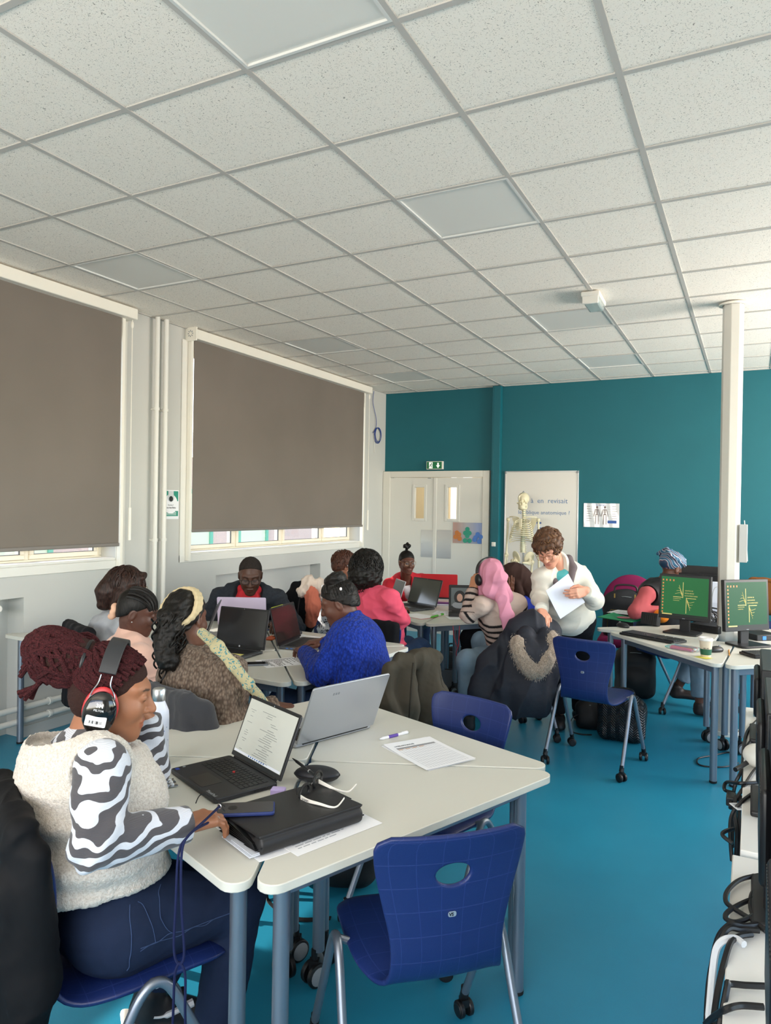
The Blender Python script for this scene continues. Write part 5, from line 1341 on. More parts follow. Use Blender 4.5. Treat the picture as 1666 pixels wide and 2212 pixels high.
# ---------------------------------------------------------------- 6 woman in the blue cable sweater
P6 = Person('person in a royal blue cable knit sweater typing, braids pinned up in a bun', (-1.83, 3.37, .57), W(757, 1352, 3.93), ya(152), W(733, 1303, 3.95), (ya(172), R_(-24), 0), '5f3a2c', 1.0, 1.12, .175,
    sh={'L': W(742, 1385, 3.84), 'R': W(790, 1385, 4.1)},
    arms={'L': dict(w=W(662, 1412, 3.98), e=W(690, 1452, 3.74), d=W(640, 1392, 4.12) - W(662, 1412, 3.98), curl=(.5, .6, .4)), 'R': dict(w=W(700, 1385, 4.3), hint=(0, .4, -1), d=W(670, 1388, 4.28) - W(700, 1385, 4.3), curl=(.5, .7, .5))}, vox=.006)
s = P6; s.trousers(m_denim3); s.shoes(m_shoeb)
s.garment('cable_sweater', m_blue, .026, .14, .012, .05, fold=.006, freq=22, high=.75)
def bun6(S, s):
    s.cap(S, .010)
    for i in range(7): S.ell(s.T(.035 * math.sin(i * .9), -.03 + .03 * math.cos(i * .9), .128 + .006 * (i % 3)), (.035, .035, .026), None, .02)
s.hair('hair', bun6, m_braid, .004, .003, 140)
b = MB(); r6 = random.Random(4)
for i in range(34):
    a = 6.28 * i / 34; pts = []
    for j in range(6):
        e = np.array((math.sin(a), math.cos(a) * .9 - .1, 0)); t_ = j / 5; v = np.array((.080 * e[0] * math.cos(t_ * 1.25), -.016 + .1 * e[1] * math.cos(t_ * 1.25), .03 + .098 * math.sin(t_ * 1.25)))
        if e[1] > .3: v[2] += .05 * (1 - t_)
        pts.append(s.T(*v))
    b.tube(spline(pts, 3), .0065, 5)
for i in range(30):
    ph = r6.uniform(0, 6.28); rr = r6.uniform(.025, .06); b.tube(spline([s.T(rr * math.cos(ph + j * .5), -.03 + rr * math.sin(ph + j * .5), .125 + .03 * math.sin(i * 1.7 + j * .4)) for j in range(6)], 3), .0065, 5)
s.mb('braids', b, m_braid)
for p in ((-.05, -.01, .115), (-.072, -.055, .07), (.0, .05, .12)): 
    b = MB(); b.ball(s.T(*p), (.008, .008, .010), 8); s.mb('white_bead', b, mat('bead_white', 'e8e4e4', .3))
# ---------------------------------------------------------------- 7 woman in the coral pink sweater
P7 = Person('person in a coral pink sweater with big curly black hair seen from behind', (*W(832, 1412, 5.15).xy, .58), W(806, 1278, 5.15), ya(62), W(796, 1230, 5.2), (ya(60), R_(-10), 0), '7a4f3a', 1.0, 1.02, .18,
    sh={'R': W(843, 1292, 5.0)},
    arms={'R': dict(w=W(856, 1318, 5.35), e=W(866, 1338, 5.05), d=W(880, 1305, 5.6) - W(856, 1318, 5.35)), 'L': dict(w=W(850, 1312, 5.6), hint=(0, .3, -1), d=(.3, .9, 0))},
    legs={'R': dict(k=W(908, 1400, 5.35)), 'L': dict(k=W(880, 1395, 5.6))}, vox=.007)
s = P7; s.trousers(m_denim3); s.shoes(m_shoeb); s.garment('sweater', m_pink, .016, -.07, .01, .035, fold=.008)
def afro(S, s):
    S.ell(s.T(0, -.035, .03), (.118, .115, .118), s.R, .02); S.ell(s.T(0, -.06, -.05), (.115, .1, .10), s.R, .04)
    for x in (-1, 1): S.ell(s.T(x * .07, -.03, -.05), (.06, .07, .09), s.R, .03)
    S.ell(s.T(0, .12, -.02), (.07, .075, .11), s.R, .02, True)
s.hair('curly_hair', afro, m_hairblack, .005, .008, 110)
b = MB(); r7 = random.Random(5)
for i in range(420):
    a = r7.uniform(0, 6.28); z = r7.uniform(-1, .95); rr = math.sqrt(1 - z * z); p = np.array((.118 * rr * math.cos(a), -.038 + .116 * rr * math.sin(a), .02 + (.128 if z > 0 else .15) * z))
    if p[1] > .03 and p[2] < .09: continue
    ph = r7.uniform(0, 6); L = r7.uniform(.03, .07)
    b.tube([s.T(p[0] + .006 * math.sin(ph + k * 1.1), p[1] + .006 * math.cos(ph + k * 1.1), p[2] - L * k / 8) for k in range(9)], .0030, 4)
s.mb('curls', b, m_hairblack)
# ---------------------------------------------------------------- 8 woman with the mask strap
P8 = Person('person with short reddish brown hair and a face mask strap beyond the curly hair', (*W(730, 1385, 6.25).xy, .58), W(728, 1268, 6.2), ya(45), W(745, 1222, 6.2), (ya(25), R_(-12), 0), '8a5a44', 1.0, 1.1, .185,
    arms={'R': dict(w=W(800, 1310, 6.3), hint=(.2, -.3, -1), d=(.5, .8, 0)), 'L': dict(w=W(800, 1305, 6.6), hint=(0, .3, -1), d=(.5, .8, 0))}, vox=.008)
s = P8; s.trousers(m_denim3); s.shoes(m_shoeb); s.garment('patterned_jacket', leafy('black_white_print', 'e6e6ea', '3a3a44', 26), .024, .09, .01, .035, fold=.006, vox=.008)
def short8(S, s): s.cap(S, .014, plane=((0, .08, .085), (0, .72, -.69)))
s.hair('hair', short8, m_hairred, .005, .003, 90)
def mask(S, s): S.ell(s.T(0, .075, -.06), (.055, .045, .045), s.R, .01); S.cut(s.T(0, .05, -.06), s.R @ np.array((0, -1, 0)), .2)
s.hair('face_mask', mask, mat('mask_white', 'd5dce6', .8), .005)
b = MB()
for x in (-1, 1): b.tube([s.T(x * .05, .06, -.045), s.T(x * .078, .01, -.01), s.T(x * .088, -.015, .01)], .002, 5)
s.mb('mask_strap', b, mat('mask_white', 'd5dce6', .8))
# ---------------------------------------------------------------- 9 woman in the red cardigan
P9 = Person('person in a red cardigan with a topknot and round glasses facing the camera', (*W(878, 1345, 7.85).xy, .58), W(876, 1252, 7.65), ya(-84), W(879, 1215, 7.5), (ya(-72), R_(-8), 0), '5f3a2c', 1.0, 1.0, .175, eyes='open',
    arms={'R': dict(w=W(850, 1290, 7.3), hint=(-.8, 0, -1), d=(.4, -.8, 0)), 'L': dict(w=W(905, 1290, 7.25), hint=(.8, 0, -1), d=(-.2, -.9, 0))}, vox=.008)
s = P9; s.trousers(m_denim3); s.shoes(m_shoeb); s.garment('cardigan', m_card, .022, .09, .01, None, fold=.007, extra=lambda S: S.cone(P9.nk + P9.f2 * .06 + P9.u * .06, P9.nk - P9.u * .17 + P9.f2 * .15, .065, .02, .01, neg=True), vox=.007)
def tee(S, s): S.ell(s.nk - s.u * .14 + s.f2 * .03, (.085, .10, .15), s.Rb, .03); S.cut(s.nk + s.f2 * .05 - s.u * .01, unit(s.u + s.f2 * .5), .2, .006)
s.hair('white_tee', tee, mat('white_cotton', 'dfe0e4', .85), .005)
s.hair('hair', lambda S, s: s.cap(S, .006), m_hairblack, .0045)
def knot(S, s):
    S.cone(s.T(0, -.03, .12), s.T(0, -.03, .15), .016, .014, .01)
    for i in range(9): S.ell(s.T(.028 * math.cos(i * .7), -.03 + .022 * math.sin(i * .7), .168 + .012 * math.sin(i * 2.3)), (.017, .017, .02), None, .008)
s.hair('topknot', knot, m_hairblack, .005, .005, 120); s.glasses(mat('gold_wire', 'b58a5a', .3, metal=1), 'round', .026, .022)
# ---------------------------------------------------------------- 10 woman in the pink hijab
def stripes(s, V, L):
    base = np.array(srgb('b7a398')); blk = np.array(srgb('1c1a1c')); z = L[:, 2].copy(); st = lambda x, p_, w_: np.clip((w_ / 2 - np.abs(np.mod(x, p_) - w_ / 2)) / .005 + .5, 0, 1)
    along = z / np.linalg.norm(s.nk - s.pel); inT = (along > .12) & (along < .76); on = inT * st(z, .052, .022)
    for k in 'RL':
        a, e, w = s.sh[k], s.el[k], s.wr[k]
        for p, q, off in ((a, e, 0), (e, w, np.linalg.norm(e - a))):
            d = unit(q - p); ln = np.linalg.norm(q - p); t_ = (V - p) @ d; rad = np.linalg.norm((V - p) - t_[:, None] * d, axis=1)
            m = (t_ > (.05 if off == 0 else 0)) & (t_ < ln + .02) & (rad < .088) & (np.abs(L[:, 0]) > .10 if off == 0 else True)
            on = np.where(m, st(t_ + off, .05, .020) * ((t_ + off > .07) & (t_ + off < .43)), on)
    return base + (blk - base) * on[:, None]
P10 = Person('person in a pink hijab and striped sweater with a hand raised to black headphones', (-1.60, 5.17, .58), W(1078, 1290, 5.12), ya(125), W(1060, 1247, 5.1), (ya(108), R_(-14), R_(-4)), 'b47c5c', .98, 1.0, .17,
    sh={'L': W(1040, 1308, 5.02), 'R': W(1118, 1305, 5.2)},
    arms={'L': dict(w=W(1021, 1272, 5.12), e=W(1012, 1328, 5.05), d=W(1030, 1238, 5.14) - W(1021, 1272, 5.12), up=W(1000, 1250, 5.0) - W(1030, 1255, 5.1), curl=(.5, .7, .4)), 'R': dict(w=W(1085, 1325, 5.6), e=W(1125, 1348, 5.35), d=(-.7, .6, 0))},
    legs={'L': dict(k=W(1010, 1428, 5.05), a=W(1012, 1555, 5.05), t=unit((-1, .2, 0)))}, vox=.0055)
s = P10; s.trousers(m_denim2, g=1.08); s.shoes(m_shoeb); s.garment('striped_sweater', m_stripe, .016, .06, .004, .04, fold=.004, col=stripes, vox=.0045)
def drape(V, Q, amp=.005, f=34):
    n1 = wob(V * np.array([1.3, 1.3, .5]), f, 4); return V + vnormals(V, Q) * (amp * (1 - 2.3 * np.abs(n1) ** .7) + .002 * wob(V, 70, 2))[:, None]
def hij(S, s):
    S.ell(s.T(0, -.02, .03), (.088, .112, .10), s.R, .02); S.ell(s.T(0, -.045, -.05), (.082, .085, .085), s.R, .04)
    S.chain([s.T(.07, .03, -.03), s.T(.05, .05, -.11), s.T(0, .03, -.15), s.T(-.05, .05, -.11), s.T(-.07, .03, -.03)], [.022, .03, .035, .03, .022], .02)
    S.ell(s.T(0, .115, -.015), (.058, .062, .092), s.R, .015, True)
    S.ell(s.T(.01, -.115, -.02), (.06, .04, .045), s.R, .03)
    S.chain([s.T(-.06, -.06, -.10), s.nk - s.f2 * .05 + s.u * .02, s.T(.06, -.06, -.10)], [.05, .055, .05], .03)
s.hair('hijab', hij, m_hij, .0045, 0, 60, post=drape)
def tail(S, s):
    P_ = [s.T(.01, -.125, -.02), Vector(W(1085, 1290, 4.98)), Vector(W(1096, 1330, 4.96)), Vector(W(1105, 1372, 4.98)), Vector(W(1110, 1392, 5.02))]
    S.chain(P_, [.036, .044, .046, .044, .042], .02, sq=(-np.array(CM[2]), .42))
s.hair('hijab_tail', tail, m_hij, .0045, 0, post=drape)
t = thing('headphones', 'black over-ear headphones on the person in the pink hijab', 'headphones', tuple(s.c))
b = MB(); P = []
for i in range(17):
    q = -1.5 + 3.0 * i / 16; P.append([s.T(.104 * math.sin(q), -.01 + .018 * (j - 1), .028 + .112 * math.cos(q)) for j in range(3)])
b.sheet(P[::-1], .008); b.build('headband', m_black, t, world=True, bevel=.002)
for x in (-1, 1): S = SDF(); S.ell(s.T(x * .104, -.008, -.012), (.022, .036, .042), s.R, .01); V, Q = S.mesh(.004); np_mesh('ear_cup', V, Q, m_black, t)
# ---------------------------------------------------------------- 11 woman in the brown hijab
P11 = Person('person in a dark brown hijab and royal blue sweater behind the striped sweater', (*W(1130, 1405, 5.95).xy, .58), W(1128, 1290, 5.85), ya(165), W(1106, 1252, 5.8), (ya(190), R_(-22), 0), '7a4f3c', .98, 1.05, .175,
    arms={'L': dict(w=W(1098, 1292, 5.72), e=W(1085, 1335, 5.7), d=W(1103, 1258, 5.68) - W(1098, 1292, 5.72), up=(.6, -.8, 0), curl=(.1, .2, .2)), 'R': dict(w=W(1070, 1330, 6.2), hint=(0, .5, -1), d=(-.7, .6, 0))}, vox=.008)
s = P11; s.trousers(m_blackc); s.shoes(m_shoeb); s.garment('sweater', m_royal, .022, .08, .0, .035, fold=.007, vox=.008)
def hij2(S, s):
    S.ell(s.T(0, -.02, .03), (.09, .115, .102), s.R, .02); S.chain([s.T(0, -.08, .0), s.T(0, -.10, -.09), s.nk - s.f2 * .05 - s.u * .03], [.08, .085, .10], .04)
    S.chain([s.T(.08, .0, -.03), s.T(.07, .02, -.12), s.nk + s.f2 * .08 - s.u * .04, s.T(-.07, .02, -.12), s.T(-.08, 0, -.03)], [.026, .04, .05, .04, .026], .03); S.ell(s.T(0, .115, -.015), (.058, .062, .092), s.R, .015, True)
s.hair('hijab', hij2, m_hijb, .006, 0, 50, post=drape)
# ---------------------------------------------------------------- 12 standing woman in the ivory fleece
pel12 = np.array(W(1232, 1338, 5.48)); fx = CM[0]; fz = np.array([CM[2][0], CM[2][1], 0])
P12 = Person('person standing in an ivory fleece with a taupe collar, bending and holding a white sheet', pel12, W(1208, 1222, 5.28), ya(-98), W(1186, 1187, 5.18), (ya(-120), R_(-36), R_(8)), 'd79a80', 1.0, 1.0, .165,
    sh={'R': W(1170, 1246, 5.24), 'L': W(1256, 1244, 5.32)},
    arms={'R': dict(w=W(1170, 1317, 4.99), e=W(1166, 1288, 5.25), d=np.array(W(1181, 1345, 4.84)) - np.array(W(1170, 1317, 4.99)), up=-np.array(CM[2]) + np.array([.2, 0, .5]), curl=(.3, .5, .4)), 'L': dict(w=W(1268, 1277, 4.97), e=W(1285, 1298, 5.2), d=np.array(W(1236, 1284, 4.92)) - np.array(W(1268, 1277, 4.97)), up=-np.array(CM[2]), curl=(.4, .7, .5), thumb=.6)},
    legs={'R': dict(k=W(1210, 1455, 5.5), a=W(1207, 1553, 5.53), t=-fz + fx * -.2), 'L': dict(k=W(1250, 1455, 5.6), a=W(1250, 1545, 5.68), t=-fz + fx * .2)}, brow=(.12, .07, .05), lip='b5685c', vox=.006, nose=1.2)
s = P12; s.trousers(mat('black_trousers', '15151a', .85), o=.004, fold=.002); s.shoes(m_shoeb)
s.garment('fleece_jacket', m_ivory, .017, .09, .012, None, fold=.010, freq=16, bust=False, extra=lambda S: (S.cone(P12.nk - P12.u * .03, P12.nk + P12.u * .035, .082, .084, .03), S.cone(P12.nk + P12.f2 * .075 + P12.u * .09, P12.nk - P12.u * .16 + P12.f2 * .15, .062, .012, .01, neg=True)), vox=.006)
def collar(S, s):
    for x in (-1, 1): S.chain([s.nk - s.f2 * .075 + s.u * .045, s.nk + s.r2 * x * .078 + s.u * .04, s.nk + s.r2 * x * .088 + s.f2 * .05 - s.u * .01, s.nk + s.r2 * x * .05 + s.f2 * .125 - s.u * .07], [.018, .026, .030, .020], .015)
    S.chain([s.nk + s.f2 * .135 - s.u * .085, s.nk + s.f2 * .145 - s.u * .19], [.010, .008], .01)
s.hair('collar', collar, m_taupe, .005)
def tee12(S, s): S.ell(s.nk - s.u * .10 + s.f2 * .03, (.09, .10, .12), s.Rb, .03); S.cut(s.nk + s.f2 * .05 + s.u * .0, unit(s.u + s.f2 * .35), .2, .006)
s.hair('tee', tee12, m_turq, .005)
b = MB(); b.tube(spline([s.nk + s.r2 * .06 + s.u * .02, s.nk + s.r2 * .04 + s.f2 * .12 - s.u * .06, s.nk + s.f2 * .145 - s.u * .14, s.nk - s.r2 * .04 + s.f2 * .12 - s.u * .06, s.nk - s.r2 * .06 + s.u * .02], 6), .002, 5); s.mb('necklace', b, mat('gold_chain', 'b08a50', .3, metal=1))
def wavy(S, s):
    s.cap(S, .022, plane=((0, .085, .072), (0, .78, -.62)))
    rr = random.Random(2)
    for i in range(60):
        a = rr.uniform(0, 6.28); z = rr.uniform(-.35, 1); q = math.sqrt(max(1 - z * z, 0)); p = (.092 * q * math.cos(a), -.02 + .11 * q * math.sin(a), .04 + .10 * z)
        if p[1] > .06 and p[2] < .09: continue
        S.ell(s.T(*p), (.024, .024, .02), s.R, .012)
    S.chain([s.T(-.06, .07, .085), s.T(0, .095, .09), s.T(.06, .07, .085)], [.022, .022, .022], .015)
s.hair('wavy_hair', wavy, m_hairchest, .004, .004, 120)
def locks(s, name, m, n, seed, rad, ctr, keep, L0, L1, r, wv=.008, down=1.0, comb=(0, 0, 0)):
    """short wavy locks laid over the hair surface"""
    b = MB(); rr = random.Random(seed); c = np.array(ctr)
    for i in range(n):
        d = unit((rr.gauss(0, 1), rr.gauss(0, 1), rr.gauss(0, 1))); p = c + d * np.array(rad)
        if not keep(p): continue
        L = rr.uniform(L0, L1); ph = rr.uniform(0, 6.28); pts = []; q = p.copy(); g = np.array((comb[0] + rr.gauss(0, .25), comb[1] + rr.gauss(0, .25), -down))
        for j in range(7):
            nn = unit((q - c) / np.array(rad) ** 2); t_ = unit(g - nn * (g @ nn)); sd = np.cross(nn, t_)
            pts.append(s.T(*(q + sd * wv * math.sin(ph + j * 1.15) + nn * .003 * math.cos(ph + j)))); q = q + t_ * L / 6; w_ = (q - c) / np.array(rad); k_ = math.sqrt((w_ ** 2).sum())
            if k_ > 1 or down < 1.5: q = c + (q - c) / k_
        b.tube(spline(pts, 2), [r * .6] + [r] * 11 + [r * .4], 5)
    return s.mb(name, b, m)
m_light = strands('chestnut_highlight', '86603f', '4a3122', 50, 6)
locks(s, 'hair_locks', m_hairchest, 420, 4, (.100, .120, .108), (0, -.02, .042), lambda p: not (p[1] > .05 and p[2] < .085) and p[2] > -.035, .04, .075, .0052)
locks(s, 'highlight_locks', m_light, 130, 9, (.102, .122, .110), (0, -.02, .042), lambda p: not (p[1] > .05 and p[2] < .085) and p[2] > -.02, .04, .07, .0045)
locks(P4, 'hair_locks', m_hairbrown, 260, 5, (.094, .114, .102), (0, -.02, .034), lambda p: not (p[1] > .03 and p[2] < .075), .08, .15, .0045, .004)
locks(P8, 'hair_locks', m_hairred, 260, 6, (.090, .110, .099), (0, -.018, .036), lambda p: not (p[1] > .04 and p[2] < .08) and p[2] > -.02, .04, .07, .0042, .005)
locks(P7, 'frizzy_locks', m_hairblack, 650, 7, (.124, .122, .130), (0, -.036, .015), lambda p: not (p[1] > .03 and p[2] < .08), .05, .10, .0034, .010, 1.0); s.glasses(mat('gold_wire', 'b58a5a', .3, metal=1), 'sq', .025, .019)
b = MB(); k = s.el['L']; 
# ---------------------------------------------------------------- 13 woman at the computers
P13 = Person('person in a black vest with dusty red sleeves and a patterned headwrap at the computers', (*W(1425, 1430, 6.15).xy, .58), W(1425, 1268, 6.15), ya(15), W(1455, 1228, 6.12), (ya(12), R_(-10), 0), '5d3a2c', 1.02, 1.12, .18,
    sh={'R': W(1398, 1285, 6.0)}, arms={'R': dict(w=W(1432, 1318, 5.95), e=W(1372, 1322, 5.9), d=(.9, .35, 0)), 'L': dict(w=W(1450, 1320, 6.4), hint=(0, .4, -1), d=(.9, .3, 0))},
    legs={'R': dict(k=W(1512, 1420, 5.85), a=W(1512, 1528, 5.85), t=(.9, .1, 0)), 'L': dict(k=W(1500, 1420, 6.1), a=W(1462, 1488, 6.15), t=(.9, .1, 0))}, vox=.008)
s = P13; s.trousers(m_denim2, g=1.15, cut_=.09); s.shoes(mat('dark_brown_boot', '2a201e', .5))
def sl13(S, s): s.arm_ops(S, .012, cuff=.0); [S.ell(s.sh[k], (.062, .062, .062), s.Rb, .03) for k in 'RL']
s.hair('sweater', sl13, m_rust, .007, .003, 60)
def vest13(S, s):
    s.torso(S, .034); hood(S, s, 1.05)
    for k in 'RL': S.cone(s.sh[k] + (s.el[k] - s.sh[k]) * .05, s.el[k], .088, .085, .01, neg=True)
    S.cut(s.pel - s.u * .08, -s.u, .45, .01)
s.hair('quilted_vest', vest13, m_vestb, .007, .005, 40)
def wrap(S, s):
    S.ell(s.T(0, -.02, .055), (.092, .115, .092), s.R, .02)
    for i in range(6): S.chain([s.T(-.085, .04 - .03 * i, .04 + .012 * i), s.T(0, .085 - .035 * i, .09 + .012 * i), s.T(.085, .04 - .03 * i, .04 + .012 * i)], [.016, .018, .016], .008)
    S.cut(s.T(0, .09, .05), s.R @ unit((0, .55, -.84)), .3, .006)
k_ = N('headwrap_cloth'); tc = k_.n('TexCoord'); nz = k_.n('TexWave', wave_type='BANDS', bands_direction='DIAGONAL', i_Scale=9.0, i_Distortion=9.0, i_Detail=1.0); k_.l(tc.outputs['Object'], nz.inputs[0])
rr_ = k_.ramp(nz.outputs['Fac'], [(0, srgb('2b5a7a')), (.42, srgb('2f6f96')), (.5, srgb('d8dde0')), (.62, srgb('8aa0ac')), (.8, srgb('8c3a48')), (.9, srgb('25415e'))], 'CONSTANT'); k_.l(rr_.outputs[0], k_.p.inputs['Base Color'])
s.hair('headwrap', wrap, k_.m, .005, .002, 60)
b = MB()
# ------------------------------------------------------------------ more chairs under the sitters
def under(P, lab, back=.03, yaw_off=0):
    f = P.f; a = math.atan2(P.r[1], P.r[0]) + yaw_off; p = P.pel + f * (.06 + back)
    return chair(p[0], p[1], a, lab)
under(P2, 'blue shell chair under the person in the brown knit sweater')
under(P3, 'blue shell chair under the person in the pale pink hoodie')
under(P4, 'blue shell chair under the person in the grey hoodie')
under(P5, 'blue shell chair under the person in the dark hoodie')
chD = chair(-1.80, 3.42, R_(79.6), 'blue shell chair under the person in the royal blue knit sweater')
under(P7, 'blue shell chair under the person in the coral pink sweater')
under(P8, 'blue shell chair under the person with the mask strap')
under(P9, 'blue shell chair under the person in the red cardigan')
fN = Vector((-.732, .681, 0)); chN = chair(-1.56, 5.11, math.atan2(.732, .681), 'blue shell chair draped with the navy coat')
under(P11, 'blue shell chair under the person in the brown hijab')
under(P13, 'blue shell chair behind the computer desk under the person in the headwrap')
# ------------------------------------------------------------------ laptops
m_lapk = mat('laptop_black', '232428', .45); m_laps = mat('laptop_silver', 'b4b8bf', .35, metal=.7); m_key = mat('keycaps', '1a1b1e', .5); m_bez = mat('screen_bezel', '101113', .35)
def keys(b, x0, x1, y0, y1, z, nx=14, ny=6, h=.0015):
    for j in range(ny):
        dy = (y1 - y0) / ny
        if j == 0: spans = [.1, .12, .45, .12, .1, .11]
        else: spans = [1 + (.5 if i in (0, nx - 1) else 0) for i in range(nx)]
        tot = sum(spans); x = x0
        for w_ in spans:
            w = (x1 - x0) * w_ / tot; b.box((x + w / 2, y0 + dy * (j + .5), z + h / 2), (w - .0028, dy - .0028, h)); x += w
def laptop(lab, c, rotz, w, d, tilt, lidm, basem, screen, lh=None, z=TH, th=.017, extra=None):
    t = thing('laptop', lab, 'laptop', (c[0], c[1], z), rotz); lh = lh or d * .97
    b = MB(); b.prism(rpoly([(-w / 2, -d), (w / 2, -d), (w / 2, 0), (-w / 2, 0)], .012, 4), .002, th); b.build('base', basem, t, bevel=.003)
    b = MB(); keys(b, -w * .43, w * .43, -d * .55, -d * .10, th); b.build('keyboard', m_key, t, smooth=False)
    b = MB(); b.prism(rpoly([(-w * .16, -d * .95), (w * .16, -d * .95), (w * .16, -d * .62), (-w * .16, -d * .62)], .006, 3), th - .001, th + .0006); b.build('touchpad', mat('touchpad_dark', '1e1f22', .3) if basem is m_lapk else mat('touchpad_grey', '9da1a8', .3), t)
    b = MB()
    for k in range(16): b.box((w / 2 + .0003, -d * .45 + k * .006, th * .55), (.001, .003, .007))
    b.build('vent', m_bez, t, smooth=False)
    L = Matrix.Translation((0, .004, th)) @ Matrix.Rotation(-tilt, 4, 'X')       # lid frame: x right, z up the lid, -y to the user
    def lb(name, m, fn, par, **kw): b = MB(); b.M = L; fn(b); return b.build(name, m, par, **kw)
    def lid(b):
        P = rpoly([(-w / 2, .002), (w / 2, .002), (w / 2, lh), (-w / 2, lh)], [.004, .004, .010, .010], 4); n = len(P)
        vs = [(p[0], 0, p[1]) for p in P] + [(p[0], .007, p[1]) for p in P]
        b.add(vs, [tuple(range(n)), tuple(range(2 * n - 1, n - 1, -1))] + [((i + 1) % n, i, n + i, n + (i + 1) % n) for i in range(n)])
    ld = lb('lid', lidm, lid, t, bevel=.0015)
    lb('bezel', m_bez, lambda b: b.box((0, -.0006, lh / 2), (w - .004, .0012, lh - .006)), ld, smooth=False)
    lb('display', screen, lambda b: b.box((0, -.0016, lh / 2 + .004), (w - .018, .0012, lh - .030)), ld, smooth=False)
    lb('webcam', m_grey, lambda b: b.cyl((0, -.001, lh - .007), (0, -.0022, lh - .007), .0025), ld)
    lb('hinge', m_bez, lambda b: b.cyl((-w * .42, .002, 0), (w * .42, .002, 0), .006), t)
    if extra: extra(t, ld, L, lb)
    return t
def dark_screen(name, c='1c1c1f', e=.0): return mat(name, c, .12, spec=.6, emit=((c, e) if e else None))
def screen_doc():
    return mat('document_screen', 'b9bcb4', .22, emit=('c6c9c2', .24), spec=.5)
def docs(t, ld, L, lb):
    r = random.Random(5)
    def lines(b):
        for k in range(22):
            z = .178 - k * .0072
            if k in (3, 6): continue
            x0 = -.02 if k > 2 else -.07; x = x0 + r.uniform(0, .012)
            b.box((x + r.uniform(.02, .06) / 1, -.0024, z), (r.uniform(.03, .10), .0004, .0016))
            if r.random() < .5: b.box((-.115, -.0024, z), (r.uniform(.01, .035), .0004, .0014))
    lb('document_lines', mat('screen_text', '858a8a', .5), lines, ld, smooth=False)
    lb('taskbar', mat('taskbar', 'c9ced6', .3, emit=('c9ced6', .4)), lambda b: b.box((0, -.0023, .024), (.30, .0003, .008)), ld, smooth=False)
    lb('taskbar_icon', mat('taskbar_blue', '4a78b8', .4), lambda b: [b.box((-.05 + .014 * k, -.0026, .024), (.006, .0003, .005)) for k in range(8)], ld, smooth=False)
    lb('pointing_stick', mat('red_rubber', 'c93a3a', .6), lambda b: b.add(*sph((0, -.078 + 0, 0))), t) if False else None
    b = MB(); b.cyl((.0, -.072, .017), (.0, -.072, .0215), .0045); b.build('pointing_stick', mat('red_rubber', 'c93a3a', .6), t)
    b = text_mb('ThinkPad', .016, Matrix.Translation((.085, -.214, .0178)), .0003); b.build('lettering', mat('badge_silver', 'c6cbd2', .3, metal=.6), t, smooth=False)
    b = MB(); b.box((-.142, -.205, .0176), (.016, .012, .0006)); b.build('blue_sticker', mat('sticker_blue', '2a48a8', .3), t, smooth=False)
    b = MB(); b.cyl((-.15, -.178, .017), (-.15, -.178, .0178), .005); b.build('power_button', m_grey, t)
laptop('black open laptop showing a document, in front of the person in the fleece vest', (-1.487, 1.958), R_(-23), .325, .222, R_(22), m_lapk, m_lapk, screen_doc(), extra=docs)
def logo3(t, ld, L, lb):
    lb('maker_mark', mat('engraved_grey', '8d9197', .4, metal=.6), lambda b: [b.box((.06 + .012 * k, .0072, .205), (.007, .0006, .010)) for k in range(3)], ld, smooth=False)
laptop('silver laptop seen from behind on the front tables', (-1.437, 2.409), math.atan2(-.366, -.127), .385, .255, R_(23), m_laps, m_laps, dark_screen('dark_display'), extra=logo3)
def hp(t, ld, L, lb):
    lb('maker_badge', mat('badge_white', 'd5d8db', .3), lambda b: b.cyl((0, -.001, .012), (0, -.002, .012), .0055), ld)
laptop('large grey laptop with a blank dark screen facing the camera in the middle group', (-2.826, 3.56), R_(1.4), .372, .255, R_(12), m_lapk, mat('laptop_grey', '5b5e62', .4, metal=.4), dark_screen('dark_display_gloss', '2a2a2b'), extra=hp)
def ports(t, ld, L, lb):
    b = MB()
    for k in range(3): b.box((-.19, -.06 - .03 * k, .010), (.002, .014, .005))
    b.build('usb_port', mat('port_blue', '3d6fc0', .4), t, smooth=False)
laptop('dark laptop in front of the person in the royal blue sweater', (-2.683, 3.911), R_(100.9), .375, .25, R_(14), m_lapk, mat('laptop_grey', '5b5e62', .4, metal=.4), dark_screen('brown_display', '2c2422'), extra=ports)
laptop('laptop with a pale lilac lid facing the person in the dark hoodie', (-3.36, 4.27), R_(-153), .36, .24, R_(12), mat('lilac_lid', 'd3c4dc', .3), m_laps, dark_screen('dark_display'), lh=.215)
p = Zp(446, 1372); laptop('dark laptop edge-on at the left of the middle group', (p.x, p.y), R_(-55), .34, .23, R_(20), m_lapk, m_lapk, dark_screen('dark_display'))
p = Zp(850, 1303); laptop('white laptop edge-on in front of the person in the coral pink sweater', (p.x, p.y), R_(-48), .32, .22, R_(18), mat('laptop_white', 'd9dade', .4), mat('laptop_white', 'd9dade', .4), dark_screen('dark_display'))
laptop('dark laptop with an olive-grey screen beside the green marker in the rear group', (-2.69, 6.0), R_(-25), .40, .26, R_(18), m_lapk, mat('laptop_grey', '5b5e62', .4, metal=.4), dark_screen('olive_display', '4d5049'))
p = Zp(949, 1294); laptop('red laptop seen from behind in front of the person in the red cardigan', (p.x, p.y), R_(-160), .36, .25, R_(12), mat('laptop_red', 'b8242c', .3), m_lapk, dark_screen('dark_display'))
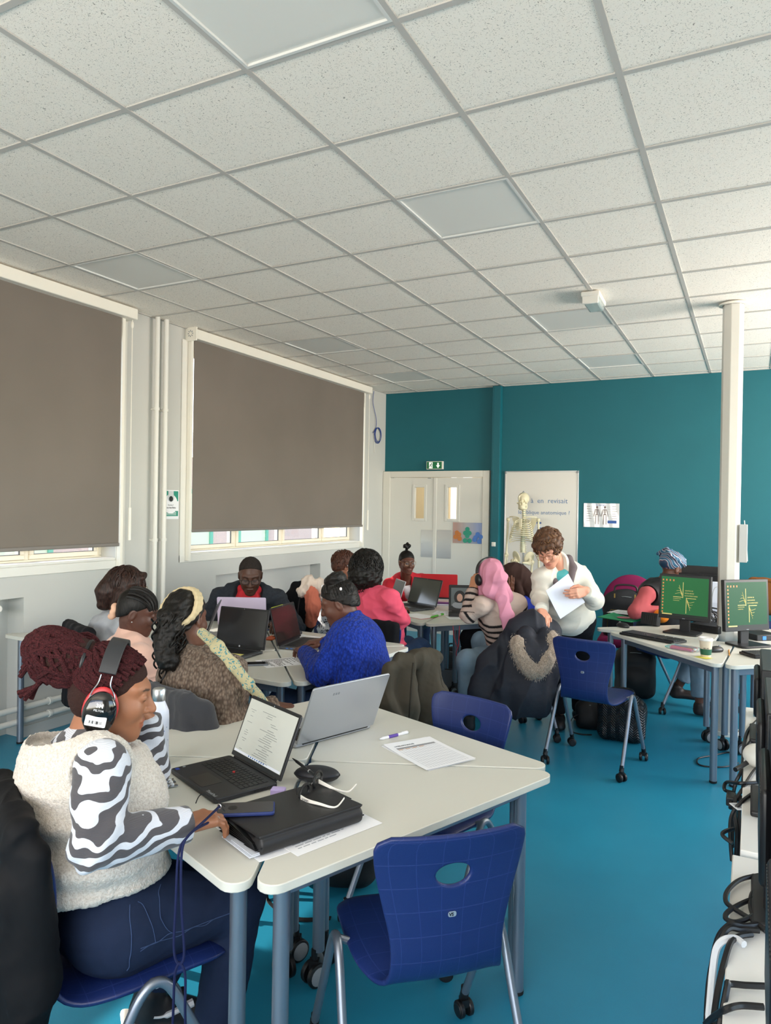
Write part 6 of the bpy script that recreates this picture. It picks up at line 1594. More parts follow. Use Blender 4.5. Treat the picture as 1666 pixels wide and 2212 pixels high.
def video(t, ld, L, lb):
    lb('call_window', mat('call_backdrop', '5d6668', .3), lambda b: b.box((-.06, -.0023, .125), (.20, .0004, .16)), ld, smooth=False)
    lb('caller_hair', mat('caller_dark', '17181a', .4), lambda b: b.ball((-.085, -.0026, .12), (.05, .0006, .062), 14), ld, smooth=False)
    lb('caller_face', mat('caller_face', 'c49a86', .4), lambda b: b.ball((-.085, -.003, .118), (.026, .0006, .036), 14), ld, smooth=False)
    lb('caller_shirt', mat('caller_shirt', '9aa0a6', .4), lambda b: b.ball((-.085, -.0026, .052), (.065, .0005, .03), 14), ld, smooth=False)
laptop('dark laptop showing a video call beside the person in the pink hijab', (-2.17, 5.87), R_(22), .36, .24, R_(20), m_lapk, m_lapk, dark_screen('call_display', '24282a'), extra=video)
# ------------------------------------------------------------------ papers, pens, phones
def sheet(name, lab, c, rotz, w, h, z=TH, cat_='sheet of paper', m=None, curl=.0, th=.0008, pr=None, group=None, n=10):
    t = thing(name, lab, cat_, (c[0], c[1], z), rotz, group)
    P = [[Vector((-w / 2 + w * i / n, -h / 2 + h * j / n, th + curl * ((i / n - .5) ** 2 + .6 * (j / n) ** 2 * (i / n)))) for i in range(n + 1)] for j in range(n + 1)]
    b = MB(); b.sheet(P[::-1], th); b.build('sheet', m or m_paper, t)
    def zc(x, y): i, j = (x + w / 2) / w, (y + h / 2) / h; return th + .0004 + curl * ((i - .5) ** 2 + .6 * j ** 2 * i)
    if pr: pr(t, w, h, zc)
    return t
def lines_print(n=16, seed=1, mm=None, name='printed_lines'):
    def f(t, w, h, zc):
        r = random.Random(seed); b = MB()
        for k in range(n):
            y = h * .42 - h * .84 * k / n; x = -w * .42
            while x < w * .36:
                L = r.uniform(.008, .03); 
                b.add([(x, y, zc(x, y)), (x + L, y, zc(x + L, y)), (x + L, y + h * .016, zc(x + L, y)), (x, y + h * .016, zc(x, y))], [(0, 1, 2, 3)]); x += L + .005
                if r.random() < .12: break
        b.build(name, mm or m_ink, t, smooth=False)
    return f
def timetable(t, w, h, zc):
    b = MB()
    def q(x0, y0, x1, y1, dz=0): b.add([(x0, y0, zc(x0, y0) + dz), (x1, y0, zc(x1, y0) + dz), (x1, y1, zc(x1, y1) + dz), (x0, y1, zc(x0, y1) + dz)], [(0, 1, 2, 3)])
    X0, X1, Y0, Y1 = -w * .30, w * .45, -h * .40, h * .40
    for k in range(10): x = X0 + (X1 - X0) * k / 9; q(x - .0004, Y0, x + .0004, Y1)
    for k in range(16): y = Y0 + (Y1 - Y0) * k / 15; [q(X0 + (X1 - X0) * m / 6, y - .0004, X0 + (X1 - X0) * (m + 1) / 6, y + .0004) for m in range(6)]
    b.build('table_grid', m_inkl, t, smooth=False)
    b = MB(); [q(X0, Y0 + (Y1 - Y0) * m / 6, X0 + .014, Y0 + (Y1 - Y0) * (m + 1) / 6, .0001) for m in range(6)]; b.build('header_row', mat('print_grey', '9a9a9c', .8), t, smooth=False)
    b = MB(); [q(X0 + .017, Y0 + .03 * m, X0 + .021, Y0 + .02 + .03 * m, .0001) for m in range(4)]; b.build('orange_words', mat('print_orange', 'd8a06a', .8), t, smooth=False)
    M = Matrix.Translation((-w * .37, h * .02, zc(-w * .37, 0) + .0003)) @ Matrix.Rotation(-math.pi / 2, 4, 'Z'); b = text_mb('ÉMARGEMENT', .0135, M, .0002); b.build('heading', m_ink, t, smooth=False)
t_ = sheet('timetable_sheet', 'top printed timetable sheet with a curling corner near the white pen', (-1.048, 2.425), R_(-33), .297, .21, TH + .003, curl=.012, pr=timetable, group='timetable sheets on the front table')
sheet('timetable_sheet', 'blank-looking sheet under the printed timetable on the front table', (-1.055, 2.432), R_(-29), .297, .21, TH, curl=.002, group='timetable sheets on the front table')
def pen(lab, a, c, r, m, m2=None, z=TH, grip=None, tilt=0):
    a = Vector((a[0], a[1], z + r)); c = Vector((c[0], c[1], z + r + tilt)); d = c - a
    t = thing('pen', lab, 'pen', tuple(a))
    b = MB(); b.cyl(a + d * .1, a + d * .98, r, r, 12); b.cyl(a, a + d * .1, r * .25, r * .9, 12); b.build('barrel', m, t, world=True)
    if grip: b = MB(); b.cyl(a + d * grip[0], a + d * grip[1], r * 1.04, r * 1.04, 12); b.build('print', m2, t, world=True)
    b = MB(); b.box(a + d * .86 + Vector((0, 0, r * 1.1)), (.03, .003, .0015), d.to_track_quat('X', 'Z').to_matrix()); b.cyl(a + d * .98, c, r * .8, r * .5, 10); b.build('clip', m, t, world=True)
    return t
pen('white ballpoint pen with purple print lying near the timetable sheets', (-1.272, 2.468), (-1.213, 2.602), .006, mat('pen_white', 'e8e8ea', .3), mat('pen_purple', '5b3fa0', .4), grip=(.3, .62))
def phone(lab, c, rotz, z, m, scr, w=.073, h=.152, tiltx=0):
    t = thing('mobile_phone', lab, 'mobile phone', (c[0], c[1], z), rotz); t.rotation_euler = (0, tiltx, rotz)
    b = MB(); b.prism(rpoly([(-w / 2, -h / 2), (w / 2, -h / 2), (w / 2, h / 2), (-w / 2, h / 2)], .010, 5), 0, .010); b.build('case', m, t, bevel=.003)
    b = MB(); b.prism(rpoly([(-w / 2 + .004, -h / 2 + .004), (w / 2 - .004, -h / 2 + .004), (w / 2 - .004, h / 2 - .004), (-w / 2 + .004, h / 2 - .004)], .008, 5), .0095, .0106); b.build('screen', scr, t)
    return t
m_pscr = mat('phone_glass', '15161a', .08, spec=.7)
p = Zp(531, 1748, .805)
ph = phone('mobile phone in a navy case with a cord lanyard, lying on the black folder', (p.x, p.y), R_(-55), .800, mat('navy_case', '22336e', .5), mat('phone_back', '3a3c40', .15, spec=.7), .078, .160)
b = MB(); b.cyl((0, -.035, .0104), (0, -.035, .0112), .013, n=20); b.build('camera_ring', m_black, ph)
# ------------------------------------------------------------------ front table: folder, papers below it, glasses, case, bottle
t = sheet('printed_sheet', 'printed form poking out from under the near end of the black folder', (-1.19, 1.632), R_(-24), .30, .21, TH, pr=lines_print(18, 4, mat('print_pale_blue', '8fa6cf', .8)), group='sheets under the black folder')
sheet('printed_sheet', 'printed form poking out under the long edge of the black folder', (-1.075, 1.72), R_(70), .297, .21, TH + .0015, pr=lines_print(14, 9, m_inkl), group='sheets under the black folder')
fo = thing('document_folder', 'black expanding document folder lying on printed forms on the front table', 'folder', (-1.150, 1.690, TH + .004), R_(67))
Lf, Wf, Hf = .335, .245, .046
S = SDF(); S.box((0, 0, Hf / 2 - .004), (Lf / 2, Wf / 2 - .006, .016), None, .012, .01); S.cone((-Lf / 2 + .004, -Wf / 2 + .02, Hf / 2), (Lf / 2 - .004, -Wf / 2 + .02, Hf / 2), .023, .023, .012, flat=True)
S.box((0, .004, Hf - .004), (Lf / 2, Wf / 2, .0035), np.array(Matrix.Rotation(-.05, 3, 'X')), .003, .004)
V, Q = S.mesh(.0035); np_mesh('cover', V, Q, mat('folder_black', '1d1d1f', .5, bump=(500, .15, .001)), fo, world=False)
b = MB()
P = [[Vector((-.10 + .27 * i / 8, -.06 + .17 * j / 6, Hf + .001 + .0015 * math.sin(i) - .0009 * j)) for i in range(9)] for j in range(7)]; b.sheet(P[::-1], .002); b.build('flap', mat('folder_black', '1d1d1f', .5), fo)
b = MB()
for k in range(7): b.box((-Lf / 2 - .001, -.012 + .003 * k, .006 + .0052 * k), (.014, Wf * .82, .0014), Matrix.Rotation(.03 * (k - 3), 3, 'X'))
b.build('accordion_pocket', mat('pocket_black', '0e0e10', .4), fo, smooth=False)
b = MB(); b.box((-Lf / 2 - .012, -.04, .005), (.03, .15, .003)); b.box((-Lf / 2 - .006, -.06, .009), (.03, .11, .002)); b.build('inner_papers', mat('plastic_sleeve', 'd7dce6', .25), fo, smooth=False)
b = MB(); b.tube([(-Lf / 2, -Wf / 2 + .001, .022), (Lf / 2, -Wf / 2 + .001, .022)], .002, 6); b.tube(spline([(.06, .06, Hf + .002), (.075, .085, Hf + .025), (.10, .075, Hf + .03), (.10, .05, Hf + .008), (.075, .05, Hf + .002)], 5), .0013, 5); b.build('elastic_cord', m_blackr, fo)
# sunglasses standing on the folder
g0 = W(672, 1704, 2.16); g = thing('sunglasses', 'sunglasses with black round fronts and white arms standing on the black folder', 'sunglasses', tuple(g0))
gA = Vector(W(654, 1720, 2.12)); gB = Vector(W(690, 1684, 2.21)); gx = (gB - gA).normalized(); gz = Vector((0, 0, 1)); gy = gz.cross(gx)
b = MB()
for s_, cc in ((-1, gA.lerp(gB, .1)), (1, gA.lerp(gB, .9))):
    b.tube([cc + gx * (.026 * math.cos(q)) + gz * (.024 * math.sin(q) + .004) for q in [2 * math.pi * i / 20 for i in range(20)]], .0042, 6, closed=True)
b.tube([gA.lerp(gB, .45) + gz * .012, gA.lerp(gB, .55) + gz * .012], .003, 6); b.build('front', m_black, g, world=True)
for cc in (gA.lerp(gB, .1), gA.lerp(gB, .9)):
    b = MB(); b.add([cc + gx * (.025 * math.cos(q)) + gz * (.023 * math.sin(q) + .004) for q in [2 * math.pi * i / 18 for i in range(18)]], [tuple(range(18))]); b.build('lens', mat('tinted_lens', '202022', .05, alpha=.55, spec=.8), g, world=True, smooth=False)
for pts in ([W(649, 1722, 2.095), W(664, 1730, 2.065), W(690, 1737, 2.035), W(716, 1744, 2.02), W(731, 1741, 2.025), W(745, 1724, 2.045)], [W(688, 1688, 2.20), W(704, 1696, 2.18), W(728, 1707, 2.17), W(750, 1711, 2.17), W(762, 1704, 2.18), W(771, 1694, 2.20)]):
    sp_ = spline([Vector(q) for q in pts], 5); b = MB(); n = len(sp_)
    P = [[p_ + gz * ((.0065 - .004 * min(i / n * 1.6, 1)) * s_) for s_ in (-1, -.3, .3, 1)] for i, p_ in enumerate(sp_)]; b.sheet(P, .003); ar = b.build('temple_arm', mat('white_acetate', 'ece8de', .25), g, world=True, bevel=.001)
b = MB(); a0 = Vector(W(652, 1725, 2.085)); a1 = Vector(W(672, 1732, 2.05)); xx = (a1 - a0).normalized(); text_mb('LANCEL', .0095, mframe(a0 + Vector((0, 0, -.004)) - Vector(CM[2]) * .005, -xx, Vector((0, 0, -1))) @ Matrix.Translation((-.034, -.007, 0)), .0003, b); b.build('lettering', m_ink, g, world=True, smooth=False)
# case, pen, lilac box
p = Zp(672, 1692, TH)
t = thing('glasses_case', 'black soft glasses case behind the sunglasses', 'glasses case', (p.x + .01, p.y + .02, TH), R_(20))
S = SDF(); S.ell((0, 0, .026), (.075, .042, .026), None, .01); S.cut((0, 0, .001), (0, 0, -1), .2); V, Q = S.mesh(.004); np_mesh('shell', V, Q, mat('case_black', '1b1c22', .5), t, world=False)
b = MB(); b.tube([(.076 * math.cos(q), .043 * math.sin(q), .026) for q in [2 * math.pi * i / 28 for i in range(28)]], .0015, 5, closed=True); b.build('zip', m_black, t)
a = Vector(W(678, 1673, 2.26)); c = Vector(W(632, 1638, 2.36))
t = thing('pen', 'black pen leaning up against the black glasses case', 'pen', tuple(a)); b = MB(); b.cyl(a, a.lerp(c, .8), .0048, .0048, 10); b.cyl(a.lerp(c, .8), c, .0044, .0012, 10); b.build('barrel', m_black, t, world=True); b = MB(); b.cyl(a.lerp(c, .18), a.lerp(c, .22), .0053, .0053, 10); b.build('ring', m_alu, t, world=True)
p = Zp(601, 1722, TH); t = thing('charger', 'small lilac charger block beside the black laptop', 'charger', (p.x, p.y, TH), R_(20)); b = MB(); b.box((0, 0, .015), (.044, .03, .028)); b.build('block', mat('lilac_plastic', 'b7a6d8', .4), t, bevel=.004); b = MB(); b.box((.026, .004, .012), (.012, .014, .006)); b.build('plug', m_black, t, bevel=.001)
p = Zp(342, 1650, TH); t = thing('water_bottle', 'white steel water bottle with small blue marks behind the zebra sleeve', 'water bottle', (p.x, p.y, TH))
b = MB(); b.lathe([(.030, .002), (.0345, .012), (.0345, .165), (.033, .185), (.025, .205), (.0205, .216), (.0205, .222)], n=32); b.build('body', mat('bottle_white', 'e3e6f2', .35), t)
b = MB(); b.lathe([(.0335, 0), (.0352, .004), (.0352, .016), (.034, .019)], n=32); b.build('base_ring', m_alu, t)
b = MB(); b.lathe([(.0215, .221), (.0225, .224), (.0225, .258), (.019, .263), (.002, .264)], n=28); b.build('cap', m_alu, t)
b = MB(); r9 = random.Random(6)
for i in range(26):
    q = r9.uniform(0, 6.28); z = r9.uniform(.03, .18); b.add([(.0349 * math.cos(q), .0349 * math.sin(q), z), (.0349 * math.cos(q + .1), .0349 * math.sin(q + .1), z + .002), (.0349 * math.cos(q + .04), .0349 * math.sin(q + .04), z + .006)], [(0, 1, 2)])
b.build('blue_marks', mat('print_blue', '3d62a8', .7), t, smooth=False)
p = Zp(349, 1697, TH); t = thing('blister_pack', 'crinkled silver blister pack of tablets near the bottle', 'blister pack', (p.x, p.y, TH), R_(-35))
P = [[Vector((-.035 + .07 * i / 10, -.045 + .09 * j / 10, .004 + .0015 * math.sin(i * 1.3 + j * 2.1))) for i in range(11)] for j in range(11)]; b = MB(); b.sheet(P[::-1], .001); b.build('foil', mat('foil', 'c9ccd2', .2, metal=1), t)
for i in range(3):
    for j in range(4): b = MB(); b.ball((-.02 + .02 * i, -.03 + .02 * j, .006), (.0075, .007, .0055), 8); b.build('blister', mat('blister_clear', 'dfe3e8', .15, metal=.5), t)
# lanyard cord and earphone wire
t = thing('lanyard', 'navy cord lanyard hanging from the phone over the table edge', 'lanyard', tuple(W(470, 1752, 1.88)))
b = MB()
for q in ([(474, 1742, 1.90), (445, 1770, 1.80), (405, 1808, 1.72), (386, 1845, 1.68), (380, 1950, 1.67), (376, 2050, 1.67), (386, 2082, 1.67), (398, 2060, 1.67), (392, 1950, 1.67), (393, 1840, 1.68), (412, 1800, 1.72), (448, 1778, 1.82), (470, 1768, 1.88)], [(388, 2078, 1.67), (378, 2105, 1.67), (374, 2190, 1.68), (372, 2260, 1.70)], [(388, 2078, 1.67), (400, 2105, 1.67), (400, 2180, 1.68), (402, 2262, 1.70)]):
    b.tube(spline([Vector(W(*x)) for x in q], 6), .0032, 7)
b.build('cord', mat('navy_cord', '1b2246', .8), t, world=True)
for q in ((474, 1742, 1.9), (470, 1768, 1.88)): b = MB(); c_ = Vector(W(*q)); b.tube([c_ + Vector((.006 * math.cos(a_), 0, .006 * math.sin(a_))) for a_ in [2 * math.pi * i / 12 for i in range(12)]], .0014, 5, closed=True); b.build('metal_ring', m_alu, t, world=True)
t = thing('earphone_cable', 'thin black cable looping over the laptop edge to the hand', 'cable', tuple(Zp(430, 1725, TH)))
b = MB(); b.tube(spline([Vector(W(320, 1768, 1.95)), Vector(W(350, 1766, 1.99)), Vector(W(395, 1770, 1.98))], 6), .0016, 5); b.tube(spline([Vector(W(423, 1735, 2.0)), Vector(W(432, 1718, 2.03)), Vector(W(450, 1716, 2.05)), Vector(W(470, 1730, 2.03)), Vector(W(486, 1742, 1.99))], 6), .0016, 5); b.build('cable', m_black, t, world=True)
# ------------------------------------------------------------------ middle group items
p = Zp(550, 1436); phone('black mobile phone lying beside the printed page in the middle group', (p.x, p.y), R_(-50), TH, mat('phone_silver_edge', '8a9099', .3, metal=.6), m_pscr)
p = Zp(610, 1432); sheet('printed_page', 'printed text page lying between the phone and the blue sweater', (p.x, p.y + .03), R_(-35), .21, .297, TH, pr=lines_print(26, 3))
p = Zp(577, 1382); t = thing('orange_phone', 'orange phone case lying right of the large grey laptop', 'phone case', (p.x, p.y + .05, TH), R_(10)); b = MB(); b.prism(rpoly([(-.035, -.07), (.035, -.07), (.035, .07), (-.035, .07)], .01), 0, .009); b.build('case', mat('orange_plastic', 'd8602a', .4), t, bevel=.003); b = MB(); b.prism(rpoly([(-.012, .03), (.012, .03), (.012, .06), (-.012, .06)], .004), .0088, .0098); b.build('camera_window', m_black, t)
p = Zp(581, 1357); phone('dark blue mobile phone near the hand of the person in the dark hoodie', (p.x, p.y - .12), R_(-30), TH, mat('phone_blue', '2a3a5c', .3), m_pscr)
p = Zp(668, 1372); t = thing('paper_pile', 'pile of loose white sheets at the far edge of the middle group', 'paper pile', (p.x, p.y - .15, TH), R_(-20))
for k in range(4):
    b = MB(); P = [[Vector((-.15 + .3 * i / 6, -.105 + .21 * j / 6, .001 + .0022 * k + .002 * math.sin(i + k))) for i in range(7)] for j in range(7)]; b.M = Matrix.Rotation(.12 * (k - 1.5), 4, 'Z'); b.sheet(P[::-1], .0008); b.build('sheet', m_paper, t)
p = Zp(650, 1366); t = thing('pencil_case', 'dark grey flat pencil case on the loose sheets', 'pencil case', (p.x, p.y - .14, TH + .010), R_(-15)); S = SDF(); S.box((0, 0, .016), (.095, .04, .014), None, .012); V, Q = S.mesh(.005); np_mesh('pouch', V, Q, mat('grey_pouch', '34353a', .6), t, world=False); b = MB(); b.tube([(-.085, 0, .0302), (.085, 0, .0302)], .0018, 5); b.build('zip', m_grey, t)
p = Zp(640, 1348); t = thing('notebook', 'fluorescent yellow-green notebook standing behind the dark laptop of the blue sweater', 'notebook', (-2.80, 4.03, TH), R_(100)); b = MB(); b.box((0, .03, .11), (.17, .012, .24), Matrix.Rotation(-.35, 3, 'X')); b.build('cover', mat('neon_yellow', 'c8e020', .5), t, bevel=.004); b = MB(); b.box((0, .037, .11), (.16, .002, .225), Matrix.Rotation(-.35, 3, 'X')); b.build('page_block', m_paper, t)
p = Zp(508, 1416, TH + .018); t = thing('sticky_note', 'pale yellow sticky note on the palm rest of the large grey laptop', 'sticky note', (p.x, p.y, TH + .0178), R_(8)); b = MB(); P = [[Vector((-.038 + .076 * i / 4, -.038 + .076 * j / 4, .001 + .0006 * j)) for i in range(5)] for j in range(5)]; b.sheet(P[::-1], .0006); b.build('note', mat('note_yellow', 'e6dc82', .8), t)
# ------------------------------------------------------------------ rear group items
p = Zp(905, 1332); t = thing('notebook', 'white notebook with a red edge beside the green marker', 'notebook', (p.x, p.y, TH), R_(-20)); b = MB(); b.box((0, 0, .004), (.24, .19, .005)); b.build('page_block', m_paper, t, bevel=.001); b = MB(); b.box((0, 0, .0008), (.245, .195, .0016)); b.build('cover', mat('red_cover', 'd24a58', .6), t)
a, c = Zp(930, 1337, TH + .002), Zp(948, 1330, TH + .002); pen('bright green marker lying by the white notebook in the rear group', (a.x, a.y), (c.x + .03, c.y + .03), .0085, mat('marker_green', '5fbf3a', .4), mat('marker_white', 'e6e8e2', .4), z=TH + .006, grip=(.55, .75))
p = Zp(975, 1327); sheet('printed_page', 'loose page with writing under the elbow of the striped sweater', (p.x - .02, p.y + .05), R_(10), .297, .21, TH, pr=lines_print(12, 8, m_inkl))
p = Zp(1000, 1336); sheet('printed_page', 'white page overlapping the table edge beside the striped sleeve', (p.x - .02, p.y + .04), R_(35), .26, .19, TH + .0015, pr=lines_print(10, 12, m_inkl))
p = Zp(957, 1306); t = thing('book', 'purple covered book beside the dark laptops in the rear group', 'book', (p.x, p.y, TH), R_(15)); b = MB(); b.box((0, 0, .008), (.20, .14, .012)); b.build('page_block', m_paper, t); b = MB(); b.box((0, 0, .0155), (.205, .145, .003)); b.box((0, 0, .0012), (.205, .145, .0024)); b.build('cover', mat('purple_cover', '5a3a78', .5), t)
t = thing('cable', 'thin red cable hanging below the rear tables', 'cable', tuple(W(985, 1370, 5.6)))
b = MB(); b.tube(spline([Vector(W(*q)) for q in ((979, 1352, 5.55), (981, 1375, 5.55), (990, 1397, 5.55), (993, 1352, 5.55))], 8), .003, 5); b.tube(spline([Vector(W(*q)) for q in ((990, 1397, 5.55), (986, 1412, 5.55), (991, 1428, 5.55))], 8), .003, 5); b.build('cable', mat('red_cable', 'c03a48', .5), t, world=True)
# sheet in the standing person's hand
t = thing('paper_sheet', 'white sheet of paper held up by the person in the ivory fleece', 'sheet of paper', tuple(W(1222, 1288, 4.98)))
c4 = [Vector(W(1228, 1239, 5.03)), Vector(W(1264, 1301, 4.99)), Vector(W(1211, 1337, 4.93)), Vector(W(1180, 1276, 4.96))]
def quad(a, bq, c, d, n=8, bow=.006):
    nn = (bq - a).cross(d - a).normalized(); return [[a.lerp(bq, i / n).lerp(d.lerp(c, i / n), j / n) + nn * bow * math.sin(math.pi * i / n) for i in range(n + 1)] for j in range(n + 1)]
b = MB(); b.sheet(quad(*c4), .0015); b.build('sheet', mat('bright_paper', 'd3d7e4', .8), t, world=True)
# ------------------------------------------------------------------ coats and bags
def sdf_obj(S, vox, name, m, t, fold=.0, freq=30, seed=1, fine=0):
    V, Q = S.mesh(vox)
    if fold or fine:
        N_ = vnormals(V, Q); n1 = wob(V * np.array([1.4, 1.4, .6]), freq, seed); V = V + N_ * (fold * (1 - 2.2 * np.abs(n1) ** .75) + fold * .4 * wob(V, freq * .5, seed + 3) + fine * wob(V, 150, seed + 5))[:, None]
    return np_mesh(name, V, Q, m, t)
t = thing('coat', 'navy parka with a beige fur hood hung over a chair back under the standing hand', 'coat', tuple(W(1145, 1500, 4.85)))
S = SDF(); v = lambda *q: Vector(W(*q)); sqv = (np.array(CM[2]), .5)
S.chain([v(1118, 1362, 4.92), v(1150, 1352, 4.95), v(1185, 1362, 4.97)], [.075, .085, .07], .05); S.chain([v(1150, 1365, 4.92), v(1150, 1440, 4.84), v(1130, 1500, 4.82), v(1100, 1530, 4.82)], [.13, .17, .19, .14], .06, sq=sqv)
S.chain([v(1112, 1375, 4.95), v(1068, 1440, 4.9), v(1045, 1500, 4.86), v(1040, 1520, 4.86)], [.08, .11, .10, .08], .06, sq=sqv); S.chain([v(1185, 1370, 4.95), v(1190, 1420, 4.9), v(1180, 1480, 4.9)], [.07, .08, .06], .05); S.chain([v(1150, 1500, 4.85), v(1145, 1535, 4.88)], [.12, .08], .05, sq=sqv)
S.cut(v(1100, 1545, 4.85), (0, 0, -1), .6, .02); sdf_obj(S, .008, 'shell', mat('navy_parka', '161a26', .7, bump=(160, .2, .002)), t, .012, 16, 3, .001)
S = SDF(); S.chain([v(1136, 1372, 4.82), v(1140, 1410, 4.76), v(1160, 1432, 4.74), v(1178, 1405, 4.76), v(1180, 1370, 4.82)], [.06, .07, .07, .06, .05], .05); sdf_obj(S, .007, 'hood', mat('navy_parka', '161a26', .7), t, .006, 30, 5)
FU = spline([v(1119, 1388, 4.76), v(1124, 1412, 4.71), v(1140, 1440, 4.68), v(1160, 1450, 4.67), v(1178, 1432, 4.69), v(1190, 1402, 4.73), v(1193, 1378, 4.78)], 6)
S = SDF(); S.chain(FU, [.046] * len(FU), .01); m_fur = fur('beige_fur', 'b8a794', '6f6156', 240); sdf_obj(S, .006, 'fur_trim', m_fur, t, .004, 60, 7, .003)
b = MB(); rf = random.Random(2)
for i in range(5000):
    p = FU[rf.randrange(len(FU))]; d = Vector((rf.gauss(0, 1), rf.gauss(0, 1), rf.gauss(0, 1))).normalized(); q0 = p + d * .044 + Vector((rf.uniform(-.02, .02), rf.uniform(-.02, .02), rf.uniform(-.02, .02))); d2 = (d * .45 + Vector((0, 0, -.8)) + Vector((rf.gauss(0, .25), rf.gauss(0, .25), rf.gauss(0, .25)))).normalized(); x_, y_, _z = frame_from(d2); L = rf.uniform(.010, .022)
    b.add([q0 + x_ * .002, q0 - x_ * .002, q0 + y_ * .002, q0 + d2 * L], [(0, 1, 3), (1, 2, 3), (2, 0, 3)])
tag(b.build('fur_hairs', m_fur, t, world=True, smooth=False), kind='stuff')
t = thing('coat', 'olive brown coat draped over the chair of the person in the blue sweater', 'coat', tuple(W(890, 1500, 3.75)))
S = SDF(); S.chain([v(846, 1442, 3.55), v(870, 1432, 3.60), v(905, 1422, 3.68), v(938, 1418, 3.76)], [.030, .038, .042, .036], .04); S.chain([v(872, 1448, 3.58), v(864, 1520, 3.54), v(858, 1590, 3.54)], [.055, .085, .10], .05, sq=sqv); S.chain([v(918, 1440, 3.68), v(922, 1520, 3.64), v(920, 1600, 3.64)], [.06, .085, .095], .05, sq=sqv); S.chain([v(936, 1432, 3.72), v(946, 1500, 3.72), v(950, 1560, 3.74)], [.03, .04, .035], .03); S.chain([v(842, 1450, 3.52), v(838, 1520, 3.50), v(850, 1560, 3.5)], [.03, .045, .05], .03)
sdf_obj(S, .007, 'shell', mat('olive_coat', '3f3a30', .8, bump=(200, .2, .002)), t, .012, 20, 6, .001)
b = MB(); b.tube(spline([v(893, 1432, 3.52), v(888, 1490, 3.46), v(884, 1560, 3.46)], 6), .005, 6); b.build('front_seam', mat('olive_dark', '2a2720', .8), t, world=True)
t = thing('coat', 'black padded jacket hung on the chair at the lower left corner', 'coat', tuple(W(50, 2000, 1.6)))
S = SDF(); f1 = np.array([.468, .884, 0]); r1_ = np.array([.884, -.468, 0]); cb = np.array([-1.496, 1.438, 0]) - f1 * .275
for zz, ww_, tt in ((.83, .20, .035), (.70, .21, .05), (.52, .205, .055), (.36, .20, .05)): S.box(cb + np.array([0, 0, zz]) - f1 * .03, (ww_, tt, .10), np.stack([r1_, f1, np.array([0, 0, 1.])], 1), .03, .04)
S.chain([cb + r1_ * .20 + np.array([0, 0, .84]), cb + r1_ * .20 + np.array([0, 0, .55]), cb + r1_ * .19 - f1 * .02 + np.array([0, 0, .32])], [.04, .045, .04], .03)
sdf_obj(S, .008, 'shell', mat('black_jacket', '0e0f12', .75), t, .010, 18, 2, .001); b = MB(); b.tube(spline([Vector(cb + r1_ * .215 + np.array([0, 0, z_])) - Vector(f1) * .01 for z_ in (.60, .5, .4)], 5), .004, 6); b.build('zip', m_alu, t, world=True)
t = thing('jacket', 'charcoal fleece jacket over the chair back behind the brown knit sweater', 'jacket', tuple(W(400, 1560, 2.95)))
pb = (P2.pel - P2.f * .17) * [1, 1, 0]; R2 = np.stack([P2.r, P2.f, np.array([0, 0, 1.])], 1)
S = SDF()
for zz, ww_ in ((.80, .19), (.66, .21), (.52, .21)): S.box(pb + np.array([0, 0, zz]) - P2.f * .05, (ww_, .035, .09), R2, .03, .05)
S.chain([pb + P2.r * .2 + np.array([0, 0, .82]), pb + P2.r * .21 + P2.f * .05 + np.array([0, 0, .6])], [.045, .05], .04); sdf_obj(S, .008, 'shell', m_char, t, .008, 20, 4, .001); b = MB(); b.tube([Vector(pb + P2.r * .18 * s_ + np.array([0, 0, .885])) - Vector(P2.f) * .05 for s_ in (-1, 0, 1)], .012, 8); b.build('collar', m_char, t, world=True)
pb = (P4.pel - P4.f * .19) * [1, 1, 0]; R2 = np.stack([P4.r, P4.f, np.array([0, 0, 1.])], 1); t = thing('jacket', 'black jacket over the chair back behind the grey hoodie', 'jacket', tuple(pb))
S = SDF(); [S.box(pb + np.array([0, 0, zz]) - P4.f * .04, (.21, .03, .1), R2, .03, .05) for zz in (.86, .72, .56)]; sdf_obj(S, .009, 'shell', m_blackc, t, .008, 20, 4); b = MB(); b.tube([Vector(pb + P4.r * .18 * s_ + np.array([0, 0, .955])) - Vector(P4.f) * .04 for s_ in (-1, 0, 1)], .012, 8); b.build('collar', m_blackc, t, world=True)
pb = (P7.pel - P7.f * .17) * [1, 1, 0]; R2 = np.stack([P7.r, P7.f, np.array([0, 0, 1.])], 1); t = thing('jacket', 'black jacket over the chair back behind the coral pink sweater', 'jacket', tuple(pb))
S = SDF(); [S.box(pb + np.array([0, 0, zz]) - P7.f * .05, (.215, .035, .1), R2, .03, .05) for zz in (.78, .64, .5)]; sdf_obj(S, .009, 'shell', m_blackc, t, .008, 20, 4); b = MB(); b.tube([Vector(pb + P7.r * .18 * s_ + np.array([0, 0, .87])) - Vector(P7.f) * .05 for s_ in (-1, 0, 1)], .012, 8); b.build('collar', m_blackc, t, world=True)
t = thing('coat', 'black coat hanging over a chair by the wall niche beside the person', 'coat', tuple(W(645, 1330, 5.9)))
S = SDF(); S.chain([v(648, 1275, 5.95), v(640, 1310, 5.9), v(636, 1360, 5.9)], [.09, .13, .14], .06, sq=sqv); S.chain([v(660, 1280, 5.95), v(662, 1340, 5.95)], [.08, .10], .05, sq=sqv); sdf_obj(S, .009, 'shell', m_blackc, t, .014, 16, 3); b = MB(); b.tube(spline([v(655, 1272, 5.85), v(646, 1300, 5.78), v(642, 1340, 5.76)], 5), .006, 6); b.build('zip', m_black, t, world=True)
t = thing('scarf', 'cream and salmon scarf bundled on top of the black coat by the niche', 'scarf', tuple(W(675, 1290, 5.95)))
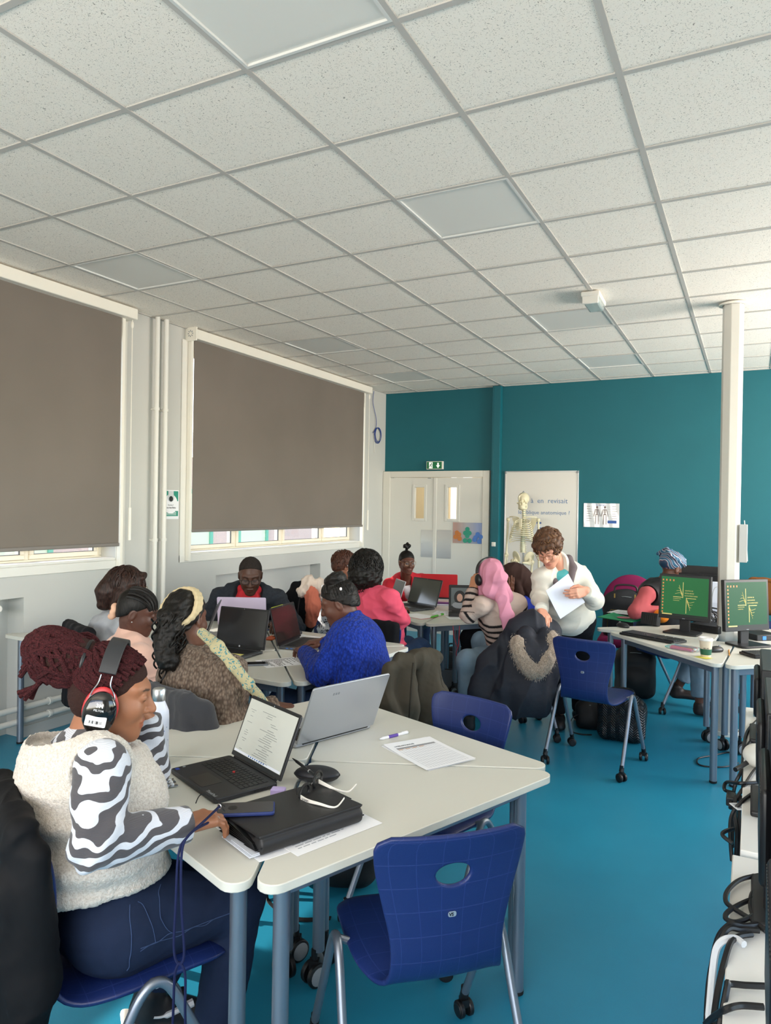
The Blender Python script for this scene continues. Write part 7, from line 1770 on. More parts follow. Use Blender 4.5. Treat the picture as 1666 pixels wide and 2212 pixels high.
S = SDF(); S.chain([v(652, 1275, 5.8), v(668, 1262, 5.82), v(690, 1266, 5.9), v(694, 1280, 5.95)], [.05, .06, .055, .05], .03); sdf_obj(S, .008, 'cream_part', mat('cream_wool', 'e0cfc0', .95), t, .014, 40, 2, .002)
S = SDF(); S.chain([v(672, 1280, 5.8), v(678, 1310, 5.8), v(672, 1345, 5.85)], [.05, .055, .04], .03); sdf_obj(S, .008, 'salmon_part', mat('salmon_wool', 'c4705a', .95), t, .010, 40, 3, .002)
def bag(lab, c, size, rz, m, strap=True, fold=.008, name='bag', mm=None, z=0, handles=False):
    t = thing(name, lab, 'bag', (c[0], c[1], z), rz); sx, sy, sz = size; S = SDF()
    S.box((0, 0, sz * .42), (sx / 2, sy / 2, sz * .42), None, min(sx, sy) * .3, .03); S.ell((0, 0, sz * .7), (sx * .46, sy * .42, sz * .3), None, .05); S.ell((0, -sy * .42, sz * .34), (sx * .36, sy * .22, sz * .26), None, .03); S.cut((0, 0, .002), (0, 0, -1), 1.0, .004)
    V, Q = S.mesh(.008); V = V + vnormals(V, Q) * (fold * wob(V, 22, int(sx * 100)) * np.clip(V[:, 2] / .05, 0, 1))[:, None]; np_mesh('body', V, Q, m, t, world=False)
    b = MB(); b.tube(spline([(-sx * .25, -sy * .1, sz * .9), (-sx * .2, -sy * .1, sz * 1.06), (sx * .2, -sy * .1, sz * 1.06), (sx * .25, -sy * .1, sz * .9)], 5), .009, 7); b.build('handle', mm or m_black, t)
    b = MB(); b.tube([(-sx * .4, -sy * .2, sz * .82), (0, -sy * .46, sz * .86), (sx * .4, -sy * .2, sz * .82)], .003, 5); b.build('zip', m_grey, t)
    if strap: b = MB(); P = [[p_ + Vector((0, .012 * s_, 0)) for s_ in (-1, 1)] for p_ in spline([Vector((-sx * .4, -sy * .4, sz * .5)), Vector((-sx * .62, -sy * .6, .08)), Vector((-sx * .7, -sy * .9, .006)), Vector((-sx * .3, -sy * 1.4, .006)), Vector((sx * .1, -sy * 1.3, .006))], 6)]; b.sheet(P, .004); b.build('strap', m_blackr, t)
    return t
m_bagb = mat('black_nylon', '121316', .6, bump=(260, .25, .002))
p = Zp(725, 1935, .0); bag('black backpack lying under the front tables with its strap on the floor', (-1.62, 2.75), (.36, .24, .30), R_(20), m_bagb, name='backpack')
kq = N('quilted_black'); tc = kq.n('TexCoord'); sx_ = kq.n('SeparateXYZ'); kq.l(tc.outputs['Object'], sx_.inputs[0])
tri = kq.n('Math', operation='PINGPONG'); tri.inputs[1].default_value = .03; kq.l(sx_.outputs['X'], tri.inputs[0]); ad = kq.n('Math', operation='ADD'); kq.l(tri.outputs[0], ad.inputs[0]); kq.l(sx_.outputs['Z'], ad.inputs[1]); pp = kq.n('Math', operation='PINGPONG'); pp.inputs[1].default_value = .009; kq.l(ad.outputs[0], pp.inputs[0])
kq.p.inputs['Base Color'].default_value = (*srgb('17181b'), 1); kq.p.inputs['Roughness'].default_value = .38; mlt = kq.n('Math', operation='MULTIPLY'); mlt.inputs[1].default_value = 90.0; kq.l(pp.outputs[0], mlt.inputs[0]); kq.bump(mlt.outputs[0], .9, .006)
p = Zp(1338, 1606, 0); bag('black chevron-quilted bag on the floor behind the lone blue chair', (p.x, p.y + .10), (.33, .2, .35), R_(2), kq.m, strap=False, fold=.006)
p = Zp(1268, 1580, 0); bag('small black shoulder bag beside the quilted bag', (p.x, p.y + .10), (.20, .14, .22), R_(10), m_bagb, name='shoulder_bag')
p = Zp(980, 1465, 0); bag('black bag on the floor under the rear tables near the light jeans', (p.x, p.y + .08), (.34, .22, .30), R_(-10), m_bagb, strap=False)
p = Zp(1375, 1520, 0); bag('black rucksack with a green bottle under the computer desk', (p.x - .05, p.y + .25), (.34, .26, .48), R_(10), m_bagb, name='rucksack', strap=False)
p = Zp(970, 1500, .0); t = thing('pouch', 'grey glossy pouch leaning beside the olive coat', 'pouch', (p.x, p.y, .20), R_(25)); b = MB(); P = [[Vector((-.09 + .18 * i / 6, .02 * math.sin(i * .5), -.2 + .22 * j / 6 * (1 if 0 < i < 6 else .96))) for i in range(7)] for j in range(7)]; b.sheet(P, .03); b.build('body', mat('grey_gloss', '6b6e72', .25), t, bevel=.008); b = MB(); b.tube([(-.09, 0, .022), (.09, 0, .022)], .006, 6); b.build('rim', m_black, t)
# backpack on the maroon chair behind the desk
bc = W(1352, 1310, 6.75)
t = thing('side_chair', 'maroon upholstered chair with the dark backpack on it by the teal wall', 'chair', (bc.x + .02, bc.y + .12, 0), R_(5))
S = SDF(); S.ell((0, .16, .74), (.27, .06, .30), np.array(Matrix.Rotation(-.12, 3, 'X'))); V, Q = S.mesh(.009); m_mar = mat('maroon_cloth', '7a1f4c', .9); np_mesh('backrest', V, Q, m_mar, t, world=False)
S = SDF(); S.box((0, -.06, .44), (.27, .25, .05), None, .045); V, Q = S.mesh(.009); np_mesh('seat', V, Q, m_mar, t, world=False)
for sx in (-1, 1):
    for sy in (-1, 1): b = MB(); b.cyl((sx * .22, sy * .2, 0), (sx * .20, sy * .18, .42), .012); b.build('leg', m_black, t)
t = bag('charcoal backpack with gold zips standing on the maroon chair', (bc.x, bc.y, ), (.40, .22, .46), R_(4), mat('charcoal_canvas', '2d2f33', .8, bump=(260, .3, .002)), strap=False, name='backpack', z=.47)
b = MB()
for sx in (-1, 1): b.box((sx * .09, -.118, .40), (.012, .004, .04)); b.tube([(sx * .15, -.125, .05), (sx * .15, -.13, .22), (sx * .12, -.132, .27)], .0025, 5)
b.tube([(-.12, -.132, .27), (.12, -.132, .27)], .0025, 5); b.build('gold_zip', mat('gold_zip', 'b89a58', .3, metal=1), t)
# ------------------------------------------------------------------ computer desk
m_monb = mat('monitor_black', '17181b', .4); m_gold = mat('logo_gold', 'c8b872', .5, emit=('c8b872', .45))
def monitor(lab, c, rotz, w=.376, h=.335, z0=.10, on=True, green='1f5c3c', tilt=.06, icons=6):
    t = thing('computer_monitor', lab, 'computer monitor', (c[0], c[1], TH), rotz)
    b = MB(); b.prism(rpoly([(-.13, -.10), (.13, -.10), (.11, .10), (-.11, .10)], .03, 4), 0, .014); b.build('base', m_monb, t, bevel=.004)
    b = MB(); b.box((0, .035, .012 + z0 * .6), (.075, .028, z0 * 1.2 + .06)); b.build('neck', m_monb, t, bevel=.006)
    L = Matrix.Translation((0, 0, z0)) @ Matrix.Rotation(-tilt, 4, 'X')
    def lb(name, m, fn, par=None, M=None, **kw): b = MB(); b.M = M or L; fn(b); return b.build(name, m, par or t, **kw)
    pn = lb('casing', m_monb, lambda b: (b.box((0, .012, h / 2), (w, .030, h)), b.box((0, .036, h * .5), (w * .72, .03, h * .66))), bevel=.004)
    g = mat('screen_green_' + green, green, .5, spec=.25, emit=(green, .22) if on else None)
    lb('display', g if on else dark_screen('dark_display'), lambda b: b.box((0, -.0035, h / 2 + .006), (w - .034, .001, h - .048)), pn, smooth=False)
    lb('brand_mark', m_grey, lambda b: b.box((0, -.0035, .010), (.02, .001, .004)), pn, smooth=False)
    if not on: return t
    cz = h * .52
    def logo(b):
        y = -.0044; b.box((-.008, y, cz + .035), (.003, .0006, .09)); b.box((-.035, y, cz - .006), (.055, .0006, .003)); b.box((.012, y, cz - .052), (.003, .0006, .09)); b.box((.038, y, cz - .010), (.055, .0006, .003))
        for k in range(4):
            a = .35 + .3 * k
            b.tube(spline([(-.012 , y, cz + .0 + .004 * k), (-.022 - .002 * k, y, cz + .018 + .012 * k), (-.052 + .008 * k, y, cz + .012 + .017 * k)], 4), .0008, 4)
            b.tube(spline([(.016, y, cz - .016 - .004 * k), (.026 + .002 * k, y, cz - .034 - .012 * k), (.056 - .008 * k, y, cz - .028 - .017 * k)], 4), .0008, 4)
    LL = L @ Matrix.Translation((0, -.0044, cz - .006)) @ Matrix.Scale(1.3, 4) @ Matrix.Translation((0, .0044, -cz + .006)); lb('logo', m_gold, logo, pn, LL, smooth=False)
    b = MB()
    for k, s_ in enumerate(('CENTRE DE', 'RESSOURCES', 'DOCUMENTAIRES')): text_mb(s_, .0088, LL @ mframe((.002, -.0044, cz + .030 - .0145 * k), (1, 0, 0), (0, 0, 1), (0, -1, 0)), .0003, b)
    for k, s_ in enumerate(('PROFESSIONNEL', 'FORMATION')): text_mb(s_, .006, LL @ mframe((-.062, -.0044, cz - .018 - .011 * k), (1, 0, 0), (0, 0, 1), (0, -1, 0)), .0003, b)
    b.build('screen_lettering', m_gold, pn, smooth=False)
    def ic(b):
        r = random.Random(3)
        for k in range(11): b.box((-w / 2 + .030, -.0044, h - .045 - .024 * k), (.010, .0006, .012))
        for k in range(3): b.box((-w / 2 + .055 + .026 * k, -.0044, h - .045), (.010, .0006, .013))
    lb('desktop_icon', mat('icon_orange', 'c47a48', .5, emit=('c47a48', .35)), ic, pn, smooth=False)
    lb('taskbar', mat('screen_taskbar', '12181a', .4), lambda b: b.box((0, -.0042, .036), (w - .036, .0004, .010)), pn, smooth=False)
    lb('search_box', m_gold, lambda b: b.box((-w / 2 + .065, -.0046, .036), (.075, .0004, .008)), pn, smooth=False)
    return t
p = Zp(1475, 1371); monitor('left monitor with a bright green desktop on the computer desk', (p.x, p.y + .06), R_(-14), green='2a6b40')
p = Zp(1607, 1398); monitor('right monitor with a dark green desktop at the picture edge', (p.x + .02, p.y + .08), R_(46), .385, .35, green='17492f')
bm = W(1512, 1300, 6.02); monitor('black monitor seen from behind between the headwrap and the pillar', (bm.x, bm.y), R_(172), .44, .36, .10, on=False)
t = thing('computer_tower', 'white computer case standing behind the left monitor by the pillar', 'computer', (W(1545, 1330, 5.95).x - .03, W(1545, 1330, 5.95).y, TH), R_(10)); b = MB(); b.box((0, 0, .17), (.17, .2, .34)); b.build('case', mat('case_white', 'd5d9e6', .5), t, bevel=.006); b = MB(); b.box((.03, -.101, .11), (.10, .003, .12)); b.build('cover_plate', mat('case_white_dark', 'c3c8d6', .5), t, bevel=.002)
t = thing('cable_bundle', 'tangle of black cables between the two green monitors', 'cables', tuple(W(1540, 1345, 5.75)))
rc = random.Random(9)
for k in range(13):
    a = (1512 + rc.uniform(0, 12), 1325 + rc.uniform(-5, 18)); e = (1552 + rc.uniform(-8, 10), 1312 + rc.uniform(0, 44)); b = MB()
    b.tube(spline([Vector(W(a[0], a[1], 5.8)), Vector(W(a[0] + rc.uniform(5, 20), a[1] + rc.uniform(-22, 10), 5.72)), Vector(W(a[0] + rc.uniform(18, 32), a[1] + rc.uniform(-8, 26), 5.7)), Vector(W(e[0], e[1], 5.76)), Vector(W(e[0] + rc.uniform(-4, 6), 1362, 5.74))], 6), .006, 6); b.build('cable', m_black, t, world=True)
t = thing('cable', 'thin grey cable curving up the white computer case', 'cable', tuple(W(1540, 1330, 5.7))); b = MB(); b.tube(spline([Vector(W(*q)) for q in ((1557, 1267, 5.78), (1545, 1270, 5.76), (1539, 1290, 5.74), (1539, 1335, 5.72))], 6), .003, 5); b.build('cable', m_grey, t, world=True)
t = thing('cable_tray', 'flat black computer unit on the desk between the monitors', 'computer', (W(1535, 1368, 5.5).x, W(1535, 1368, 5.5).y, TH), R_(-25)); b = MB(); b.box((0, 0, .028), (.24, .22, .055)); b.build('case', m_monb, t, bevel=.005); b = MB(); b.box((0, -.1105, .03), (.2, .002, .02)); b.build('front_panel', m_black, t)
t = thing('mini_computer', 'flat black computer with a blue sticker behind the right monitor', 'computer', (W(1640, 1385, 5.1).x, W(1640, 1385, 5.1).y + .12, TH), R_(40)); b = MB(); b.box((0, 0, .022), (.2, .2, .042)); b.build('case', m_monb, t, bevel=.005); b = MB(); b.box((-.04, -.1012, .02), (.03, .002, .026)); b.build('blue_sticker', mat('sticker_blue2', '3f86d8', .4), t)
def keyboard(lab, c, rotz):
    t = thing('computer_keyboard', lab, 'keyboard', (c[0], c[1], TH), rotz); b = MB(); b.prism(rpoly([(-.225, -.08), (.225, -.08), (.225, .075), (-.225, .075)], .008, 3), .003, .018); b.build('base', m_monb, t, bevel=.003)
    b = MB(); keys(b, -.215, .06, -.065, .065, .018, 15, 6, .007); keys(b, .07, .125, -.065, .065, .018, 3, 6, .007); keys(b, .135, .215, -.065, .065, .018, 4, 6, .007); b.build('keycaps', mat('keycap_black', '202125', .45), t, smooth=False, bevel=.0008)
    return t
keyboard('black keyboard in front of the left green monitor', (-.625, 5.43), R_(-29)); p = Zp(1662, 1418); keyboard('black keyboard in front of the right green monitor, cut by the picture edge', (p.x + .05, p.y + .06), R_(38))
def mouse(lab, c, rotz):
    t = thing('computer_mouse', lab, 'computer mouse', (c[0], c[1], TH), rotz); S = SDF(); S.ell((0, 0, .012), (.031, .058, .026), None, .01); S.cut((0, 0, .001), (0, 0, -1), .2, .002); V, Q = S.mesh(.0035); np_mesh('shell', V, Q, m_monb, t, world=False); b = MB(); b.cyl((-.003, .03, .034), (.003, .03, .034), .008); b.build('scroll_wheel', m_grey, t); return t
p = Zp(1346, 1355); mouse('black mouse at the left end of the left keyboard', (p.x, p.y), R_(60)); p = Zp(1547, 1408); mouse('black mouse behind the coffee cup', (p.x, p.y), R_(-40))
p = Zp(1525, 1419); t = thing('paper_cup', 'takeaway coffee cup with a white lid and green band at the desk corner', 'paper cup', (p.x, p.y, TH), R_(-10))
b = MB(); b.lathe([(.028, 0), (.029, .002), (.0395, .108), (.038, .109)], n=32); b.build('cup', mat('cup_paper', 'd9c9b2', .7), t)
b = MB(); b.lathe([(.0308, .016), (.0312, .016), (.0352, .052), (.0348, .052)], n=32); b.build('green_band', mat('cup_green', '1e5a44', .6), t)
b = MB(); b.lathe([(.0415, .104), (.0425, .107), (.0425, .113), (.040, .115), (.0375, .122), (.034, .120), (.002, .119)], n=32); b.build('lid', mat('lid_white', 'eceae6', .4), t)
b = MB()
for k, ch in enumerate('RELAY'):
    q = -1.75 + .17 * k; text_mb(ch, .0125, mframe((.0362 * math.cos(q), .0362 * math.sin(q), .053), (-math.sin(q), math.cos(q), 0), (0, 0, 1)), .0005, b)
b.build('lettering', m_ink, t, smooth=False)
p = Zp(1478, 1404); t = thing('pencil_pouch', 'clear pouch of colourful felt pens beside the coffee cup', 'pencil pouch', (p.x, p.y, TH), R_(-25)); S = SDF(); S.box((0, 0, .014), (.10, .055, .012), None, .011); V, Q = S.mesh(.004); V[:, 2] += .003 * wob(V, 60, 3); np_mesh('pouch', V, Q, mat('clear_film', 'cfe6e2', .15, trans=.75, alpha=.6), t, world=False)
for k, cc in enumerate(('d0508a', 'd85a3a', '9a4ab8', '5aa84a', 'c8d84a', '4a78c8', 'd8d0d0', 'e08aa0')): b = MB(); a_ = -.3 + .09 * k; b.cyl((-.075, -.035 + .010 * k, .010 + .004 * (k % 3)), (.07, -.03 + .009 * k + .01 * math.sin(k), .012 + .004 * (k % 2)), .006, .006, 8); b.build('felt_pen', mat('felt_' + cc, cc, .4), t)
b = MB(); b.tube([(-.1, -.055, .014), (-.1, .055, .014)], .004, 6); b.build('zip', mat('teal_zip', '48b0a8', .5), t)
p = Zp(1520, 1421); t = thing('sticky_note', 'yellow sticky note in front of the coffee cup', 'sticky note', (p.x, p.y, TH), R_(-35)); b = MB(); P = [[Vector((-.045 + .09 * i / 4, -.03 + .06 * j / 4, .001 + .004 * (i / 4) ** 2)) for i in range(5)] for j in range(5)]; b.sheet(P[::-1], .0006); b.build('note', mat('note_bright_yellow', 'e8e05a', .7), t)
a, c = Zp(1576, 1418), Zp(1575, 1405); pen('short orange pencil on the right computer table', (a.x, a.y), (c.x, c.y), .004, mat('pencil_orange', 'd8902a', .5), m_ink, grip=(.3, .36))
p = Zp(1342, 1338); t = thing('ring_folder', 'green cardboard folder with a red and white picture label on the desk', 'folder', (p.x, p.y + .05, TH), R_(-24)); b = MB(); P = [[Vector((-.16 + .32 * i / 8, -.12 + .24 * j / 6, .006 + .018 * ((i - 4) / 4) ** 2 * (j / 6))) for i in range(9)] for j in range(7)]; b.sheet(P[::-1], .003); b.bb((-.16, -.12, 0), (.16, .12, .003)); b.build('cover', mat('folder_green', '1f9a60', .45), t, bevel=.001); b = MB(); b.lathe([(.06, 0), (.06, .001)], (.02, 0, .012), 24); b.build('picture_label', mat('label_red', 'b86a78', .5), t, smooth=False)
p = Zp(1345, 1327); sheet('paper_sheet', 'white sheet behind the green folder on the computer desk', (p.x + .05, p.y + .12), R_(-15), .34, .24, TH, pr=lines_print(12, 2, m_inkl))
a, c = Zp(1370, 1327, TH + .004), Zp(1392, 1333, TH + .004); pen('white pen with green ends behind the green folder', (a.x, a.y), (c.x, c.y), .006, mat('pen_white', 'e8e8ea', .3), mat('marker_green', '5fbf3a', .4), z=TH + .002, grip=(.0, .25))
p = Zp(1404, 1353); t = thing('desk_unit', 'small black ribbed box on the desk left of the left monitor', 'speaker', (p.x, p.y + .05, TH), R_(-20)); b = MB(); b.box((0, 0, .05), (.14, .06, .098), Matrix.Rotation(-.2, 3, 'X')); b.build('case', m_monb, t, bevel=.006); b = MB(); [b.box((-.056 + .016 * k, -.031, .05), (.009, .004, .08), Matrix.Rotation(-.2, 3, 'X')) for k in range(8)]; b.build('rib', m_black, t)
p = W(1429, 1317, 5.85); t = thing('orange', 'orange fruit half hidden behind the left green monitor', 'orange', (p.x, p.y, TH)); b = MB(); b.ball((0, 0, .058), (.062, .062, .058), 24); b.build('peel', mat('orange_peel', 'f08a1a', .45, bump=(300, .3, .002)), t); b = MB(); b.ball((.01, 0, .116), (.006, .006, .003), 8); b.build('stem', mat('stem_green', '4a6a2a', .7), t)
p = Zp(1412, 1328); t = thing('plastic_bag', 'crumpled clear plastic bag beside the orange', 'plastic bag', (p.x, p.y + .15, TH)); S = SDF(); rb = random.Random(3); [S.ell((rb.uniform(-.08, .08), rb.uniform(-.05, .05), .03 + rb.uniform(0, .02)), (.05, .04, .03), None, .01) for _ in range(7)]; V, Q = S.mesh(.007); V = V + vnormals(V, Q) * (.008 * (1 - 2 * np.abs(wob(V, 90, 2))))[:, None]; V[:, 2] = np.maximum(V[:, 2], .001); np_mesh('film', V, Q, mat('crumpled_film', 'd8d6d2', .25, alpha=.75), t, world=False)
p = W(1660, 1270, 6.3); t = thing('jacket', 'brown jacket over a chair back at the right picture edge', 'jacket', (p.x, p.y, 0)); S = SDF(); S.box((0.03, 0, .93), (.2, .06, .16), None, .05); V, Q = S.mesh(.01); V = V + vnormals(V, Q) * (.010 * wob(V, 24, 3))[:, None]; np_mesh('shell', V, Q, mat('brown_suede', '7a4a22', .9), t, world=False); b = MB(); b.tube([(-.1, -.05, 1.07), (.15, -.05, 1.07)], .02, 8); b.build('collar', mat('brown_suede', '7a4a22', .9), t)
chair(W(1665, 1270, 6.3).x + .02, W(1665, 1270, 6.3).y - .25, R_(185), 'blue shell chair under the brown jacket at the right picture edge')
t = thing('power_cable', 'black cable lying in a loop on the floor by the desk legs', 'cable', tuple(Zp(1560, 1640, .006))); b = MB(); b.tube(spline([Zp(*q, .006) for q in ((1600, 1628), (1575, 1625), (1540, 1632), (1510, 1638), (1508, 1650), (1530, 1656), (1570, 1656), (1596, 1648))], 6), .005, 6); b.build('cable', m_black, t, world=True)
# ------------------------------------------------------------------ right edge: monitors from behind and their cables
def rear_monitor(lab, y0, y1, z0, z1, x=.02, zd=.75):
    t = thing('computer_monitor', lab, 'computer monitor', (x, (y0 + y1) / 2, zd)); h = z1 - z0
    b = MB(); b.bb((x, y0, z0), (x + .045, y1, z1)); b.build('casing', m_monb, t, bevel=.006, world=True)
    b = MB(); b.bb((x - .022, y0 + .09, z0 + .03), (x + .002, y1 - .09, z1 - .05)); b.build('rear_bulge', m_monb, t, bevel=.012, world=True)
    b = MB(); [b.bb((x - .0226, y0 + .1 + .012 * k, z1 - .085), (x - .018, y0 + .106 + .012 * k, z1 - .06)) for k in range(int((y1 - y0 - .2) / .012))]; b.build('vent', m_black, t, world=True, smooth=False)
    b = MB(); ym = (y0 + y1) / 2; b.bb((x - .01, ym - .05, zd), (x + .03, ym + .05, z0 + .05)); b.build('neck', m_monb, t, bevel=.004, world=True); b = MB(); b.bb((x - .035, ym - .12, zd), (x + .17, ym + .12, zd + .018)); b.build('base', m_monb, t, bevel=.006, world=True)
    b = MB(); b.bb((x + .0455, y0 + .015, z0 + .02), (x + .0465, y1 - .015, z1 - .015)); b.build('display', dark_screen('dark_display'), t, world=True, smooth=False)
rear_monitor('black monitor seen from behind at the lower right corner', .98, 1.48, .83, 1.12, .052); rear_monitor('black monitor seen from behind, second from the lower right corner', 1.62, 2.12, .83, 1.12, .045); rear_monitor('black monitor seen from behind, third from the lower right corner', 2.25, 2.75, .835, 1.10, .042, .757); rear_monitor('black monitor seen from behind, farthest along the right desks', 3.02, 3.5, .835, 1.07, .036, .757)
def dcable(lab, paths, r=.006, m=None, name='cable', extra=None):
    t = thing(name, lab, 'cable', tuple(paths[0][0])); 
    for P in paths: b = MB(); b.tube(spline([Vector(q) for q in P], 7), r, 7); b.build('cable', m or m_black, t, world=True)
    return t
def dz(u, v, z=.762): return Zp(u, v, z)
dcable('big loops of black cable on the nearest white desk', [[dz(1645, 1890), dz(1600, 1900), dz(1572, 1925), dz(1570, 1950), dz(1600, 1972), dz(1630, 1990), dz(1655, 2012)], [dz(1650, 1935), dz(1610, 1948), dz(1575, 1968), dz(1568, 1984), dz(1590, 1992), dz(1620, 1982), dz(1650, 1962)], [dz(1648, 1908), dz(1626, 1930), dz(1622, 1960), dz(1634, 1990)]], .0055)
dcable('bundle of black cables running down the edge of the nearest desk', [[dz(1660, 1995), dz(1610, 2000), dz(1572, 2000), Vector((-.06, 1.70, .70)), Vector((-.07, 1.55, .55)), Vector((-.075, 1.3, .45))], [dz(1640, 2010), dz(1600, 2008), dz(1566, 2015), Vector((-.065, 1.62, .68)), Vector((-.06, 1.4, .52)), Vector((-.065, 1.2, .45))], [dz(1625, 2018), dz(1590, 2026), dz(1570, 2060), Vector((-.05, 1.5, .70)), Vector((-.055, 1.3, .6)), Vector((-.06, 1.15, .5))], [dz(1655, 2130), dz(1610, 2128), dz(1575, 2126), dz(1570, 2140), Vector((-.05, 1.4, .66))], [dz(1650, 2175), dz(1600, 2172), dz(1570, 2180), dz(1545, 2195, .72), dz(1525, 2212, .68)]], .006)
dcable('thick white cable hanging over the edge of the nearest desk', [[dz(1608, 2040), dz(1590, 2028), dz(1565, 2030), dz(1548, 2050, .74), dz(1540, 2100, .70), dz(1534, 2170, .66), dz(1528, 2240, .62)]], .0075, mat('white_cable', 'd5d8dc', .4))
dcable('black cables hanging from the farther white desk', [[dz(1650, 1545), dz(1618, 1575), dz(1607, 1610), dz(1603, 1660, .74), dz(1590, 1690, .70), dz(1585, 1715, .66)], [dz(1640, 1580), dz(1615, 1612), dz(1608, 1650, .74), dz(1605, 1700, .70)], [dz(1650, 1640), dz(1625, 1672), dz(1608, 1700, .755), dz(1590, 1730, .72), dz(1584, 1770, .68), dz(1582, 1830, .62)], [dz(1645, 1690), dz(1600, 1692), dz(1570, 1690, .73), dz(1566, 1706, .71), dz(1585, 1712, .70)], [dz(1640, 1705), dz(1605, 1730), dz(1582, 1760, .72), dz(1578, 1800, .68), dz(1582, 1860, .62)], [dz(1590, 1720, .73), dz(1588, 1760, .70), dz(1592, 1800, .68), dz(1590, 1850, .62)], [dz(1600, 1720, .73), dz(1597, 1760, .70), dz(1600, 1800, .68), dz(1597, 1850, .62)], [dz(1585, 1790, .70), dz(1566, 1796, .70), dz(1562, 1805, .69), dz(1583, 1822, .68)]], .006)
t = thing('power_adapter', 'black power adapter hanging among the cables of the farther white desk', 'power adapter', tuple(dz(1585, 1720, .70))); q = dz(1580, 1726, .70); b = MB(); b.box(q, (.03, .06, .03)); b.build('block', m_black, t, bevel=.004, world=True); b = MB(); b.cyl(q + Vector((0, -.03, 0)), q + Vector((0, -.055, -.01)), .007); b.build('plug', m_black, t, world=True)
t = thing('cable_tag', 'small white printed tag tied on the black cables', 'tag', tuple(dz(1594, 1742, .73))); q = dz(1594, 1742, .745); b = MB(); b.box(q, (.028, .05, .002), Matrix.Rotation(.5, 3, 'Z')); b.build('label', m_paper, t, world=True); b = MB(); [b.box(q + Vector((.003 * (k - 2), .002 * k - .004, .0014)), (.002, .034, .0006), Matrix.Rotation(.5, 3, 'Z')) for k in range(4)]; b.build('print', m_inkl, t, world=True, smooth=False)
t = thing('leaflet_holder', 'clear holder with colourful leaflets on the far end of the white desk', 'leaflet holder', (.03, 3.62, .757), R_(-10)); b = MB(); b.bb((-.005, -.06, 0), (.0, .06, .10)); b.bb((.03, -.06, 0), (.035, .06, .24)); b.bb((-.005, -.06, 0), (.035, .06, .004)); b.build('holder', mat('clear_blue', 'a8cfe6', .1, trans=.8, alpha=.6), t, bevel=.001)
for k, cc in enumerate(('e0e4e8', 'f0a838', '7ab8d8', 'b8c84a')): b = MB(); b.bb((.004 + .006 * k, -.05, .004), (.0075 + .006 * k, .05, .16 + .02 * k)); b.build('leaflet', mat('leaflet_' + cc, cc, .5), t)
t = thing('desk_lamp_head', 'white rounded plastic device on the farther desk', 'device', tuple(dz(1652, 1600))); q = Vector((.03, 2.98, .757)); q.y = 2.86; b = MB(); b.ball(q + Vector((0, 0, .04)), (.05, .06, .04), 20); b.build('shell', m_white, t, world=True); b = MB(); b.cyl(q + Vector((-.03, -.02, .02)), q + Vector((-.07, -.1, .01)), .008); b.build('plug', m_black, t, world=True)
# ------------------------------------------------------------------ anatomical skeleton on its stand
m_bone = mat('bone_plastic', 'd9d0b0', .5, var=.12, vscale=25); m_disc = mat('disc_green', '5f8a80', .6)
YS = 8.42; sp0 = Yp(1131, 1083, YS); t = thing('anatomical_skeleton', 'life-size model skeleton on a rod in front of the whiteboard', 'skeleton model', (sp0.x, YS, 0)); X0 = sp0.x; zs = lambda v, u=1131: Yp(u, v, YS).z
px = (Yp(1231, 1100, YS).x - Yp(1131, 1100, YS).x) / 100
zk = zs(1083)
S = SDF(); s_ = .98; c_ = np.array([X0, YS - .02, zk])
def e_(p, r, k=.01, neg=False): S.ell(c_ + np.array(p) * s_, np.array(r) * s_, None, k, neg)
e_((0, .03, .035), (.068, .085, .075)); e_((0, -.03, -.03), (.05, .05, .05), .02); e_((0, -.045, -.075), (.035, .035, .022), .02); e_((0, -.02, -.09), (.05, .05, .018), .02)
for x in (-1, 1): e_((x * .027, -.066, .004), (.019, .032, .017), .004, True); e_((x * .055, -.03, -.02), (.012, .03, .010), .01); e_((x * .05, -.0, -.06), (.008, .014, .035), .01)
e_((0, -.084, -.030), (.011, .024, .017), .003, True); S.cone(c_ + np.array((-.03, -.082, -.062)), c_ + np.array((.03, -.082, -.062)), .003, None, .003, neg=True)
V, Q = S.mesh(.004); np_mesh('skull', V, Q, m_bone, t)
b = MB(); b.ball((X0, YS, zk + .112), (.012, .012, .012), 10); b.cyl((X0, YS, zk + .1), (X0, YS, zk + .125), .006); b.build('skull_hook', m_grey, t, world=True)
zt_, zb_ = zs(1103), zs(1192); b = MB(); bd = MB(); nV = 22
for k in range(nV):
    z = zt_ + (zb_ - zt_) * k / (nV - 1); r = .018 + .012 * k / nV; y = YS + .02 + .02 * math.sin(k / nV * 6.28); b.cyl((X0, y, z - .010), (X0, y, z + .008), r, r, 12); bd.cyl((X0, y, z + .008), (X0, y, z + .016), r * .95, r * .95, 12)
    b.box((X0, y + .03, z), (.012, .05, .008)); b.box((X0, y + .01, z), (r * 3.0, .012, .008))
b.build('vertebrae', m_bone, t, world=True); bd.build('spinal_disc', m_disc, t, world=True)
rt, rb = zs(1122), zs(1158)
for k in range(12):
    f_ = k / 11; z0 = rt + (rb - rt) * f_ * 1.25; wd = .075 + .07 * math.sin(min(f_ * 1.5 + .25, 1.6)); dp = .08 + .04 * math.sin(f_ * 2.4)
    for x in (-1, 1):
        pts = []; fr = 1.0 if k < 7 else .78 - .12 * (k - 7) * .6
        for j in range(9):
            q = math.pi * j / 8 * fr; pts.append((X0 + x * wd * math.sin(q), YS + .03 - dp * (1 - math.cos(q)) * .75, z0 - .065 * (1 - math.cos(q)) * .5 + .02 * max(0, q - 2.2)))
        b = MB(); b.tube(spline(pts, 3), .0062, 6); b.build('rib', m_bone, t, world=True)
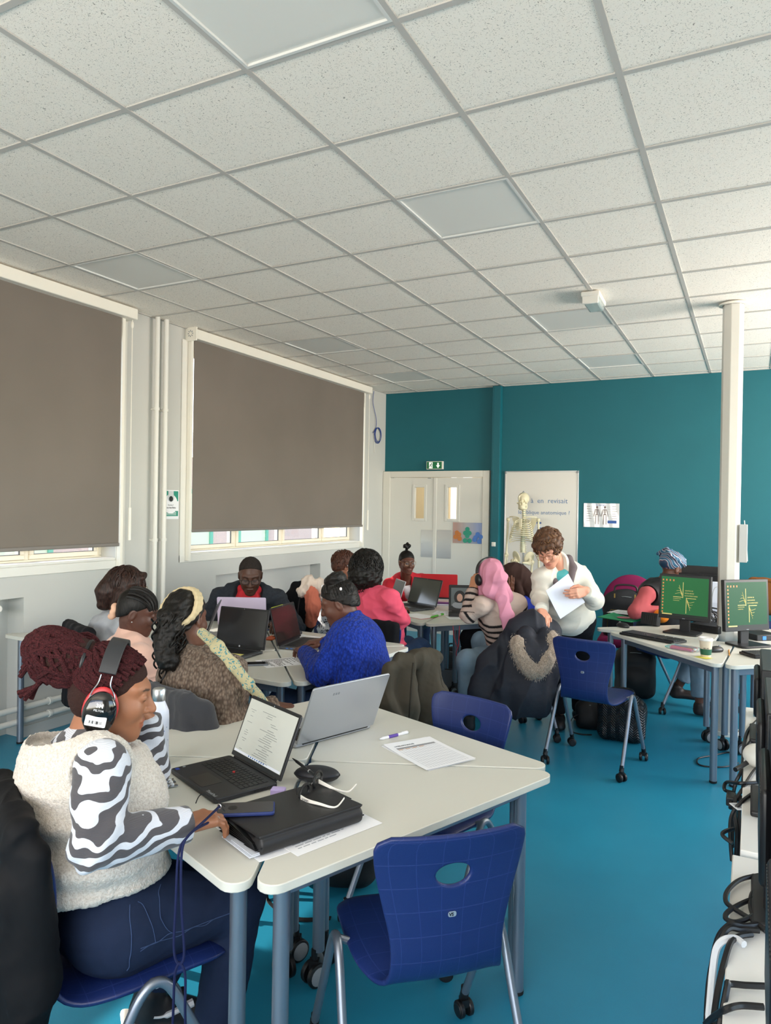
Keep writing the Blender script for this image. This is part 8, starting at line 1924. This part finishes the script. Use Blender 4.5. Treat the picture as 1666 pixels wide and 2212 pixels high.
b = MB(); S = SDF(); S.box((X0, YS - .105, rt - .055), (.018, .006, .065), None, .005); V, Q = S.mesh(.004); np_mesh('sternum', V, Q, m_bone, t)
shz = zs(1119)
for x in (-1, 1):
    b = MB(); b.tube(spline([(X0 + x * .02, YS - .08, shz), (X0 + x * .09, YS - .06, shz + .015), (X0 + x * .165, YS + .0, shz + .01)], 5), .007, 7); b.build('clavicle', m_bone, t, world=True)
    b = MB(); P = [[Vector((X0 + x * (.075 + .085 * i / 5 * (1 - .7 * j / 5)), YS + .075, shz - .0 - .15 * j / 5)) for i in range(6)] for j in range(6)]; b.sheet(P, .006); b.build('scapula', m_bone, t, world=True)
    ax_ = X0 + x * .185; ez = zs(1198); wz = ez - .25
    def bone(name, a, c, r, r2=None):
        S = SDF(); a, c = np.array(a), np.array(c); S.cone(a, c, r, r, .01); S.ell(a, (r * 1.9, r * 1.9, r * 1.8), None, .015); S.ell(c, (r * 1.8, r * 1.6, r * 1.5), None, .015); V, Q = S.mesh(.005); np_mesh(name, V, Q, m_bone, t)
    bone('humerus', (ax_, YS, shz - .02), (ax_ + x * .015, YS, ez), .012); bone('radius', (ax_ + x * .02, YS - .012, ez - .02), (ax_ + x * .03, YS - .02, wz), .008); bone('ulna', (ax_ + x * .005, YS + .012, ez - .01), (ax_ + x * .012, YS + .0, wz), .008)
    for k in range(5): b = MB(); a = Vector((ax_ + x * (.005 + .009 * k), YS - .01, wz - .03)); b.tube([a, a + Vector((x * .004 * (k - 2), -.01, -.06)), a + Vector((x * .006 * (k - 2), -.02, -.11 - .01 * (2 - abs(k - 2)))), a + Vector((x * .007 * (k - 2), -.015, -.15 - .012 * (2 - abs(k - 2)))) if k else a + Vector((0, -.02, -.09))], [.005, .004, .004, .003], 6); b.build('finger_bones', m_bone, t, world=True)
    S = SDF(); S.ell((X0 + x * .078, YS + .015, zs(1204)), (.060, .016, .078), np.array(Matrix.Rotation(x * .45, 3, 'Y') @ Matrix.Rotation(x * .6, 3, 'Z')), .015); S.chain([(X0 + x * .09, YS + .01, zs(1207)), (X0 + x * .085, YS - .01, zs(1216)), (X0 + x * .03, YS - .07, zs(1215))], [.018, .022, .012], .015); S.ell((X0 + x * .10, YS, zs(1214)), (.03, .03, .03), None, .01); V, Q = S.mesh(.005); np_mesh('pelvis_half', V, Q, m_bone, t)
    kz = .50; bone('femur', (X0 + x * .12, YS, zs(1213)), (X0 + x * .085, YS, kz), .014); bone('tibia', (X0 + x * .085, YS - .005, kz - .05), (X0 + x * .08, YS, .13), .012); bone('fibula', (X0 + x * .115, YS + .012, kz - .06), (X0 + x * .105, YS + .01, .13), .006)
    S = SDF(); S.chain([(X0 + x * .08, YS + .04, .10), (X0 + x * .09, YS - .05, .10), (X0 + x * .10, YS - .16, .085)], [.022, .02, .012], .02); V, Q = S.mesh(.006); np_mesh('foot_bones', V, Q, m_bone, t)
b = MB(); b.cyl((X0, YS + .03, .05), (X0, YS + .03, zs(1190)), .010); b.build('rod', m_chrome, t, world=True)
b = MB(); [b.tube([(X0, YS + .03, .06), (X0 + .26 * math.cos(q), YS + .03 + .26 * math.sin(q), .05), (X0 + .28 * math.cos(q), YS + .03 + .28 * math.sin(q), .015)], .012, 8) for q in [2 * math.pi * i / 5 + .3 for i in range(5)]]; b.build('stand_base', m_black, t, world=True)
